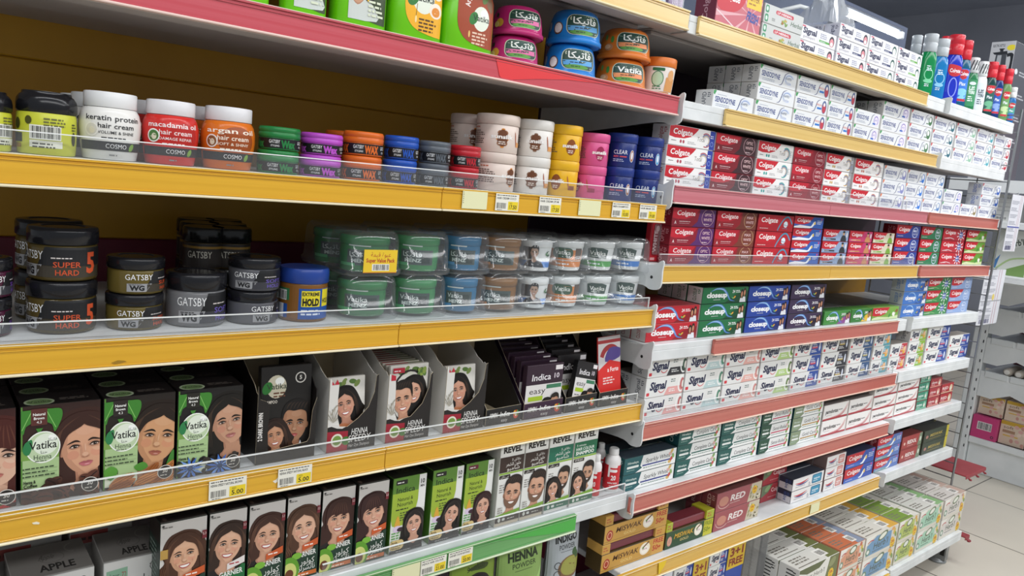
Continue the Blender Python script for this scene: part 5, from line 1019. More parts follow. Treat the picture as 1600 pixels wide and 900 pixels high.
def henna(bg, hair, skin, extra, shade, lip, tiltv, fx, wavyst, fs=.54, fy=.51):
    def f(A):
        W = A.W; A.rect(0, 0, W, 1, bg); portrait(A, fx*W, fy, fs, hair, skin, wavyst, tiltv, 0, bg, lip, wave=.05, body=True)
        A.rect(0, .04, .47*W, .46, 'a9c48c'); A.rect(0, .03, .47*W, .1, 'dfe6cf'); A.rect(0, 0, .02*W, 1, '5a8a3a'); A.rect(0, .45, .47*W, .10, '7aa04c')
        leafs(A, .22*W, .95, .55); A.rr(.12*W, .80, .20*W, .17, .01, shade); A.text('Natural', .22*W, .90, .028, 'f0f0ea', .15*W, 'c', .02); A.text('Brown', .22*W, .86, .028, 'f0f0ea', .13*W, 'c', .02); A.text('4.3', .22*W, .82, .028, 'f0f0ea', .06*W, 'c')
        A.ell(.27*W, .57, .215*W, .165, 'f2f4ec', 32); A.ell(.27*W, .57, .20*W, .152, 'bfd2aa', 32); A.ell(.30*W, .60, .155*W, .11, 'e4ecda', 28); A.ell(.38*W, .66, .05*W, .03, 'f8faf4', rot=-.6)
        A.poly([(.02*W, .56), (.05*W, .63), (.13*W, .66), (.135*W, .58), (.10*W, .51), (.05*W, .51)], '2f7f4a', 4)
        A.text('Vatika', .10*W, .555, .082, '1c1f1c', .34*W, b=.012); A.text(ar('فاتيكا'), .34*W, .63, .03, '2a3a2a', .10*W); A.text(ar('حناء') if 0 else ar('حنا'), .24*W, .505, .032, '3a4a3a', .08*W); A.text('Henna', .155*W, .445, .055, '42503f', .22*W, b=.0); A.micro(.17*W, .425, .19*W, 1, .02, '66705f')
        for i in range(3): A.micro(.05*W, .355-.04*i, .37*W, 1, .026, '3c4a34', i); A.ell(.03*W, .36-.04*i, .008, .008, '2c3a24', n=6); A.rect(.03*W, .345-.04*i, .42*W, .002, '5a6a4c')
        A.text('Henna &', .03*W, .205, .034, '22261e', .15*W, b=.03); A.text({'c': 'Coffee', 'a': 'Almond', 'b': 'Blackseed', 's': 'Henna'}[extra], .03*W, .165, .034, '22261e', .17*W, b=.03)
        rn = random.Random(4)
        if extra == 'c':
            for i in range(26): x, y = rn.uniform(0, 1)*W, rn.uniform(-.02, .17)+.05*rn.random(); r = rn.uniform(-.8, .8); A.ell(x, y, .075, .05, ('4a2c22', '5c3428', '38201a')[i % 3], rot=r); A.stroke([(x-.06*math.cos(r), y-.06*math.sin(r)), (x+.01, y+.012), (x+.06*math.cos(r), y+.06*math.sin(r))], .012, '1e100c', 3)
        elif extra == 'a':
            A.poly([(.0, .20), (.10*W, .26), (.2*W, .2), (.1*W, .1)], '5a9a3a', 3); A.poly([(.42*W, .22), (.55*W, .26), (.62*W, .2), (.5*W, .16)], '4f8f34', 3); A.poly([(.86*W, .1), (.94*W, .3), (W, .34), (W, .1)], '3f7f30', 3)
            for i in range(15):
                x, y, r = rn.uniform(.05, 1)*W, rn.uniform(0, .17), rn.uniform(.2, 1.0); A.poly([(x+(.14*a*math.cos(r)-.055*b*math.sin(r)), y+(.14*a*math.sin(r)+.055*b*math.cos(r))) for a, b in ((-1, 0), (-.5, .8), (.3, .9), (1, 0), (.3, -.9), (-.5, -.8))], ('b87238', '9c5a2a', 'c98448')[i % 3], 3)
                for k in (-.5, 0, .5): A.stroke([(x+(.11*a*math.cos(r)-.05*k*math.sin(r)), y+(.11*a*math.sin(r)+.05*k*math.cos(r))) for a in (-1, 0, 1)], .006, '6c3a1a')
        elif extra == 'b':
            for i in range(70): A.ell(rn.uniform(0, 1)*W, rn.uniform(-.01, .19)+.03*rn.random(), .03, .022, ('2c2824', '3a342e', '1c1a18')[i % 3], rot=rn.random()*3, n=8)
            for (X, Y, S_) in ((.20, .10, .16), (.66, .08, .17)):
                for k in range(11):
                    a = k*.571; A.poly([(X*W, Y), (X*W+.55*S_*math.cos(a-.18), Y+.5*S_*math.sin(a-.18)), (X*W+S_*math.cos(a), Y+.85*S_*math.sin(a)), (X*W+.55*S_*math.cos(a+.18), Y+.5*S_*math.sin(a+.18))], ('4f7fd0', '7aa2e2', '3c68b8')[k % 3])
                A.ell(X*W, Y, .03, .028, '22406c')
        else:
            for i in range(12): A.poly([(rn.uniform(.3, 1)*W+a*.10, rn.uniform(0, .12)+b*.06) for a, b in ((-1, 0), (0, 1), (1, 0), (0, -1))], ('b8242c', '8c1a22', '3f6a2c')[i % 3], 3)
        A.ell(.87*W, .11, .075, .075, '2a2624'); A.ring(.87*W, .11, .075, .075, .008, 'd8d4cc'); A.text('30', .87*W, .105, .04, 'e8e4dc', None, 'c', .02); A.micro(.80*W, .07, .13*W, 1, .022, 'd8d4cc')
    return f
def hentop(A):
    W = A.W; A.rect(0, 0, W, 1, '1e1a1a'); A.ell(.24*W, .26, .19*W, .30, 'b9c8a8', 28); A.ell(.24*W, .26, .16*W, .24, '7f9c68', 26); A.text('Vatika', .10*W, .18, .2, '1f241c', .28*W); A.micro(.5*W, .4, .44*W, 2, .12, '6a625c')
H4 = .123
for a, b, lb, fr in ((-96, 27, 'dark red henna box cut by the left edge', henna('3c1c1a', '4a1f1a', 'dcb298', 's', '6a1c1c', 'c07468', -.05, .74, 'bangs')), (30, 157, 'brown henna box with coffee beans, woman with curly brown hair', henna('35201c', '3a201a', 'd6a080', 'c', '5a2f2a', 'c06a70', .08, .80, 'wavy')),
 (158.5, 272, 'black henna box with almonds, woman looking aside', henna('241d19', '231812', 'cf9a70', 'a', '2c2422', 'a8604c', -.16, .76, 'long')), (273, 376, 'black henna box with blue flowers, woman with straight black hair', henna('1e1c1b', '17130f', 'c39478', 'b', '26241f', 'b07068', .14, .80, 'long', .48, .57))):
    hbox(xat(a, .012, Z4), xat(b, .012, Z4), Z4, H4, .046, .012, lb, GE, fr, '1e1a1a', '1c1817', hentop, depth=4)
# sachet trays -----------------------------------------------------------------
CARD = noisy('raw_carton_inside', 'c6b698', 'd3c5a8', (30, 30, 30), .7)
def packet(t0, label, w, h, d, loc, front, col, group, rx=0, rz=0, topc=None):
    b = MB(); b.bbox(-w/2, w/2, 0, d, 0, h, col, .0008); A = Art(w-.001, h-.001); front(A); b.front(A, -w/2+.0005, 0, .0005)
    o = tag(b.build('hair_colour_sachet', None, loc, rz), label, 'sachet', group); o.rotation_euler = (rx, 0, rz); return o
def tray(x0, x1, label, frontart, outline, hback, hs, outc, d=.16, yf=.012, inn=CARD, seed=1):
    """open card tray: outline = front panel polygon (x,z) with 0..w; hs = side profile (y,z)"""
    w = x1-x0-.003; t = thing('sachet_tray', label, 'tray', ((x0+x1)/2, yf, Z4+.0005), 0, GF); rn = random.Random(seed); th = .0012
    b = MB(); b.box(-w/2, w/2, 0, d, 0, .0014, outc, top=inn); b.box(-w/2, w/2, d-th, d, .0014, hback, outc, front=inn); b.build('base_and_back', t)
    def rag(p):
        o = []
        for i, (y, z) in enumerate(p):
            o.append((y, z))
            if i < len(p)-1 and p[i+1][1] > .05 and z > .05:
                for k in (.25, .5, .75): o.append((y+(p[i+1][0]-y)*k, z+(p[i+1][1]-z)*k+rn.uniform(-.0022, .0022)))
        return o
    prof = [(th, .0014)]+rag(hs)+[(d-th, .0014)]
    for s, nm in ((-w/2, 0), (w/2-th, 1)):
        q = MB(); q.prism(prof, s+th*.5*(1-nm), s+th*.5*(2-nm), inn if nm == 0 else outc, 'x'); q.prism(prof, s+th*.5*nm, s+th*.5*(1+nm), outc, 'x'); q.build('side_wall', t)
    f = MB(); f.prism([(p[0]*w-w/2, p[1]) for p in outline], 0, th, inn, 'y')
    hh = max(p[1] for p in outline); A = Art(w, hh); frontart(A)
    # keep the print on the panel: clip every printed piece to the panel's outline, cut into convex cells
    cells = tessellate_polygon([[Vector((p[0]*A.W, p[1]/hh, 0)) for p in outline]]); P = [(p[0]*A.W, p[1]/hh) for p in outline]; B = Art(w, hh)
    for c in cells:
        k = [P[i] for i in c]
        if (k[1][0]-k[0][0])*(k[2][1]-k[0][1])-(k[2][0]-k[0][0])*(k[1][1]-k[0][1]) < 0: k.reverse()
        for p, col, ly in A.t:
            q = list(p)
            for i in range(3):
                a, e = k[i], k[(i+1) % 3]; o = []; n = len(q)
                for j in range(n):
                    u, v = q[j], q[(j+1) % n]; du = (e[0]-a[0])*(u[1]-a[1])-(e[1]-a[1])*(u[0]-a[0]); dv = (e[0]-a[0])*(v[1]-a[1])-(e[1]-a[1])*(v[0]-a[0])
                    if du >= 0: o.append(u)
                    if (du >= 0) != (dv >= 0): s_ = du/(du-dv); o.append((u[0]+(v[0]-u[0])*s_, u[1]+(v[1]-u[1])*s_))
                q = o
                if len(q) < 3: break
            if len(q) >= 3: B.t.append((q, col, ly))
    f.front(B, -w/2, 0, 0); f.build('front_panel', t); return t
X = lambda px: xat(px, .012, Z4)
# dark tray with a shampoo sachet
def vfront(A): W = A.W; A.rect(0, 0, W, 1, '221e1c'); A.text('2 DARK BROWN', .09*W, .30, .055, 'e6e2dc', .36, b=.03, rot=math.pi/2); A.poly([(.22*W, .82), (.30*W, .97), (.40*W, .92), (.34*W, .80)], 'e8e2d6', 3)
def vsach(A):
    W = A.W; A.rect(0, 0, W, 1, '1e1b19'); vat(A, .30*W, .78, .42, tc='33402f', bg='cfc8b0'); A.micro(.24*W, .70, .3*W, 2, .035, '6a4430'); A.text('SHAMPOO', .04*W, .60, .035, 'c8c0b4', .28*W, b=.02); A.ring(.78*W, .86, .055, .055, .012, 'd8d4cc'); A.text('5', .78*W, .84, .045, 'd8d4cc', None, 'c', .03)
    portrait(A, .68*W, .34, .36, '15110f', 'a87a5c', 'male', -.06, 0, '141414'); A.poly([(.70*W, 0), (.80*W, .16), (.90*W, .0)], 'd8dade'); portrait(A, .28*W, .24, .25, '2a1a14', 'c08c6c', 'wavy', .1, 1, '8a3a30')
tray(X(397), X(492), 'black sachet tray with torn window, right of the blue flower box', vfront, [(0, 0), (1, 0), (1, .092), (.93, .072), (.90, .03), (.86, .024), (.20, .018), (.18, .05), (.20, .088), (.14, .094), (.04, .098), (0, .118)], .148, [(.0012, .104), (.03, .122), (.07, .142), (.158, .15)], '1d1a19', .15)
packet(None, 'black shampoo sachet with man and woman in the black tray', X(492)-X(397)-.016, .138, .012, ((X(397)+X(492))/2+.002, .020, Z4+.0036), vsach, '1e1b19', 'sachets standing in trays', -.05)
def speedy(A):
    W = A.W; A.rect(0, 0, W, 1, 'd9d6d0'); A.poly([(.0, .34), (.30*W, .30), (.62*W, .46), (.86*W, .78), (W, .98), (W, 0), (0, 0)], '231f1e', 3); A.stroke([(.08*W, .38), (.34*W, .38), (.60*W, .50), (.84*W, .82), (.95*W, .99)], .05, 'e2dfd8', 5, True)
    A.poly([(0, 0), (.42*W, 0), (.42*W, .26), (0, .28)], '9c2334'); A.ell(.20*W, .15, .12*W, .09, 'e6e0d0'); A.ell(.20*W, .15, .09*W, .065, '7a9a4a'); A.ell(.38*W, .13, .08*W, .06, '4a7a34', rot=.4)
    A.text('HENNA', .66*W, .20, .085, 'eceae6', .34*W, 'c', sh=.1); A.text('SPEEDY', .66*W, .10, .095, 'eceae6', .46*W, 'c', sh=.1); A.text('Hair Dye Shampoo', .66*W, .035, .045, 'c8c4be', .44*W, 'c', sh=.1)
    for i in range(9): A.stroke([(.10*W, .40), (.10*W+.14*math.cos(.3+i*.28), .42+.16*math.sin(.3+i*.28))], .012, ('b9b3a6', '8f8a7e')[i % 2])
    A.stroke([(.05*W, .5), (.16*W, .62), (.30*W, .58)], .02, 'a09a8c', 4); A.rect(.04*W, .90, .16*W, .09, 'b8283a')
def girl(A, man=False):
    W = A.W; A.rect(0, 0, W, 1, 'dcd8d0')
    for i in range(5): A.ell((.3+.12*i)*W, .90+.03*(i % 2), .06, .035, ('5a7a3a', '7a8f4a', 'd8d8c8')[i % 3], rot=i)
    if man:
        A.ring(.52*W, .56, .46*W, .36, .03, '2a2624'); portrait(A, .62*W, .62, .30, '15110f', 'd2a086', 'long', .15, 1, 'b06a4c', body=False); portrait(A, .34*W, .52, .36, '1a1512', 'cf9c80', 'male', .10, 1, 'b87a5c'); A.rect(.05*W, .90, .3*W, .07, 'b8283a'); A.micro(.08*W, .92, .22*W, 1, .03, 'f0e0e0')
        for i in range(6): A.ell((.78+.05*(i % 3))*W, .88+.03*(i//3), .05, .03, ('5a7a3a', '8aa04a')[i % 2], rot=i*.9)
        A.poly([(0, 0), (W, 0), (W, .25), (.5*W, .2), (0, .3)], '2a2422', 0)
    else: portrait(A, .44*W, .60, .36, '17120f', 'c8937a', 'long', .12, 1, 'a8603e'); A.poly([(.05*W, .1), (.3*W, .34), (.7*W, .28), (.9*W, .06), (.9*W, 0), (.05*W, 0)], 'b8754f', 3)
SO = [(0, 0), (1, 0), (1, .118), (.955, .116), (.93, .090), (.82, .066), (.62, .050), (.40, .038), (.24, .040), (.19, .055), (.175, .085), (.185, .108), (.14, .116), (.09, .108), (.04, .114), (0, .12)]
SP = [(.0012, .112), (.02, .118), (.07, .142), (.11, .152), (.158, .148)]
for k, (a, b, lb, sl) in enumerate(((508, 586, 'white sachet tray with hollow centre, first right of the black tray', 'sachet with smiling woman in the first white tray'), (600, 670, 'white sachet tray packed full, second of the three white trays', 'front sachet with smiling couple in the second white tray'), (690, 755, 'white sachet tray with curved cut, third of the white trays', 'sachet with smiling woman in the third white tray'))):
    tray(X(a), X(b), lb, speedy, SO if k != 1 else [(0, 0), (1, 0), (1, .112), (.955, .108), (.93, .086), (.80, .060), (.55, .040), (.24, .036), (.17, .05), (.16, .09), (.14, .112), (0, .116)], .152, SP, 'cfccc6', .16, seed=k)
    ww = X(b)-X(a)-.012
    packet(None, sl, ww*(.98 if k == 1 else .84), .124 if k == 1 else .112, .007, ((X(a)+X(b))/2+(.0 if k == 1 else -.006), .0158, Z4+.0036), (lambda A: girl(A, True)) if k == 1 else girl, 'd8d4cc', 'sachets standing in trays', -.10 if k != 1 else -.03)
    if k == 1:
        for j in range(1, 9):
            b2 = MB(); b2.bbox(-ww*.48, ww*.48, 0, .0075, 0, .122, 'b8b2a6', .0008); b2.box(-ww*.48+.001, ww*.1, .001, .0065, .1218, .12203, 'a8323c'); b2.box(ww*.1, ww*.48-.001, .001, .0065, .1218, .12203, '7f8a64')
            o = tag(b2.build('hair_colour_sachet', None, ((X(a)+X(b))/2, .0185+j*.0125, Z4+.0028)), f'white sachet in the packed white tray, {("second", "third", "fourth", "fifth", "sixth", "seventh", "eighth", "ninth")[j-1]} from the front', 'sachet', 'sachets standing in trays'); o.rotation_euler.x = -.03
def indfront(bg):
    def f(A):
        W = A.W; A.rect(0, 0, W, 1, bg); A.text('10MIN', .10*W, .42, .28, 'e8e6e2', .22*W, b=.03, sh=.1); A.text('Indica', .40*W, .42, .30, 'f0eeea', .28*W, b=.02, sh=.1); A.text('easy', .44*W, .12, .2, 'd8d4d0', .18*W); A.ell(.86*W, .45, .075*W, .26, 'c8442c'); A.ell(.82*W, .55, .035*W, .14, 'e0a83c'); A.ell(.90*W, .52, .03*W, .18, '5a9a3c'); A.ell(.86*W, .40, .025*W, .08, 'f0d8c0')
    return f
def indpack(col):
    def f(A):
        W = A.W; A.rect(0, 0, W, 1, 'ddd9d6'); A.rect(0, .62, W, .38, col); A.text('Indica', .14*W, .70, .13, 'ece8ea', .52*W, b=.01, sh=.08); A.text('10', .76*W, .72, .1, 'd8ccd4', .14*W, b=.02); A.rect(.78*W, .88, .2*W, .09, 'e4dede'); A.text('easy', .10*W, .44, .12, '2c2428', .44*W); A.rect(.08*W, .30, .40*W, .09, 'a4bf2c'); A.rect(.56*W, .52, .42*W, .08, '3f7a5a'); A.micro(.08*W, .22, .34*W, 1, .04, '6a6668')
        portrait(A, .60*W, .16, .24, '1a1416', 'c8947c', 'long', -.1, 1, '3a2a2e', body=False); portrait(A, .82*W, .22, .26, '16120f', 'c08c70', 'male', .1, 1, 'd8d4d0', body=False)
    return f
IO = [(0, 0), (1, 0), (1, .032), (0, .030)]; IP = [(.0012, .031), (.10, .135), (.128, .148), (.158, .150)]
tray(X(757), X(813), 'empty black sachet tray with low front', indfront('201f20'), IO, .15, IP, '1c1b1c', .16, seed=7)
tray(X(816), X(878), 'purple sachet tray filled with purple packs', indfront('3a2238'), IO, .15, IP, '2c1c2c', .16, seed=8)
tray(X(881), X(931), 'black sachet tray holding black packs and a leaning pack', indfront('232223'), IO, .15, IP, '1c1b1c', .16, seed=9)
tray(X(934), X(979), 'black sachet tray with red foil sachet, at the right end', indfront('232223'), IO, .15, IP, '1c1b1c', .16, seed=10)
pp = indpack('33202f')
xm = (X(816)+X(878))/2; wv = X(878)-X(816)-.009
packet(None, 'purple pack with couple at the front of the purple tray', wv, .100, .013, (xm, .016, Z4+.0025), pp, '33202f', 'sachets standing in trays')
for j in range(1, 7): packet(None, f'purple pack in the purple tray, {("second", "third", "fourth", "fifth", "sixth", "rearmost")[j-1]} from the front', wv, .100+.004*j, .013, (xm, .016+j*.0195, Z4+.0025), pp, '33202f', 'sachets standing in trays')
xm = (X(881)+X(931))/2; wk = X(931)-X(881)-.009; pk = indpack('232021')
for j in range(1, 6): packet(None, f'black pack in the black tray, {("frontmost", "second", "third", "fourth", "rearmost")[j-1]} upright one', wk, .098+.006*j, .013, (xm, .030+j*.0195, Z4+.0025), pk, '232021', 'sachets standing in trays')
o = packet(None, 'black pack leaning to the right on the black tray', wk*.74, .088, .013, (xm+.002, .0145, Z4+.0095), pk, '1d1b1c', 'sachets standing in trays'); o.rotation_euler = (-.10, .22, 0)
def foil(A):
    W = A.W; A.rect(0, 0, W, 1, 'd8d2d2'); A.rect(0, .90, W, .05, 'a83a3c'); A.ring(.55*W, .62, .42*W, .22, .08, 'a83a3c', 20, 160); A.poly([(.3*W, .62), (.95*W, .66), (W, .8), (.5*W, .82)], '5a4a90', 3); A.poly([(0, 0), (W, 0), (W, .58), (.5*W, .64), (0, .5)], 'd83430'); A.text('a Forte', .4*W, .46, .07, 'f4e8e6', .5*W, b=.02); A.micro(.2*W, .36, .6*W, 3, .04, 'f0d4d0'); A.text('FREECOLOR', .16*W, .10, .05, 'f4e8e6', .7*W, b=.02)
o = packet(None, 'red and white foil sachet leaning in the rightmost tray', X(979)-X(934)-.020, .138, .004, ((X(934)+X(979))/2+.002, .022, Z4+.0042), foil, 'd83430', 'sachets standing in trays'); o.rotation_euler = (-.12, -.05, 0)
# green strip shelf ------------------------------------------------------------
def garn(hair, skin, style, tiltv, special=False, arab=True, tint='cfcac5'):
    def f(A):
        W = A.W; A.rect(0, 0, W, 1, tint); portrait(A, .52*W, .61, .355, hair, skin, style, tiltv, 1, '201c1c', wave=.05, hl=None)
        A.poly([(0, 0), (W, 0), (W, .36), (.70*W, .30), (.40*W, .30), (0, .18)], '1f3a2c' if arab else '1f6a3a', 3); A.poly([(.5*W, .40), (.98*W, .46), (.98*W, .38), (.5*W, .33)], 'c85a2c' if arab else 'e4dcd8'); A.micro(.56*W, .385, .36*W, 1, .03, 'f4e4da' if arab else 'b03a44')
        A.text('GARNIER', .30*W, .255, .062, 'ecebe6', .64*W, b=.02, rot=.05); A.ell(.34*W, .285, .06, .04, '7ab43c') if arab else None
        if arab: A.text(ar('كولور'), .46*W, .165, .07, 'f0eee8', .44*W); A.text(ar('ناتشرلز'), .40*W, .09, .07, 'f0eee8', .52*W); A.rect(.30*W, .02, .68*W, .05, 'c8682c'); A.micro(.34*W, .03, .56*W, 1, .03, 'f4e0d0')
        A.ell(.10*W, .12, .13, .17, '5f9a2c'); A.ell(.12*W, .10, .09, .12, 'cfd27a'); A.ell(.13*W, .08, .05, .06, '6a3a20')
        A.rect(.90*W, .76, .1*W, .09, '7a2a34'); A.text('5.3', .95*W, .80, .03, 'f2e6e0', .07*W, 'c'); A.micro(.04*W, .95, .3*W, 1, .025, '7a7672'); A.ell(.05*W, .975, .012, .012, '3a3a3a', n=8)
        if special: burst(A, .32*W, .26, .13, 'd8b064', 'SPECIAL', '5a2c1c'); A.rect(.0, .62, .16*W, .10, 'b8924a')
    return f
def gtop(A): W = A.W; A.rect(0, 0, W, 1, '231c1a'); A.micro(.3*W, .6, .5*W, 2, .12, '4a3a34'); A.ell(.12*W, .2, .05, .1, '5a4a42'); A.rect(0, 0, W, .05, '6a6460')
def gleft(A): W = A.W; A.rect(0, 0, W, 1, '22342c'); A.rect(0, .78, W, .22, '2a201c'); A.micro(.1*W, .7, .8*W, 8, .05, '7a8a80')
xs = [.2635, .3285, .385, .443, .4995, .559, .6175]; G_ = [('4a2c1e', 'd8a888', 'wavy', .06, True), ('33211a', 'd8a98c', 'long', -.1, False), ('43281f', 'd6a68a', 'wavy', -.06, False), ('4f3324', 'dcae92', 'wavy', .10, False), ('3a1f1a', 'd8a88c', 'bangs', -.05, False), ('341a1a', 'd9a88e', 'bangs', .10, False)]
GL = ['dark green boxed hair colour with gold sticker and smiling brunette, first of six', 'hair colour box with dark haired woman and pale pink strip, second of six', 'hair colour box with brunette, third of six from the left', 'hair colour box with light brown wavy hair, fourth of six', 'hair colour box with burgundy fringe, fifth of six', 'hair colour box with dark plum hair, last of six beside lime box']
for i in range(6): hbox(xs[i], xs[i+1]-.001, Z5, .1365, .055, .008+(.003 if i == 5 else .008), GL[i], GH, garn(G_[i][0], G_[i][1], G_[i][2], G_[i][3], i == 0, i != 1), '231c1a', '22342c', gtop, gleft)
def indi(hair, tiltv, tag_='221f1f'):
    def f(A):
        W = A.W; A.rect(0, 0, W, 1, 'dcdcd6'); A.poly([(0, 1), (.78*W, 1), (.76*W, .62), (.55*W, .40), (.15*W, .36), (0, .45)], '9cb43a', 4); A.poly([(0, 1), (.78*W, 1), (.77*W, .80), (0, .80)], '5f8a34'); A.rect(.78*W, .55, .22*W, .45, 'e6e6e2'); A.text('10', .89*W, .88, .06, '2c2c2c', .12*W, 'c', .03); A.text('MIN', .89*W, .83, .03, '2c2c2c', .12*W, 'c', .03)
        A.rr(.08*W, .91, .34*W, .06, .01, tag_); A.micro(.12*W, .93, .26*W, 1, .03, 'e8e4e0'); A.text('Indica', .10*W, .80, .075, '1f2a18', .56*W, b=.01, sh=.06); A.text('Natural &', .16*W, .69, .05, '1f2a18', .46*W, b=.0); A.text('Nourish', .16*W, .62, .055, '1f2a18', .46*W, b=.0); A.micro(.12*W, .57, .5*W, 1, .03, '1f2a18'); A.micro(.26*W, .52, .3*W, 4, .032, '4a5a2a', 4)
        A.poly([(.20*W, .50), (.28*W, .38), (.22*W, .33), (.12*W, .34), (.12*W, .40)], 'd8a43c', 3); A.ell(.20*W, .32, .06, .045, 'd8c4dc'); A.ell(.30*W, .31, .05, .03, '3a2430'); A.micro(.04*W, .26, .36*W, 4, .035, '5a9a4a', 6)
        portrait(A, .70*W, .35, .27, hair, 'd8a890', 'long', tiltv, 1, '201c1e', wave=.01, hl='3f3834')
        A.rr(.0, .045, .42*W, .13, .05, 'd9bf84'); A.text('Amla,', .04*W, .13, .032, '3a2a18', .2*W, b=.02); A.text('Shikakai &', .04*W, .09, .03, '3a2a18', .3*W, b=.02); A.text('Hibiscus', .04*W, .055, .028, '3a2a18', .28*W, b=.02); A.rect(0, 0, W, .04, '3a3636'); A.micro(.2*W, .012, .6*W, 1, .02, 'b8b4b0')
    return f
def itop(A): W = A.W; A.rect(0, 0, W, 1, '23251c'); A.micro(.3*W, .5, .5*W, 3, .1, '5a5a44')
def ileft(A): W = A.W; A.rect(0, 0, W, 1, '4f7a2c'); A.rect(0, .86, W, .14, '24301a'); A.micro(.1*W, .7, .6*W, 7, .06, '2f4a1c')
for a, b, hr, tv, tg, lb in ((.6225, .690, '1d1716', .05, '221f1f', 'lime green hair colour box, left of three, black haired woman'), (.701, .768, '1a1514', -.22, '221f1f', 'lime green hair colour box, middle one, woman looking down'), (.771, .836, '331a1c', .05, '6a2436', 'lime green hair colour box, right one, burgundy haired woman')):
    hbox(a, b, Z5, .1345, .062, .012, lb, GH, indi(hr, tv, tg), '23251c', '4f7a2c', itop, ileft)
def revel(c, kind):
    def f(A):
        W = A.W; A.rect(0, 0, W, 1, 'e2e1dc'); A.text('REVEL', .5*W, .90, .075, '26221f', .78*W, 'c', .05); A.rect(0, .66, W, .19, c)
        if kind == 2: A.text('5 minute', .10*W, .79, .03, 'eef0ea', .4*W); A.text('HAIR COLOUR', .08*W, .735, .04, 'eef0ea', .8*W, b=.01); A.text('SHAMPOO', .08*W, .68, .045, 'eef0ea', .8*W, b=.03)
        else: A.text('5 '+ar('دقائق'), .86*W, .79, .03, 'eeeae4', .36*W, 'r'); A.text(ar('ملون للشعر'), .88*W, .735, .04, 'eeeae4', .62*W, 'r'); A.text(ar('شامبو'), .84*W, .68, .045, 'eeeae4', .52*W, 'r')
        A.rect(0, .635, W, .022, '8ab03c'); A.rr(.02*W, .585, .46*W, .045, .01, '2a2320'); A.text(ar('بني داكن') if kind != 2 else 'NATURAL BLACK', .25*W, .597, .026, 'f0ece6', .34*W, 'c'); A.micro(.06*W, .50, .26*W, 4, .028, '8a8680')
        if kind == 0: portrait(A, .62*W, .37, .31, '231a17', 'd2a286', 'male', -.08, 1, 'c9bca8', beard='7a5a48'); A.micro(.06*W, .22, .26*W, 3, .028, '9a968f')
        else: portrait(A, .68*W, .40, .23, '1b1614', 'c79a7e', 'male', -.1, 1, 'dedcd8', beard='3a2a22'); portrait(A, .28*W, .31, .20, '1c1614', 'd8a88e', 'long', .12, 1, 'e2e0dc', wave=.01)
        A.poly([(0, .10), (W, .14), (W, .18), (0, .14)], '7aa03c'); A.rect(0, .045, W, .065, c); A.ell(.16*W, .078, .02, .025, 'e4e4dc'); A.rr(.28*W, .062, .12*W, .032, .01, 'e8e8e4'); A.micro(.5*W, .07, .4*W, 1, .022, 'd8d4cc')
    return f
for a, b, c, k, lb in ((.842, .902, '3a2a25', 0, 'tall white box with brown band and bearded man, left one'), (.902, .962, '3a2a25', 0, 'tall white box with brown band and bearded man, right one'), (.963, 1.030, '1f6a52', 1, 'tall white box with green band and couple, left one'), (1.031, 1.098, '1f6a48', 2, 'tall white box with green band and couple, lettered HAIR COLOUR SHAMPOO')):
    hbox(a, b, Z5, .160, .04, .006, lb, GH, revel(c, k), 'dcdad4', 'cfcdc6', name='hair_colour_box')
# red and white peroxide bottles
def perox(pl, pr, ptop, yf, label, th=0):
    pos = jarpos(pl, pr, Z5+.03, yf); r = pos[2]; H = at((pl+pr)/2, ptop, pos[1]).z-Z5
    t = thing('lotion_bottle', label, 'bottle', (pos[0], pos[1], Z5+.0004), 0, 'red and white lotion bottles'); pb = [(r*.92, 0), (r, .004), (r, H*.70), (r*.94, H*.77), (r*.62, H*.84), (r*.55, H*.855)]
    b = MB(); b.lathe(pb, m('e8e4e2', .3), n=36); A = Art(r*3.6, H*.66); W = A.W; A.rect(0, 0, W, .86, 'c8262e'); 
    for dz in (.78, .62): A.rr(.34*W, dz, .34*W, .10, .05, 'f0e8e6')
    A.rect(.34*W, .44, .07*W, .4, 'f0e8e6'); A.text('20', .46*W, .34, .17, 'f4ecea', .18*W, b=.03); A.text('activa lotion', .36*W, .20, .075, 'f4ecea', .36*W, b=.02); A.micro(.42*W, .12, .2*W, 1, .04, 'f0c8c6')
    wrapart(b, A, pb, .006, -math.atan2(pos[0], 1+pos[1])+th); b.build('bottle', t); MB().lathe([(r*.62, H*.856), (r*.64, H*.865), (r*.60, H*.985), (r*.52, H)], m('e6e4e2', .35), n=28).build('cap', t)
perox(919, 938, 711, .008, 'white and red lotion bottle in front, touching the couple box', -.3)
perox(942, 968, 701, .014, 'white and red lotion bottle at the right end of its shelf', .1)
perox(928, 945, 693, .075, 'white lotion bottle in the shade behind the other two', .1)
# grey cartons at the left
def apf(A, stick=False):
    W = A.W; A.rect(0, 0, W, 1, 'dcdad6'); A.text('apple', .34*W, .42, .24, '5a5a58', .48*W); A.ring(.86*W, .78, .06, .09, .012, '4a4a48', -60, 240); A.text('72h', .78*W, .75, .08, '4a4a48', .12*W)
    if stick: A.poly([(.04*W, .45), (.40*W, .48), (.40*W, .86), (.04*W, .83)], '8fb89c'); A.text('72', .3*W, .66, .12, 'a84a4a', .08*W); A.text('hour', .10*W, .68, .1, '3a5a4a', .16*W); A.micro(.08*W, .6, .26*W, 2, .09, 'a86a64')
    A.rect(.0, 0, W, .16, 'b9b7b3')
def apt(A): W = A.W; A.rect(0, 0, W, 1, '8f8b86'); A.text('APPLE', .34*W, .16, .2, '3c3a38', .46*W, b=.03); A.text('Apple', .36*W, .52, .14, '5a5652', .2*W, sh=.3); A.ring(.54*W, .55, .16, .16, .012, '7d7974'); A.rect(.0, .0, W, .04, 'c2bfba'); A.ring(.86*W, .75, .12, .14, .02, 'a39f99', 100, 260)
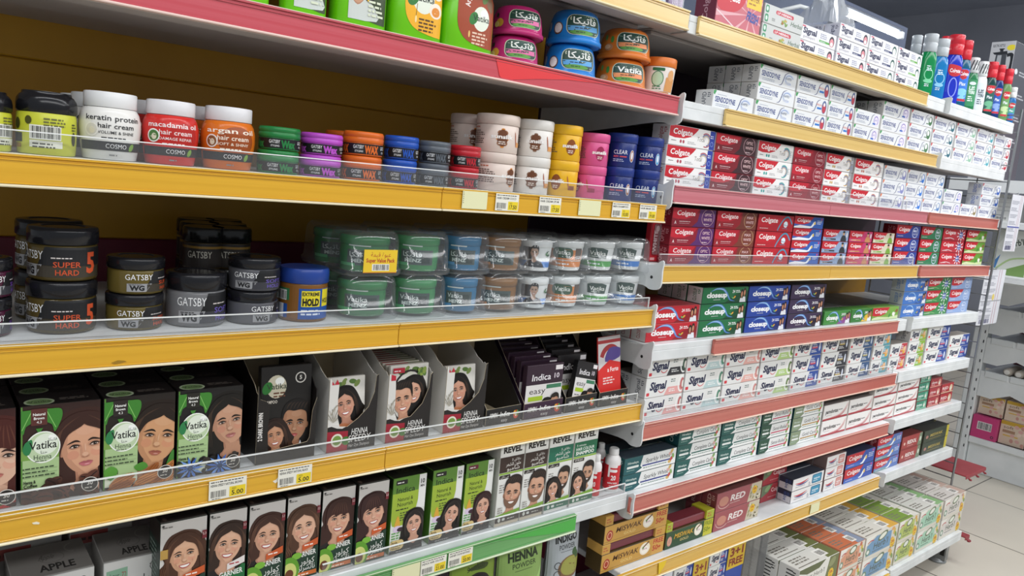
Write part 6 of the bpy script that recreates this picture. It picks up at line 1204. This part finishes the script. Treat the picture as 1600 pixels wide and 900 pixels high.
for a, b, y, h, st, lb in ((.203, .279, .055, .076, True, 'silver grey carton with green sticker, front right of four'), (.100, .194, .055, .076, False, 'silver grey carton, front left of four'), (.000, .092, .055, .076, False, 'silver grey carton at the bottom left edge'), (.178, .262, .155, .086, False, 'silver grey carton behind, with red strip, back right'), (.075, .170, .155, .084, False, 'silver grey carton behind, back left')):
    hbox(a, b, Z5, h, .092, y, lb, 'silver grey cartons', (lambda A, s=st: apf(A, s)) if y < .1 else (lambda A: (A.rect(0, 0, A.W, 1, 'a39f9a'), A.rect(.0, .72, A.W*.6, .2, '9a4a44'), A.micro(.06*A.W, .78, .4*A.W, 1, .1, '4a2a28'))), '8f8b86', 'c4c2be', apt, name='boxed_product', rz=-.02 if st else .015)
# powder pouches ----------------------------------------------------------------
Z6 = -.91+.0005
def pouch(a, b, h, label, front, col, yf=.03, gloss=.3):
    x0, x1 = xat(a, yf, -.72), xat(b, yf, -.72); w = x1-x0; t = thing('powder_pouch', label, 'pouch', ((x0+x1)/2, yf+.02, Z6), 0, 'powder pouches'); n = 18
    def dep(u, v): return .0012+.019*(max(0, 1-abs(2*u-1)**3)**.6)*(max(0, min(1, (1-v)*2.2)))**.6*(.85+.15*math.sin(v*3.1))
    bm_ = MB()
    for sgn in (-1, 1):
        vs = [((i/n-.5)*w*(1-.03*math.sin(math.pi*j/n)), sgn*dep(i/n, j/n)+.0012*math.sin(i*2.1+j*1.3)*(j/n)*(0 < i < n), h*j/n) for j in range(n+1) for i in range(n+1)]
        fs = [((j*(n+1)+i, j*(n+1)+i+1, (j+1)*(n+1)+i+1, (j+1)*(n+1)+i)[::-sgn]) for j in range(n) for i in range(n)]; bm_.add(vs, fs, m(col, gloss), True)
    A = Art(w*.96, h*.97); front(A)
    bm_.art(A, lambda u, v, l: (u-w*.48, -dep(u/w+.02, v/h+.01)-.0016-EPS*l, v+.004), .006); bm_.build('pouch', t)
    MB().bbox(-w/2, w/2, -.0013, .0013, h, h+.012, m(col, gloss), .0006).build('seal', t)
def p_hair(A): W = A.W; A.rect(0, 0, W, 1, '7f9a34'); A.rect(0, .9, W, .1, '6a8a2c'); A.poly([(.3*W, .80), (.6*W, .84), (.8*W, .82), (.7*W, .78)], '3a4a1c', 3); A.text(ar('شامبو'), .5*W, .80, .06, '2c3414', .4*W, 'c'); portrait(A, .52*W, .52, .30, '1f1814', 'd4a283', 'long', .05, 1, '5a6a2c')
def p_henna(A):
    W = A.W; A.rect(0, 0, W, 1, '8fb061'); A.ell(.34*W, .93, .07, .03, 'c8b42c'); A.text('ORGANIC', .54*W, .865, .032, '2a3a20', .42*W, 'c', .01); A.text('HENNA', .5*W, .755, .085, '24321c', .70*W, 'c', .05); A.text('POWDER', .52*W, .68, .05, '24321c', .54*W, 'c', .01); A.rect(.3*W, .65, .4*W, .004, '24321c'); A.ell(.5*W, .35, .2, .16, '6a8a3a'); A.ell(.5*W, .37, .16, .1, 'a4a84a'); A.poly([(.80*W, .5), (W, .68), (W, .4)], 'a9d07a')
def p_ind(A):
    W = A.W; A.rect(0, 0, W, 1, 'aab0b4'); A.ell(.26*W, .905, .06, .03, 'c8b42c'); A.text('ORGANIC', .55*W, .89, .03, '26282a', .42*W, 'c', .01); A.text('INDIGO', .5*W, .79, .075, '1f2224', .72*W, 'c', .05); A.text('POWDER', .52*W, .715, .05, '1f2224', .52*W, 'c', .01); A.rect(.3*W, .69, .4*W, .004, '26282a'); A.ell(.64*W, .52, .17, .12, '7a5a3a'); A.ell(.65*W, .53, .14, .10, '9a9a4a'); A.ell(.82*W, .64, .03, .05, '3a5a34', rot=.5); A.ell(.76*W, .67, .03, .04, '3a5a34', rot=-.5)
    for k in range(3): A.ring(.22*W, .56-.09*k, .035, .035, .008, '3a3e40')
pouch(712, 782, .216, 'olive powder pouch with printed woman, leftmost pouch', p_hair, '7f9a34')
pouch(787, 857, .214, 'light green powder pouch lettered HENNA', p_henna, '8fb061')
pouch(866, 914, .215, 'silver grey powder pouch lettered INDIGO', p_ind, 'aab0b4', gloss=.22)
# ------------------------------------------------------------------ mouthwash bottles on the top right shelf
GM = 'mouthwash bottles at the top right'
def mouthwash(pl, pr, ptop, liquid, cap, label, lab=None, yf=.03, shape=0, capart=None):
    z = ZB[0]+.0005; pos = jarpos(pl, pr, z+.05, yf); r = pos[2]; H = at((pl+pr)/2, ptop, pos[1]).z-z
    t = thing('mouthwash_bottle', label, 'bottle', (pos[0], pos[1], z), -math.atan2(pos[0], 1+pos[1])*.55, GM)
    q = H*.72; secs = [(0, r*.90, r*.62, 3), (.004, r*1.0, r*.70, 3), (q*.30, r*(.98 if shape else 1.0), r*.70, 3), (q*.55, r*(.90 if shape else 1.0), r*.68, 3), (q*.82, r*(1.0 if shape else .99), r*.70, 3), (q*.94, r*.90, r*.69, 2.6), (q, r*.72, r*.66, 2.2)]
    b = MB(); b.loft(secs, gel('mouthwash_'+liquid, liquid, .25) if liquid != 'e8e8ea' else m(liquid, .3), 36)
    if lab:
        A = Art(r*1.5, q*.72); lab(A, A.W); loftart(b, A, secs, q*.12)
    b.build('bottle', t)
    c = MB(); n = 36; rg = []
    for zz, k in ((q+.0003, .74), (q+.003, .82), (q+(H-q)*.48, .82), (q+(H-q)*.50, .78), (q+(H-q)*.54, .78), (q+(H-q)*.56, .82), (H-.003, .80), (H, .73)):
        rg.append([((r*k+(.0006 if i % 2 else 0))*math.sin(i*6.2832/n), -(r*k+(.0006 if i % 2 else 0))*math.cos(i*6.2832/n), zz) for i in range(n)])
    c.rings(rg, m(cap, .3))
    if capart:
        A = Art(r*1.6, (H-q)*.8); 
        for k in range(6): A.stroke([(k*.28*A.W, .1), (k*.28*A.W+.25*A.W, .9)], .09, capart)
        wrapart(c, A, [(r*.825, 0), (r*.825, H)], q+(H-q)*.1, 0, .0008)
    c.build('cap', t); return t
def l_plain(c1): return lambda A, W: (A.ring(.5*W, .55, .36*W, .16, .03, c1), A.ell(.5*W, .35, .14, .06, c1), A.micro(.25*W, .78, .5*W, 3, .06, 'dfeaf2'), A.micro(.25*W, .24, .5*W, 2, .05, 'dfeaf2'))
def l_col(bg, c2): return lambda A, W: (A.rr(0, .05, W, .92, .08, bg), A.poly([(0, .95), (W, .95), (W, .74), (.4*W, .66), (0, .74)], 'c4202e', 0), A.text('Colgate', .10*W, .78, .10, 'f4f0f0', .8*W, b=.03), A.poly([(0, .1), (W, .4), (W, .2), (.5*W, .05)], c2, 0), A.text('Plax', .16*W, .50, .10, 'eef2f8', .6*W, b=.02), A.ell(.5*W, .32, .16, .1, c2), A.rect(.05*W, .06, .9*W, .07, 'c4303c'))
def l_lis(bg, tc): return lambda A, W: (A.rr(0, .04, W, .94, .08, bg), A.text('LIS', .5*W, .62, .13, tc, .6*W, 'c', .04), A.text('TERI', .5*W, .48, .11, tc, .66*W, 'c', .04), A.micro(.2*W, .36, .6*W, 3, .07, tc), A.ell(.5*W, .85, .12, .06, 'dfe8f0'))
for a in ((1412, 1431, 50, '2f8a5a', 'aeb4b8', 'grey capped mouthwash bottle half hidden behind the white gum cartons', None, .10, 0, None), (1431, 1457, 48, '1a9a58', 'b9bec2', 'emerald mouthwash bottle with big grey cap', l_plain('7ad0a0'), .03, 0, None), (1447, 1475, 56, '1f8ad0', 'b9bec2', 'sky blue mouthwash bottle with grey cap', l_plain('8ac8ee'), .028, 0, None),
 (1455, 1474, 50, '2a3aa8', 'd02a38', 'red capped mouthwash bottle behind the sky blue one', None, .105, 0, None), (1466, 1496, 48, '2a3fd0', 'd02a38', 'violet blue waisted mouthwash bottle with red cap', lambda A, W: (A.poly([(0, .95), (W, .90), (W, .72), (.5*W, .64), (.1*W, .7)], 'c4202e', 4), A.text('Colgate', .12*W, .75, .10, 'f2e8ea', .8*W, b=.03), A.ring(.5*W, .35, .3*W, .25, .03, '8a98f0')), .03, 1, None),
 (1485, 1509, 57, '1f6a8a', 'd02a38', 'teal mouthwash bottle with bright blue label and red cap', l_col('2f7ad8', '8ad0e8'), .03, 1, None), (1501, 1523, 86, '2f8a58', 'd6d8d8', 'green mouthwash bottle with striped white cap', l_lis('3a8f5e', 'e6f2ea'), .028, 0, '3a3c40'), (1516, 1537, 92, 'e8e8ea', 'e0e2e2', 'white mouthwash bottle with striped cap', l_lis('dfe6ee', '2a3a4a'), .026, 0, '3a3c40'),
 (1531, 1551, 92, '1f4a48', 'd02a38', 'dark green mouthwash bottle with red cap', l_col('1f5a50', '6ab08a'), .026, 1, None), (1545, 1562, 97, '1f3f80', 'd02a38', 'deep blue small mouthwash bottle with red cap', l_col('2a58b0', '8aa8e8'), .024, 1, None), (1558, 1575, 103, '7aa46a', 'd02a38', 'pale green mouthwash bottle with red cap', l_col('6a9a5a', 'c0d8a0'), .022, 1, None), (1570, 1585, 134, '2f7ac0', 'e0e2e2', 'short blue and green mouthwash bottle with white cap at the end', l_col('4a9a8a', '3a6ad0'), .02, 0, None)):
    mouthwash(*a[:6], lab=a[6], yf=a[7], shape=a[8], capart=a[9])
# ------------------------------------------------------------------ small things among the cartons
z = ZB[3]+.0005; x = xat(1019, .05, z+.03)
t = thing('toothbrush_pack', 'red standing toothbrush pack at the left end of the fourth shelf', 'pack', (x+.008, .050, z), 0)
b = MB(); b.bbox(-.015, .015, 0, .018, 0, .098, 'a51e2a', .003); A = Art(.028, .094); W = A.W; A.rect(0, 0, W, 1, 'b0222e'); A.rr(.12*W, .12, .76*W, .74, .08, '8a1620'); A.text('WHITE', .66*W, .2, .12, 'e8c8c8', .5, b=.02, rot=math.pi/2); A.ell(.62*W, .74, .06, .07, 'd8b0b0'); A.rect(.1*W, .02, .5*W, .06, 'e0a0a0'); b.front(A, -.014, 0, .002); b.build('card', t)
MB().bbox(-.011, .011, -.006, -.0008, .016, .082, CLEAR2, .003).build('blister', t)
for k, (xx, yy) in enumerate(((1.2345, .085), (1.2345, .133), (1.2345, .181))): pass
# wrapped packs at the right end of the top left shelf
for k, (a, b_, c, lb) in enumerate(((1015, 1043, 'a8b4c8', 'pale lilac shrink wrapped pack at the end of the top left shelf'), (1045, 1070, '8a6a94', 'violet shrink wrapped pack at the end of the top left shelf'), (985, 1013, '9ab0c4', 'pale blue shrink wrapped pack on the top left shelf'))):
    z = ZA[0]+.0005; x0, x1 = xat(a, .02, z), xat(b_, .02, z); t = thing('wrapped_pack', lb, 'pack', ((x0+x1)/2, .02, z), 0, 'shrink wrapped packs at the top')
    w_ = x1-x0-.006; b = MB()
    for j in range(3): MB().bbox(-w_/2+j*w_/3+.001, -w_/2+(j+1)*w_/3-.001, .003, .05, .002, .10, c, .003).build('carton', t)
    MB().bbox(-w_/2-.002, w_/2+.002, 0, .053, .0005, .103, CLEAR2, .006).build('film', t)
# crumpled clear bag above the white gum cartons
z = ZB[0]+2*.0349+.003; t = thing('plastic_bag', 'crumpled clear plastic bag lying behind the white gum cartons', 'bag', (1.875, .094, ZB[0]+3*.0349+.0012)); rn = random.Random(2); b = MB(); n = 12
vs = [((i/n-.5)*.15, (j/n-.5)*.10, .001+(.10*math.sin(math.pi*min(max(i/n, .06), .94))**.5*math.sin(math.pi*min(max(j/n, .06), .94))**.5*(.7+.45*rn.random()) if 0 < i < n and 0 < j < n else 0)) for j in range(n+1) for i in range(n+1)]
b.add(vs, [(j*(n+1)+i, j*(n+1)+i+1, (j+1)*(n+1)+i+1, (j+1)*(n+1)+i) for j in range(n) for i in range(n)], clearmat('crumpled_film', (.86, .88, .9), .3, .30, .1)); b.build('film', t)
# ------------------------------------------------------------------ packs low in the middle bay
zb = ZBASE+.0005; y = .02
def X_(px, y_=y, z_=-.93): return xat(px, y_, z_)
for k, (a, b_, cw, top, lb) in enumerate(((1052, 1106, .55, -.898, 'white value pack with yellow 3+1 FREE card, beside the navy box'), (1108, 1164, .50, -.892, 'white value pack with yellow 3+1 FREE card, beside the clear pack'))):
    x0, x1 = X_(a), X_(b_); w_ = x1-x0-.004; H = top-zb; t = thing('value_pack', lb, 'pack', ((x0+x1)/2, y, zb), 0, 'value packs on the base shelf')
    n = 6; h_ = H/n*.985
    for i in range(n): carton_mesh(w_*cw, .045, h_-.001, signal('2f4a9c', 'd8dcec', 1), 'b9b4ae', 'd2cfcb').build('carton', t, (-w_/2+w_*cw/2, .002, i*h_))
    A = Art(w_*(1-cw)-.001, .068, 'd8b42c'); W = A.W; A.text('3+1', .5*W, .52, .34, '8a2c1c', .78*W, 'c', .04); A.text('FREE', .5*W, .12, .30, '8a2c1c', .82*W, 'c', .04)
    b = MB(); b.bbox(-w_/2+w_*cw+.0005, w_/2, .001, .006, 0, H, '2f4a9c', .0008); b.bbox(-w_/2+w_*cw+.0005, w_/2, -.0005, .0008, H-.07, H, 'd8b42c', .0003); b.front(A, -w_/2+w_*cw+.001, -.0005, H-.069); b.build('offer_card', t)
x0, x1 = X_(1008), X_(1050); H = -.888-zb
t = thing('boxed_product', 'navy box with white corner and oval lettered top, bottom edge of the photo', 'box', ((x0+x1)/2, y, zb)); w_ = x1-x0-.004; b = MB(); b.bbox(-w_/2, w_/2, 0, .10, 0, H, 'd9dde6', .001); A = Art(w_-.002, .098, '1d2440'); W = A.W; A.ell(.5*W, .5, .3*W, .3, '8a94b0'); A.ell(.5*W, .5, .27*W, .26, '1d2440'); A.text('aqua', .5*W, .42, .18, 'aab4cc', .34*W, 'c', .03); b.top(A, -w_/2+.001, .001, H)
B = Art(w_-.002, H-.002, 'dfe2ea'); B.poly([(0, 1), (B.W, 1), (B.W, .97), (.4*B.W, .93), (0, .85)], '22408f'); B.micro(.1*B.W, .8, .7*B.W, 3, .03, '3a4a7a'); b.front(B, -w_/2+.001, 0, .001); b.build('box', t)
x1 = xat(1237, yb0, ZBASE)-.012; x0 = max(x1-.15, X_(1164)+.006); H = -.888-zb; w_ = x1-x0-.004
t = thing('clear_pack', 'clear wrapped pack of dim grey cartons left of the herbal cartons', 'pack', ((x0+x1)/2, .02, zb)); b = MB()
for j in range(3): MB().bbox(-w_/2+j*w_/3+.002, -w_/2+(j+1)*w_/3-.002, .006, .10, .003, H-.02, ('6a6660', '7a7670', '5c5a58')[j], .003).build('carton', t)
MB().bbox(-w_/2, w_/2, 0, .106, .0005, H, CLEAR2, .012).build('film', t)
# ------------------------------------------------------------------ price tags in the strips
def ptag(x, zt, w_, label, l1, price, faded=False, yl=0, blank=False):
    h_ = .0285; b = MB(); b.bbox(-w_/2, w_/2, -.0006, 0, -h_, 0, 'e6e2cc' if not blank else 'e4e2b4', .0002); A = Art(w_-.0006, h_-.0006, 'ece9dc' if not blank else 'e6e4b8'); W = A.W
    if not blank:
        A.micro(.04*W, .88, .88*W, 1, .10, '2c2c2c', 2); A.text(l1, .04*W, .68, .13, '2c2c2c', .84*W, b=.02); A.bars(.05*W, .12, .40*W, .34, '2a2a2a', 5); A.micro(.08*W, .03, .3*W, 1, .07, '4a4a4a'); A.rect(.54*W, .04, .44*W, .52, 'ecd02c'); A.text(price, .76*W, .12, .24, '2a2a1c', .32*W, 'c', .02); A.text('AED', .60*W, .40, .11, '4a4a1c', .12*W)
    else: A.micro(.02*W, .9, .04*W, 6, .12, '8a8a6a')
    b.front(A, -w_/2+.0003, -.0006, -h_+.0003); tag(b.build('price_tag', None, (x, yl-.0094, zt-.0022)), label, 'price tag', 'price tags in the shelf strips')
for a, c, lb, l1, pr, bl in ((722, 761, 'blank pale yellow tag, leftmost on the jar shelf strip', '', '', True), (774, 810, 'price tag reading 17.50, left one under the cream hair mask jars', 'HAIR CREAM COCO', '17.50', False), (842, 876, 'price tag reading 17.50, under the golden yellow jars', 'HAIR CREAM 275 M', '17.50', False), (904, 938, 'blank pale yellow tag under the rose pink jars', '', '', True), (956, 984, 'price tag reading 10.00, under the navy jars', 'MEN SHAMPOO', '10.00', False), (999, 1025, 'price tag reading 19.00 at the right end of the jar strip', 'HAIR MASK 250', '19.00', False)):
    x0, x1 = xat(a, -.0095, ZA[2]-.018), xat(c, -.0095, ZA[2]-.018); ptag((x0+x1)/2, ZA[2], x1-x0, lb, l1, pr, blank=bl)
for a, c, lb, l1, pr in ((326, 385, 'price tag reading 5.00 under the blue flower henna box', 'HENNA SPEEDY NATURAL BROWN', '5.00'), (434, 487, 'price tag reading 5.00 under the black shampoo tray', 'HENNA SPEEDY NATURAL BLACK', '5.00')):
    x0, x1 = xat(a, -.0095, ZA[4]-.018), xat(c, -.0095, ZA[4]-.018); ptag((x0+x1)/2, ZA[4], x1-x0, lb, l1, pr)
zs = ZA[5]-.012
for a, c, lb, l1, pr, bl in ((612, 656, 'blank cream tag at the left of the green strip', '', '', True), (657, 697, 'price tag reading 21.00 on the green strip', 'INDICA HAIR COLOUR', '21.00', False), (700, 738, 'price tag reading 20.00 on the green strip', 'GARNIER COLOR NATURALS', '20.00', False)):
    x0, x1 = xat(a, -.0095, zs-.018), xat(c, -.0095, zs-.018); ptag((x0+x1)/2, zs, x1-x0, lb, l1, pr, blank=bl)
x0, x1 = xat(1266, -.0095, ZB[7]-.018), xat(1280, -.0095, ZB[7]-.018); ptag((x0+x1)/2, ZB[7], x1-x0, 'small blank cream tag on the lowest amber strip', '', '', blank=True)
x0 = xat(1034, -.0095, ZB[7]-.018); q = MB(); q.prism([(-.014, 0), (.014, 0), (.009, -.012), (-.006, -.0285), (-.010, -.0285)], -.0008, 0, 'e8c41c', 'y'); tag(q.build('yellow_flap', None, (x0, -.0094, ZB[7]-.002)), 'torn bright yellow flap on the lowest amber strip', 'label')
# ------------------------------------------------------------------ cards hanging on the wire panel
def cards(px0, px1, py0, py1, y, label, n, c2):
    p0, p1 = at(px0, py0, y), at(px1, py0, y); z1 = at(px0, py1, y).z; x0, x1 = max(p0.x, 3.045), p1.x; zt = p0.z; H = zt-z1; rn = random.Random(n)
    t = thing('hanging_cards', label, 'cards', (x0, y, zt), 0, 'price list cards hung on the wire panel')
    MB().tube([(3.037-x0, .0, -.010), ((x1-x0)*.55, -.0, -.010), ((x1-x0)*.58, -.0, -.004)], .0022, wm, 8).build('hook', t)
    for k in range(n):
        A = Art((x1-x0)*.80, H*.94, ('d6d6dc', 'cfd2da', 'dadade')[k % 3]); W = A.W
        for j in range(7): A.micro(.06*W, .88-.12*j, .62*W, 3, .024, '7a7c8a', j)
        A.rect(.72*W, 0, .02*W, 1, 'b07a86'); A.rect(.84*W, 0, .02*W, 1, 'b07a86'); A.rect(.0, .42, W, .02, c2); A.bars(.1*W, .02, .5*W, .08, '4a4a70')
        if c2 != '3a4a9a': A.ell(.62*W, .5, .06, .06, 'd8c46a')
        o = (x1-x0)*.06*k; b = MB(); b.bbox(o, o+(x1-x0)*.82, -.0005-.003*(n-k), .0004-.003*(n-k), -H, -.013 if True else 0, 'd2d4da', .0002); b.front(A, o+(x1-x0)*.01, -.0005-.003*(n-k), -H+.001); b.build('card', t)
cards(1569, 1603, 296, 392, -.02, 'upper bundle of printed price list cards hanging outside the wire panel', 3, '3a4a9a')
cards(1537, 1574, 416, 506, .03, 'lower bundle of printed grey cards hanging outside the wire panel', 3, '9a9aa0')
# ------------------------------------------------------------------ the white shelving across the aisle end
XG = 4.24; wt = noisy('white_gondola_steel', 'e2e6e7', 'eceff0', (8, 8, 8), .45)
def yz(px, py, x=XG): p = atx(px, py, x); return p.y, p.z
G2 = 'white shelving across the aisle end'
yp0, yp1 = .35, .41
t = thing('upright_post', 'white square post of the shelving across the aisle end', 'post', (XG+.02, .38, FL)); b = MB(); b.bbox(-.02, .05, -.033, .03, .0, 1.40, wt, .004)
for k in range(26): b.box(-.0206, -.0201, -.024, -.019, .12+k*.05, .135+k*.05, '33363a')
b.build('post', t)
MP = noisy('maroon_gondola_back', '6a2a3c', '763446', (5, 5, 5), .5)
tag(MB().bbox(4.70, 4.72, -1.2, .345, FL, .62, MP, .003).build('back_panel'), 'maroon back panel of the white shelving across the aisle end', 'panel')
b = MB(); b.bbox(XG+.02, 4.69, -1.2, .345, FL, -1.105, wt, .004); b.bbox(XG, XG+.019, -1.2, .345, -1.118, -1.085, wt, .004); tag(b.build('base_deck'), 'white base deck of the shelving across the aisle end', 'shelf')
lev = [yz(1540, 528)[1], yz(1533, 580)[1], yz(1560, 484)[1], yz(1572, 437)[1]]
for k, zt in enumerate(lev+[.19]):
    lb = ('white notched shelf holding lying bottles, lowest of the far shelving' if k == 1 else 'white notched far shelf, empty, one above the lying bottles' if k == 0 else 'white notched far shelf, two above the lying bottles' if k == 2 else 'white far shelf under the standing white bottles' if k == 3 else 'topmost white far shelf, under the kettle carton')
    x0 = XG if k < 4 else 3.80
    t = thing('shelf', lb, 'shelf', (x0, 0, zt), 0, G2); b = MB(); b.bbox(.004, 4.69-x0, -1.2, .345 if k < 4 else .48, -.012, 0, wt, .002)
    out = [(.345, .004), (.345, -.125), (.28, -.128), (.20, -.09), (.10, -.12), (.02, -.128), (-.06, -.09), (-.16, -.12), (-1.2, -.12), (-1.2, .004)] if k < 4 else [(.48, .004), (.48, -.05), (-1.2, -.05), (-1.2, .004)]
    b.prism(out, 0, .004, wt, 'x'); b.build('deck', t)
    if k < 4:
        for j in range(9): MB().bbox(-.006, -.0002, .325-.112*(j+1)+.008, .325-.112*j, -.024, .008, m('e4e8e9', .35), .003).build('label_tab', t)
# lying bottles, pink and floral cartons, standing bottles
for k in range(8):
    t = thing('lotion_bottle', f'pale bottle lying on the lowest far shelf, {("first", "second", "third", "fourth", "fifth", "sixth", "seventh", "eighth")[k]} from the post', 'bottle', (XG+.012, .235-.05*k, lev[1]+.0215), 0, 'bottles lying on the far shelf')
    b = MB(); n = 24; b.rings([[(xx, r_*math.sin(i*6.2832/n)*1.0, r_*math.cos(i*6.2832/n)) for i in range(n)][::-1] for xx, r_ in ((0, .014), (.004, .019), (.14, .021), (.17, .014))], m('c9bfb2', .35)); b.build('bottle', t)
    c = MB(); c.rings([[(xx, r_*math.sin(i*6.2832/n), r_*math.cos(i*6.2832/n)) for i in range(n)][::-1] for xx, r_ in ((-.006, .010), (-.0055, .0125), (-.0005, .013))], m('ece8e2', .35)); c.build('cap', t)
zt = -1.085+.0005
def fbox(x, y, z_, w_, h_, label, kind):
    b = MB(); b.bbox(0, .10, -w_, 0, 0, h_, 'd8c4b4' if kind else 'c84a80', .001); A = Art(w_-.002, h_-.002, 'd9c4b0' if kind else 'c9437c'); W = A.W
    if kind:
        A.rect(0, .84, W, .16, 'c8a23c'); A.text('soft', .12*W, .68, .14, '6a4a3a', .4*W); A.rect(.1*W, .5, .5*W, .12, 'a8846a'); A.rect(.14*W, .36, .6*W, .05, 'd8b04a')
        rn = random.Random(5)
        for i in range(10): A.ell(rn.uniform(.5, 1)*W, rn.uniform(0, .9), .09, .07, ('d8a8a0', 'e6cfc0', 'c89488')[i % 3], rot=i)
    else: A.bars(.24*W, .42, .52*W, .3, bg='e8e4e4'); A.ring(.86*W, .16, .05, .05, .03, '4a3a4a')
    b.left(A, 0, -.001, .001); tag(b.build('boxed_product', None, (x, y, z_)), label, 'box', 'boxes on the far base deck')
for k in range(4): fbox(XG+.03, .335-.12*k, zt+.122, .112, .10, f'floral cream box, upper row on the far deck, {("first", "second", "third", "fourth")[k]} from the post', 1)
fbox(XG+.004, .342, zt, .115, .115, 'bright pink box with barcode at the left end of the far deck', 0)
for k in range(1, 4): fbox(XG+.03, .345-.122*k, zt, .112, .12, f'floral cream box, lower far row, {("", "first", "second", "third")[k]} right of the pink box', 1)
fbox(XG+.132, .335, zt, .10, .12, 'floral cream box behind the pink box', 1)
for k in range(4):
    t = thing('lotion_bottle', f'white standing bottle with {("green", "red", "green", "grey")[k]} neck on the far shelf, {("leftmost", "second", "third", "fourth")[k]}', 'bottle', (XG+.06, .315-.062*k, lev[3]+.0005), 0, 'white bottles on the far shelf')
    MB().lathe([(.022, 0), (.025, .004), (.026, .11), (.018, .13)], m('e2e4e2', .35), n=28).build('bottle', t); MB().lathe([(.0185, .1305), (.019, .135), (.0185, .15)], ('2f8a5a', 'c8323c', '2f8a5a', '8a8e92')[k], n=24).build('neck_band', t); MB().lathe([(.016, .1505), (.016, .175), (.012, .18)], m('d8dad8', .35), n=24).build('cap', t)
# the kettle carton, white carton and green pack higher up
x0 = 3.86
def bigbox(px0, pxc, py0, z_, h_, w2, label, name, fa, c, fr=None):
    y1 = yz(px0, py0, x0)[0]; y0 = yz(pxc, py0, x0)[0]; w_ = y1-y0; t = MB(); t.bbox(0, w2, -w_, 0, 0, h_, c, .001)
    A = Art(w_-.002, h_-.002); fa(A, A.W); t.left(A, 0, -.001, .001)
    if fr: B = Art(w2-.002, h_-.002); fr(B, B.W); t.front(B, .001, -w_, .001)
    return tag(t.build(name, None, (x0, y1, z_)), label, 'box')
zk = .1905; hk = yz(1550, 66, x0)[1]-zk
def kettle(A, W):
    A.rect(0, 0, W, 1, 'b4b5b9'); u = lambda p: (p[0]*W, .73+(p[1]-.44)*.5); A.text('ELECTRIC KETTLE', .08*W, .965, .018, '3a3c40', .5*W, b=.02); A.ell(.86*W, .955, .03, .02, 'd8c83c')
    A.poly([u(p) for p in ((.22, .48), (.76, .48), (.70, .80), (.26, .80))], '45484e'); A.poly([u(p) for p in ((.30, .50), (.52, .50), (.50, .79), (.33, .79))], 'a4a7ac'); A.poly([u(p) for p in ((.20, .80), (.74, .80), (.70, .845), (.10, .83))], '2c2e33'); A.rect(.40*W, .93, .14*W, .016, '2c2e33'); A.rect(.36*W, .944, .22*W, .008, '2c2e33'); A.poly([u(p) for p in ((.2, .44), (.78, .44), (.76, .48), (.22, .48))], '2c2e33')
    A.stroke([u(p) for p in ((.72, .78), (.90, .79), (.97, .72), (.95, .58), (.86, .52), (.80, .53))], .024, '2a2c31', 6); A.micro(.1*W, .3, .7*W, 5, .02, '5a5c62')
def kside(A, W):
    A.rect(0, 0, W, 1, '4c4e54')
    for k in range(4): A.ell(.2*W, .80-.16*k, .03, .02, 'c8cacc'); A.micro(.34*W, .80-.16*k, .4*W, 2, .02, 'a8aaae')
bigbox(1550, 1588, 66, zk, hk, .30, 'tall grey carton with printed black kettle behind the mouthwash bottles', 'boxed_product', kettle, '9a9ba0', kside)
zw = lev[3]+.0; t = None
def clean(A, W): A.rect(0, 0, W, 1, 'd9d9d6'); A.text('CLEAN', .42*W, .86, .06, '3a3a3c', .5*W); A.micro(.2*W, .7, .7*W, 1, .02, '8a8a8c'); A.micro(.2*W, .55, .7*W, 2, .02, '8a8a8c'); A.micro(.2*W, .4, .7*W, 2, .02, '8a8a8c'); A.bars(.2*W, .06, .4*W, .09, '4a4a4c')
z_l = yz(1566, 345, x0)[1]; 
t = thing('shelf', 'white far shelf under the white cleaner carton, below the kettle', 'shelf', (3.80, 0, z_l-.002), 0, G2); b = MB(); b.bbox(.0, .88, -1.2, .345, -.012, 0, wt, .002); b.bbox(0, .004, -1.2, .345, -.03, -.011, wt, .001); b.build('deck', t)
hw_ = min(yz(1566, 188, x0)[1], .19-.055)-z_l
bigbox(1562, 1607, 250, z_l-.0015, hw_, .3, 'white carton lettered CLEAN under the kettle carton', 'boxed_product', clean, 'd4d4d2')
z_m = yz(1560, 428, x0)[1]
t = thing('shelf', 'white far shelf under the green and white herbal carton', 'shelf', (3.80, 0, z_m-.002), 0, G2); b = MB(); b.bbox(.0, .88, -1.2, .345, -.012, 0, wt, .002); b.bbox(0, .004, -1.2, .345, -.03, -.011, wt, .001); b.build('deck', t)
def bigherb(A, W): A.rect(0, 0, W, 1, 'd2d6cf'); A.poly([(0, .6), (.4*W, 1), (W, 1), (W, .75), (.3*W, .5)], 'e4e6e0'); A.ell(.4*W, .80, .12, .09, '3a6a40', rot=.4); A.text("Herb'l", .36*W, .62, .14, '3a4a3c', .5*W, b=.02, rot=.25); A.poly([(0, 0), (W, .3), (W, 0)], '7a9a5c'); A.poly([(0, .25), (.2*W, .45), (.1*W, .1)], '4a7ab0'); A.stroke([(.1*W, .1), (.5*W, .35), (W, .42)], .04, 'a8c08a', 5)
bigbox(1556, 1610, 380, z_m-.0015, z_l-.035-z_m, .25, 'green and white herbal carton below the white cleaner carton', 'boxed_product', bigherb, 'c9ccc4')
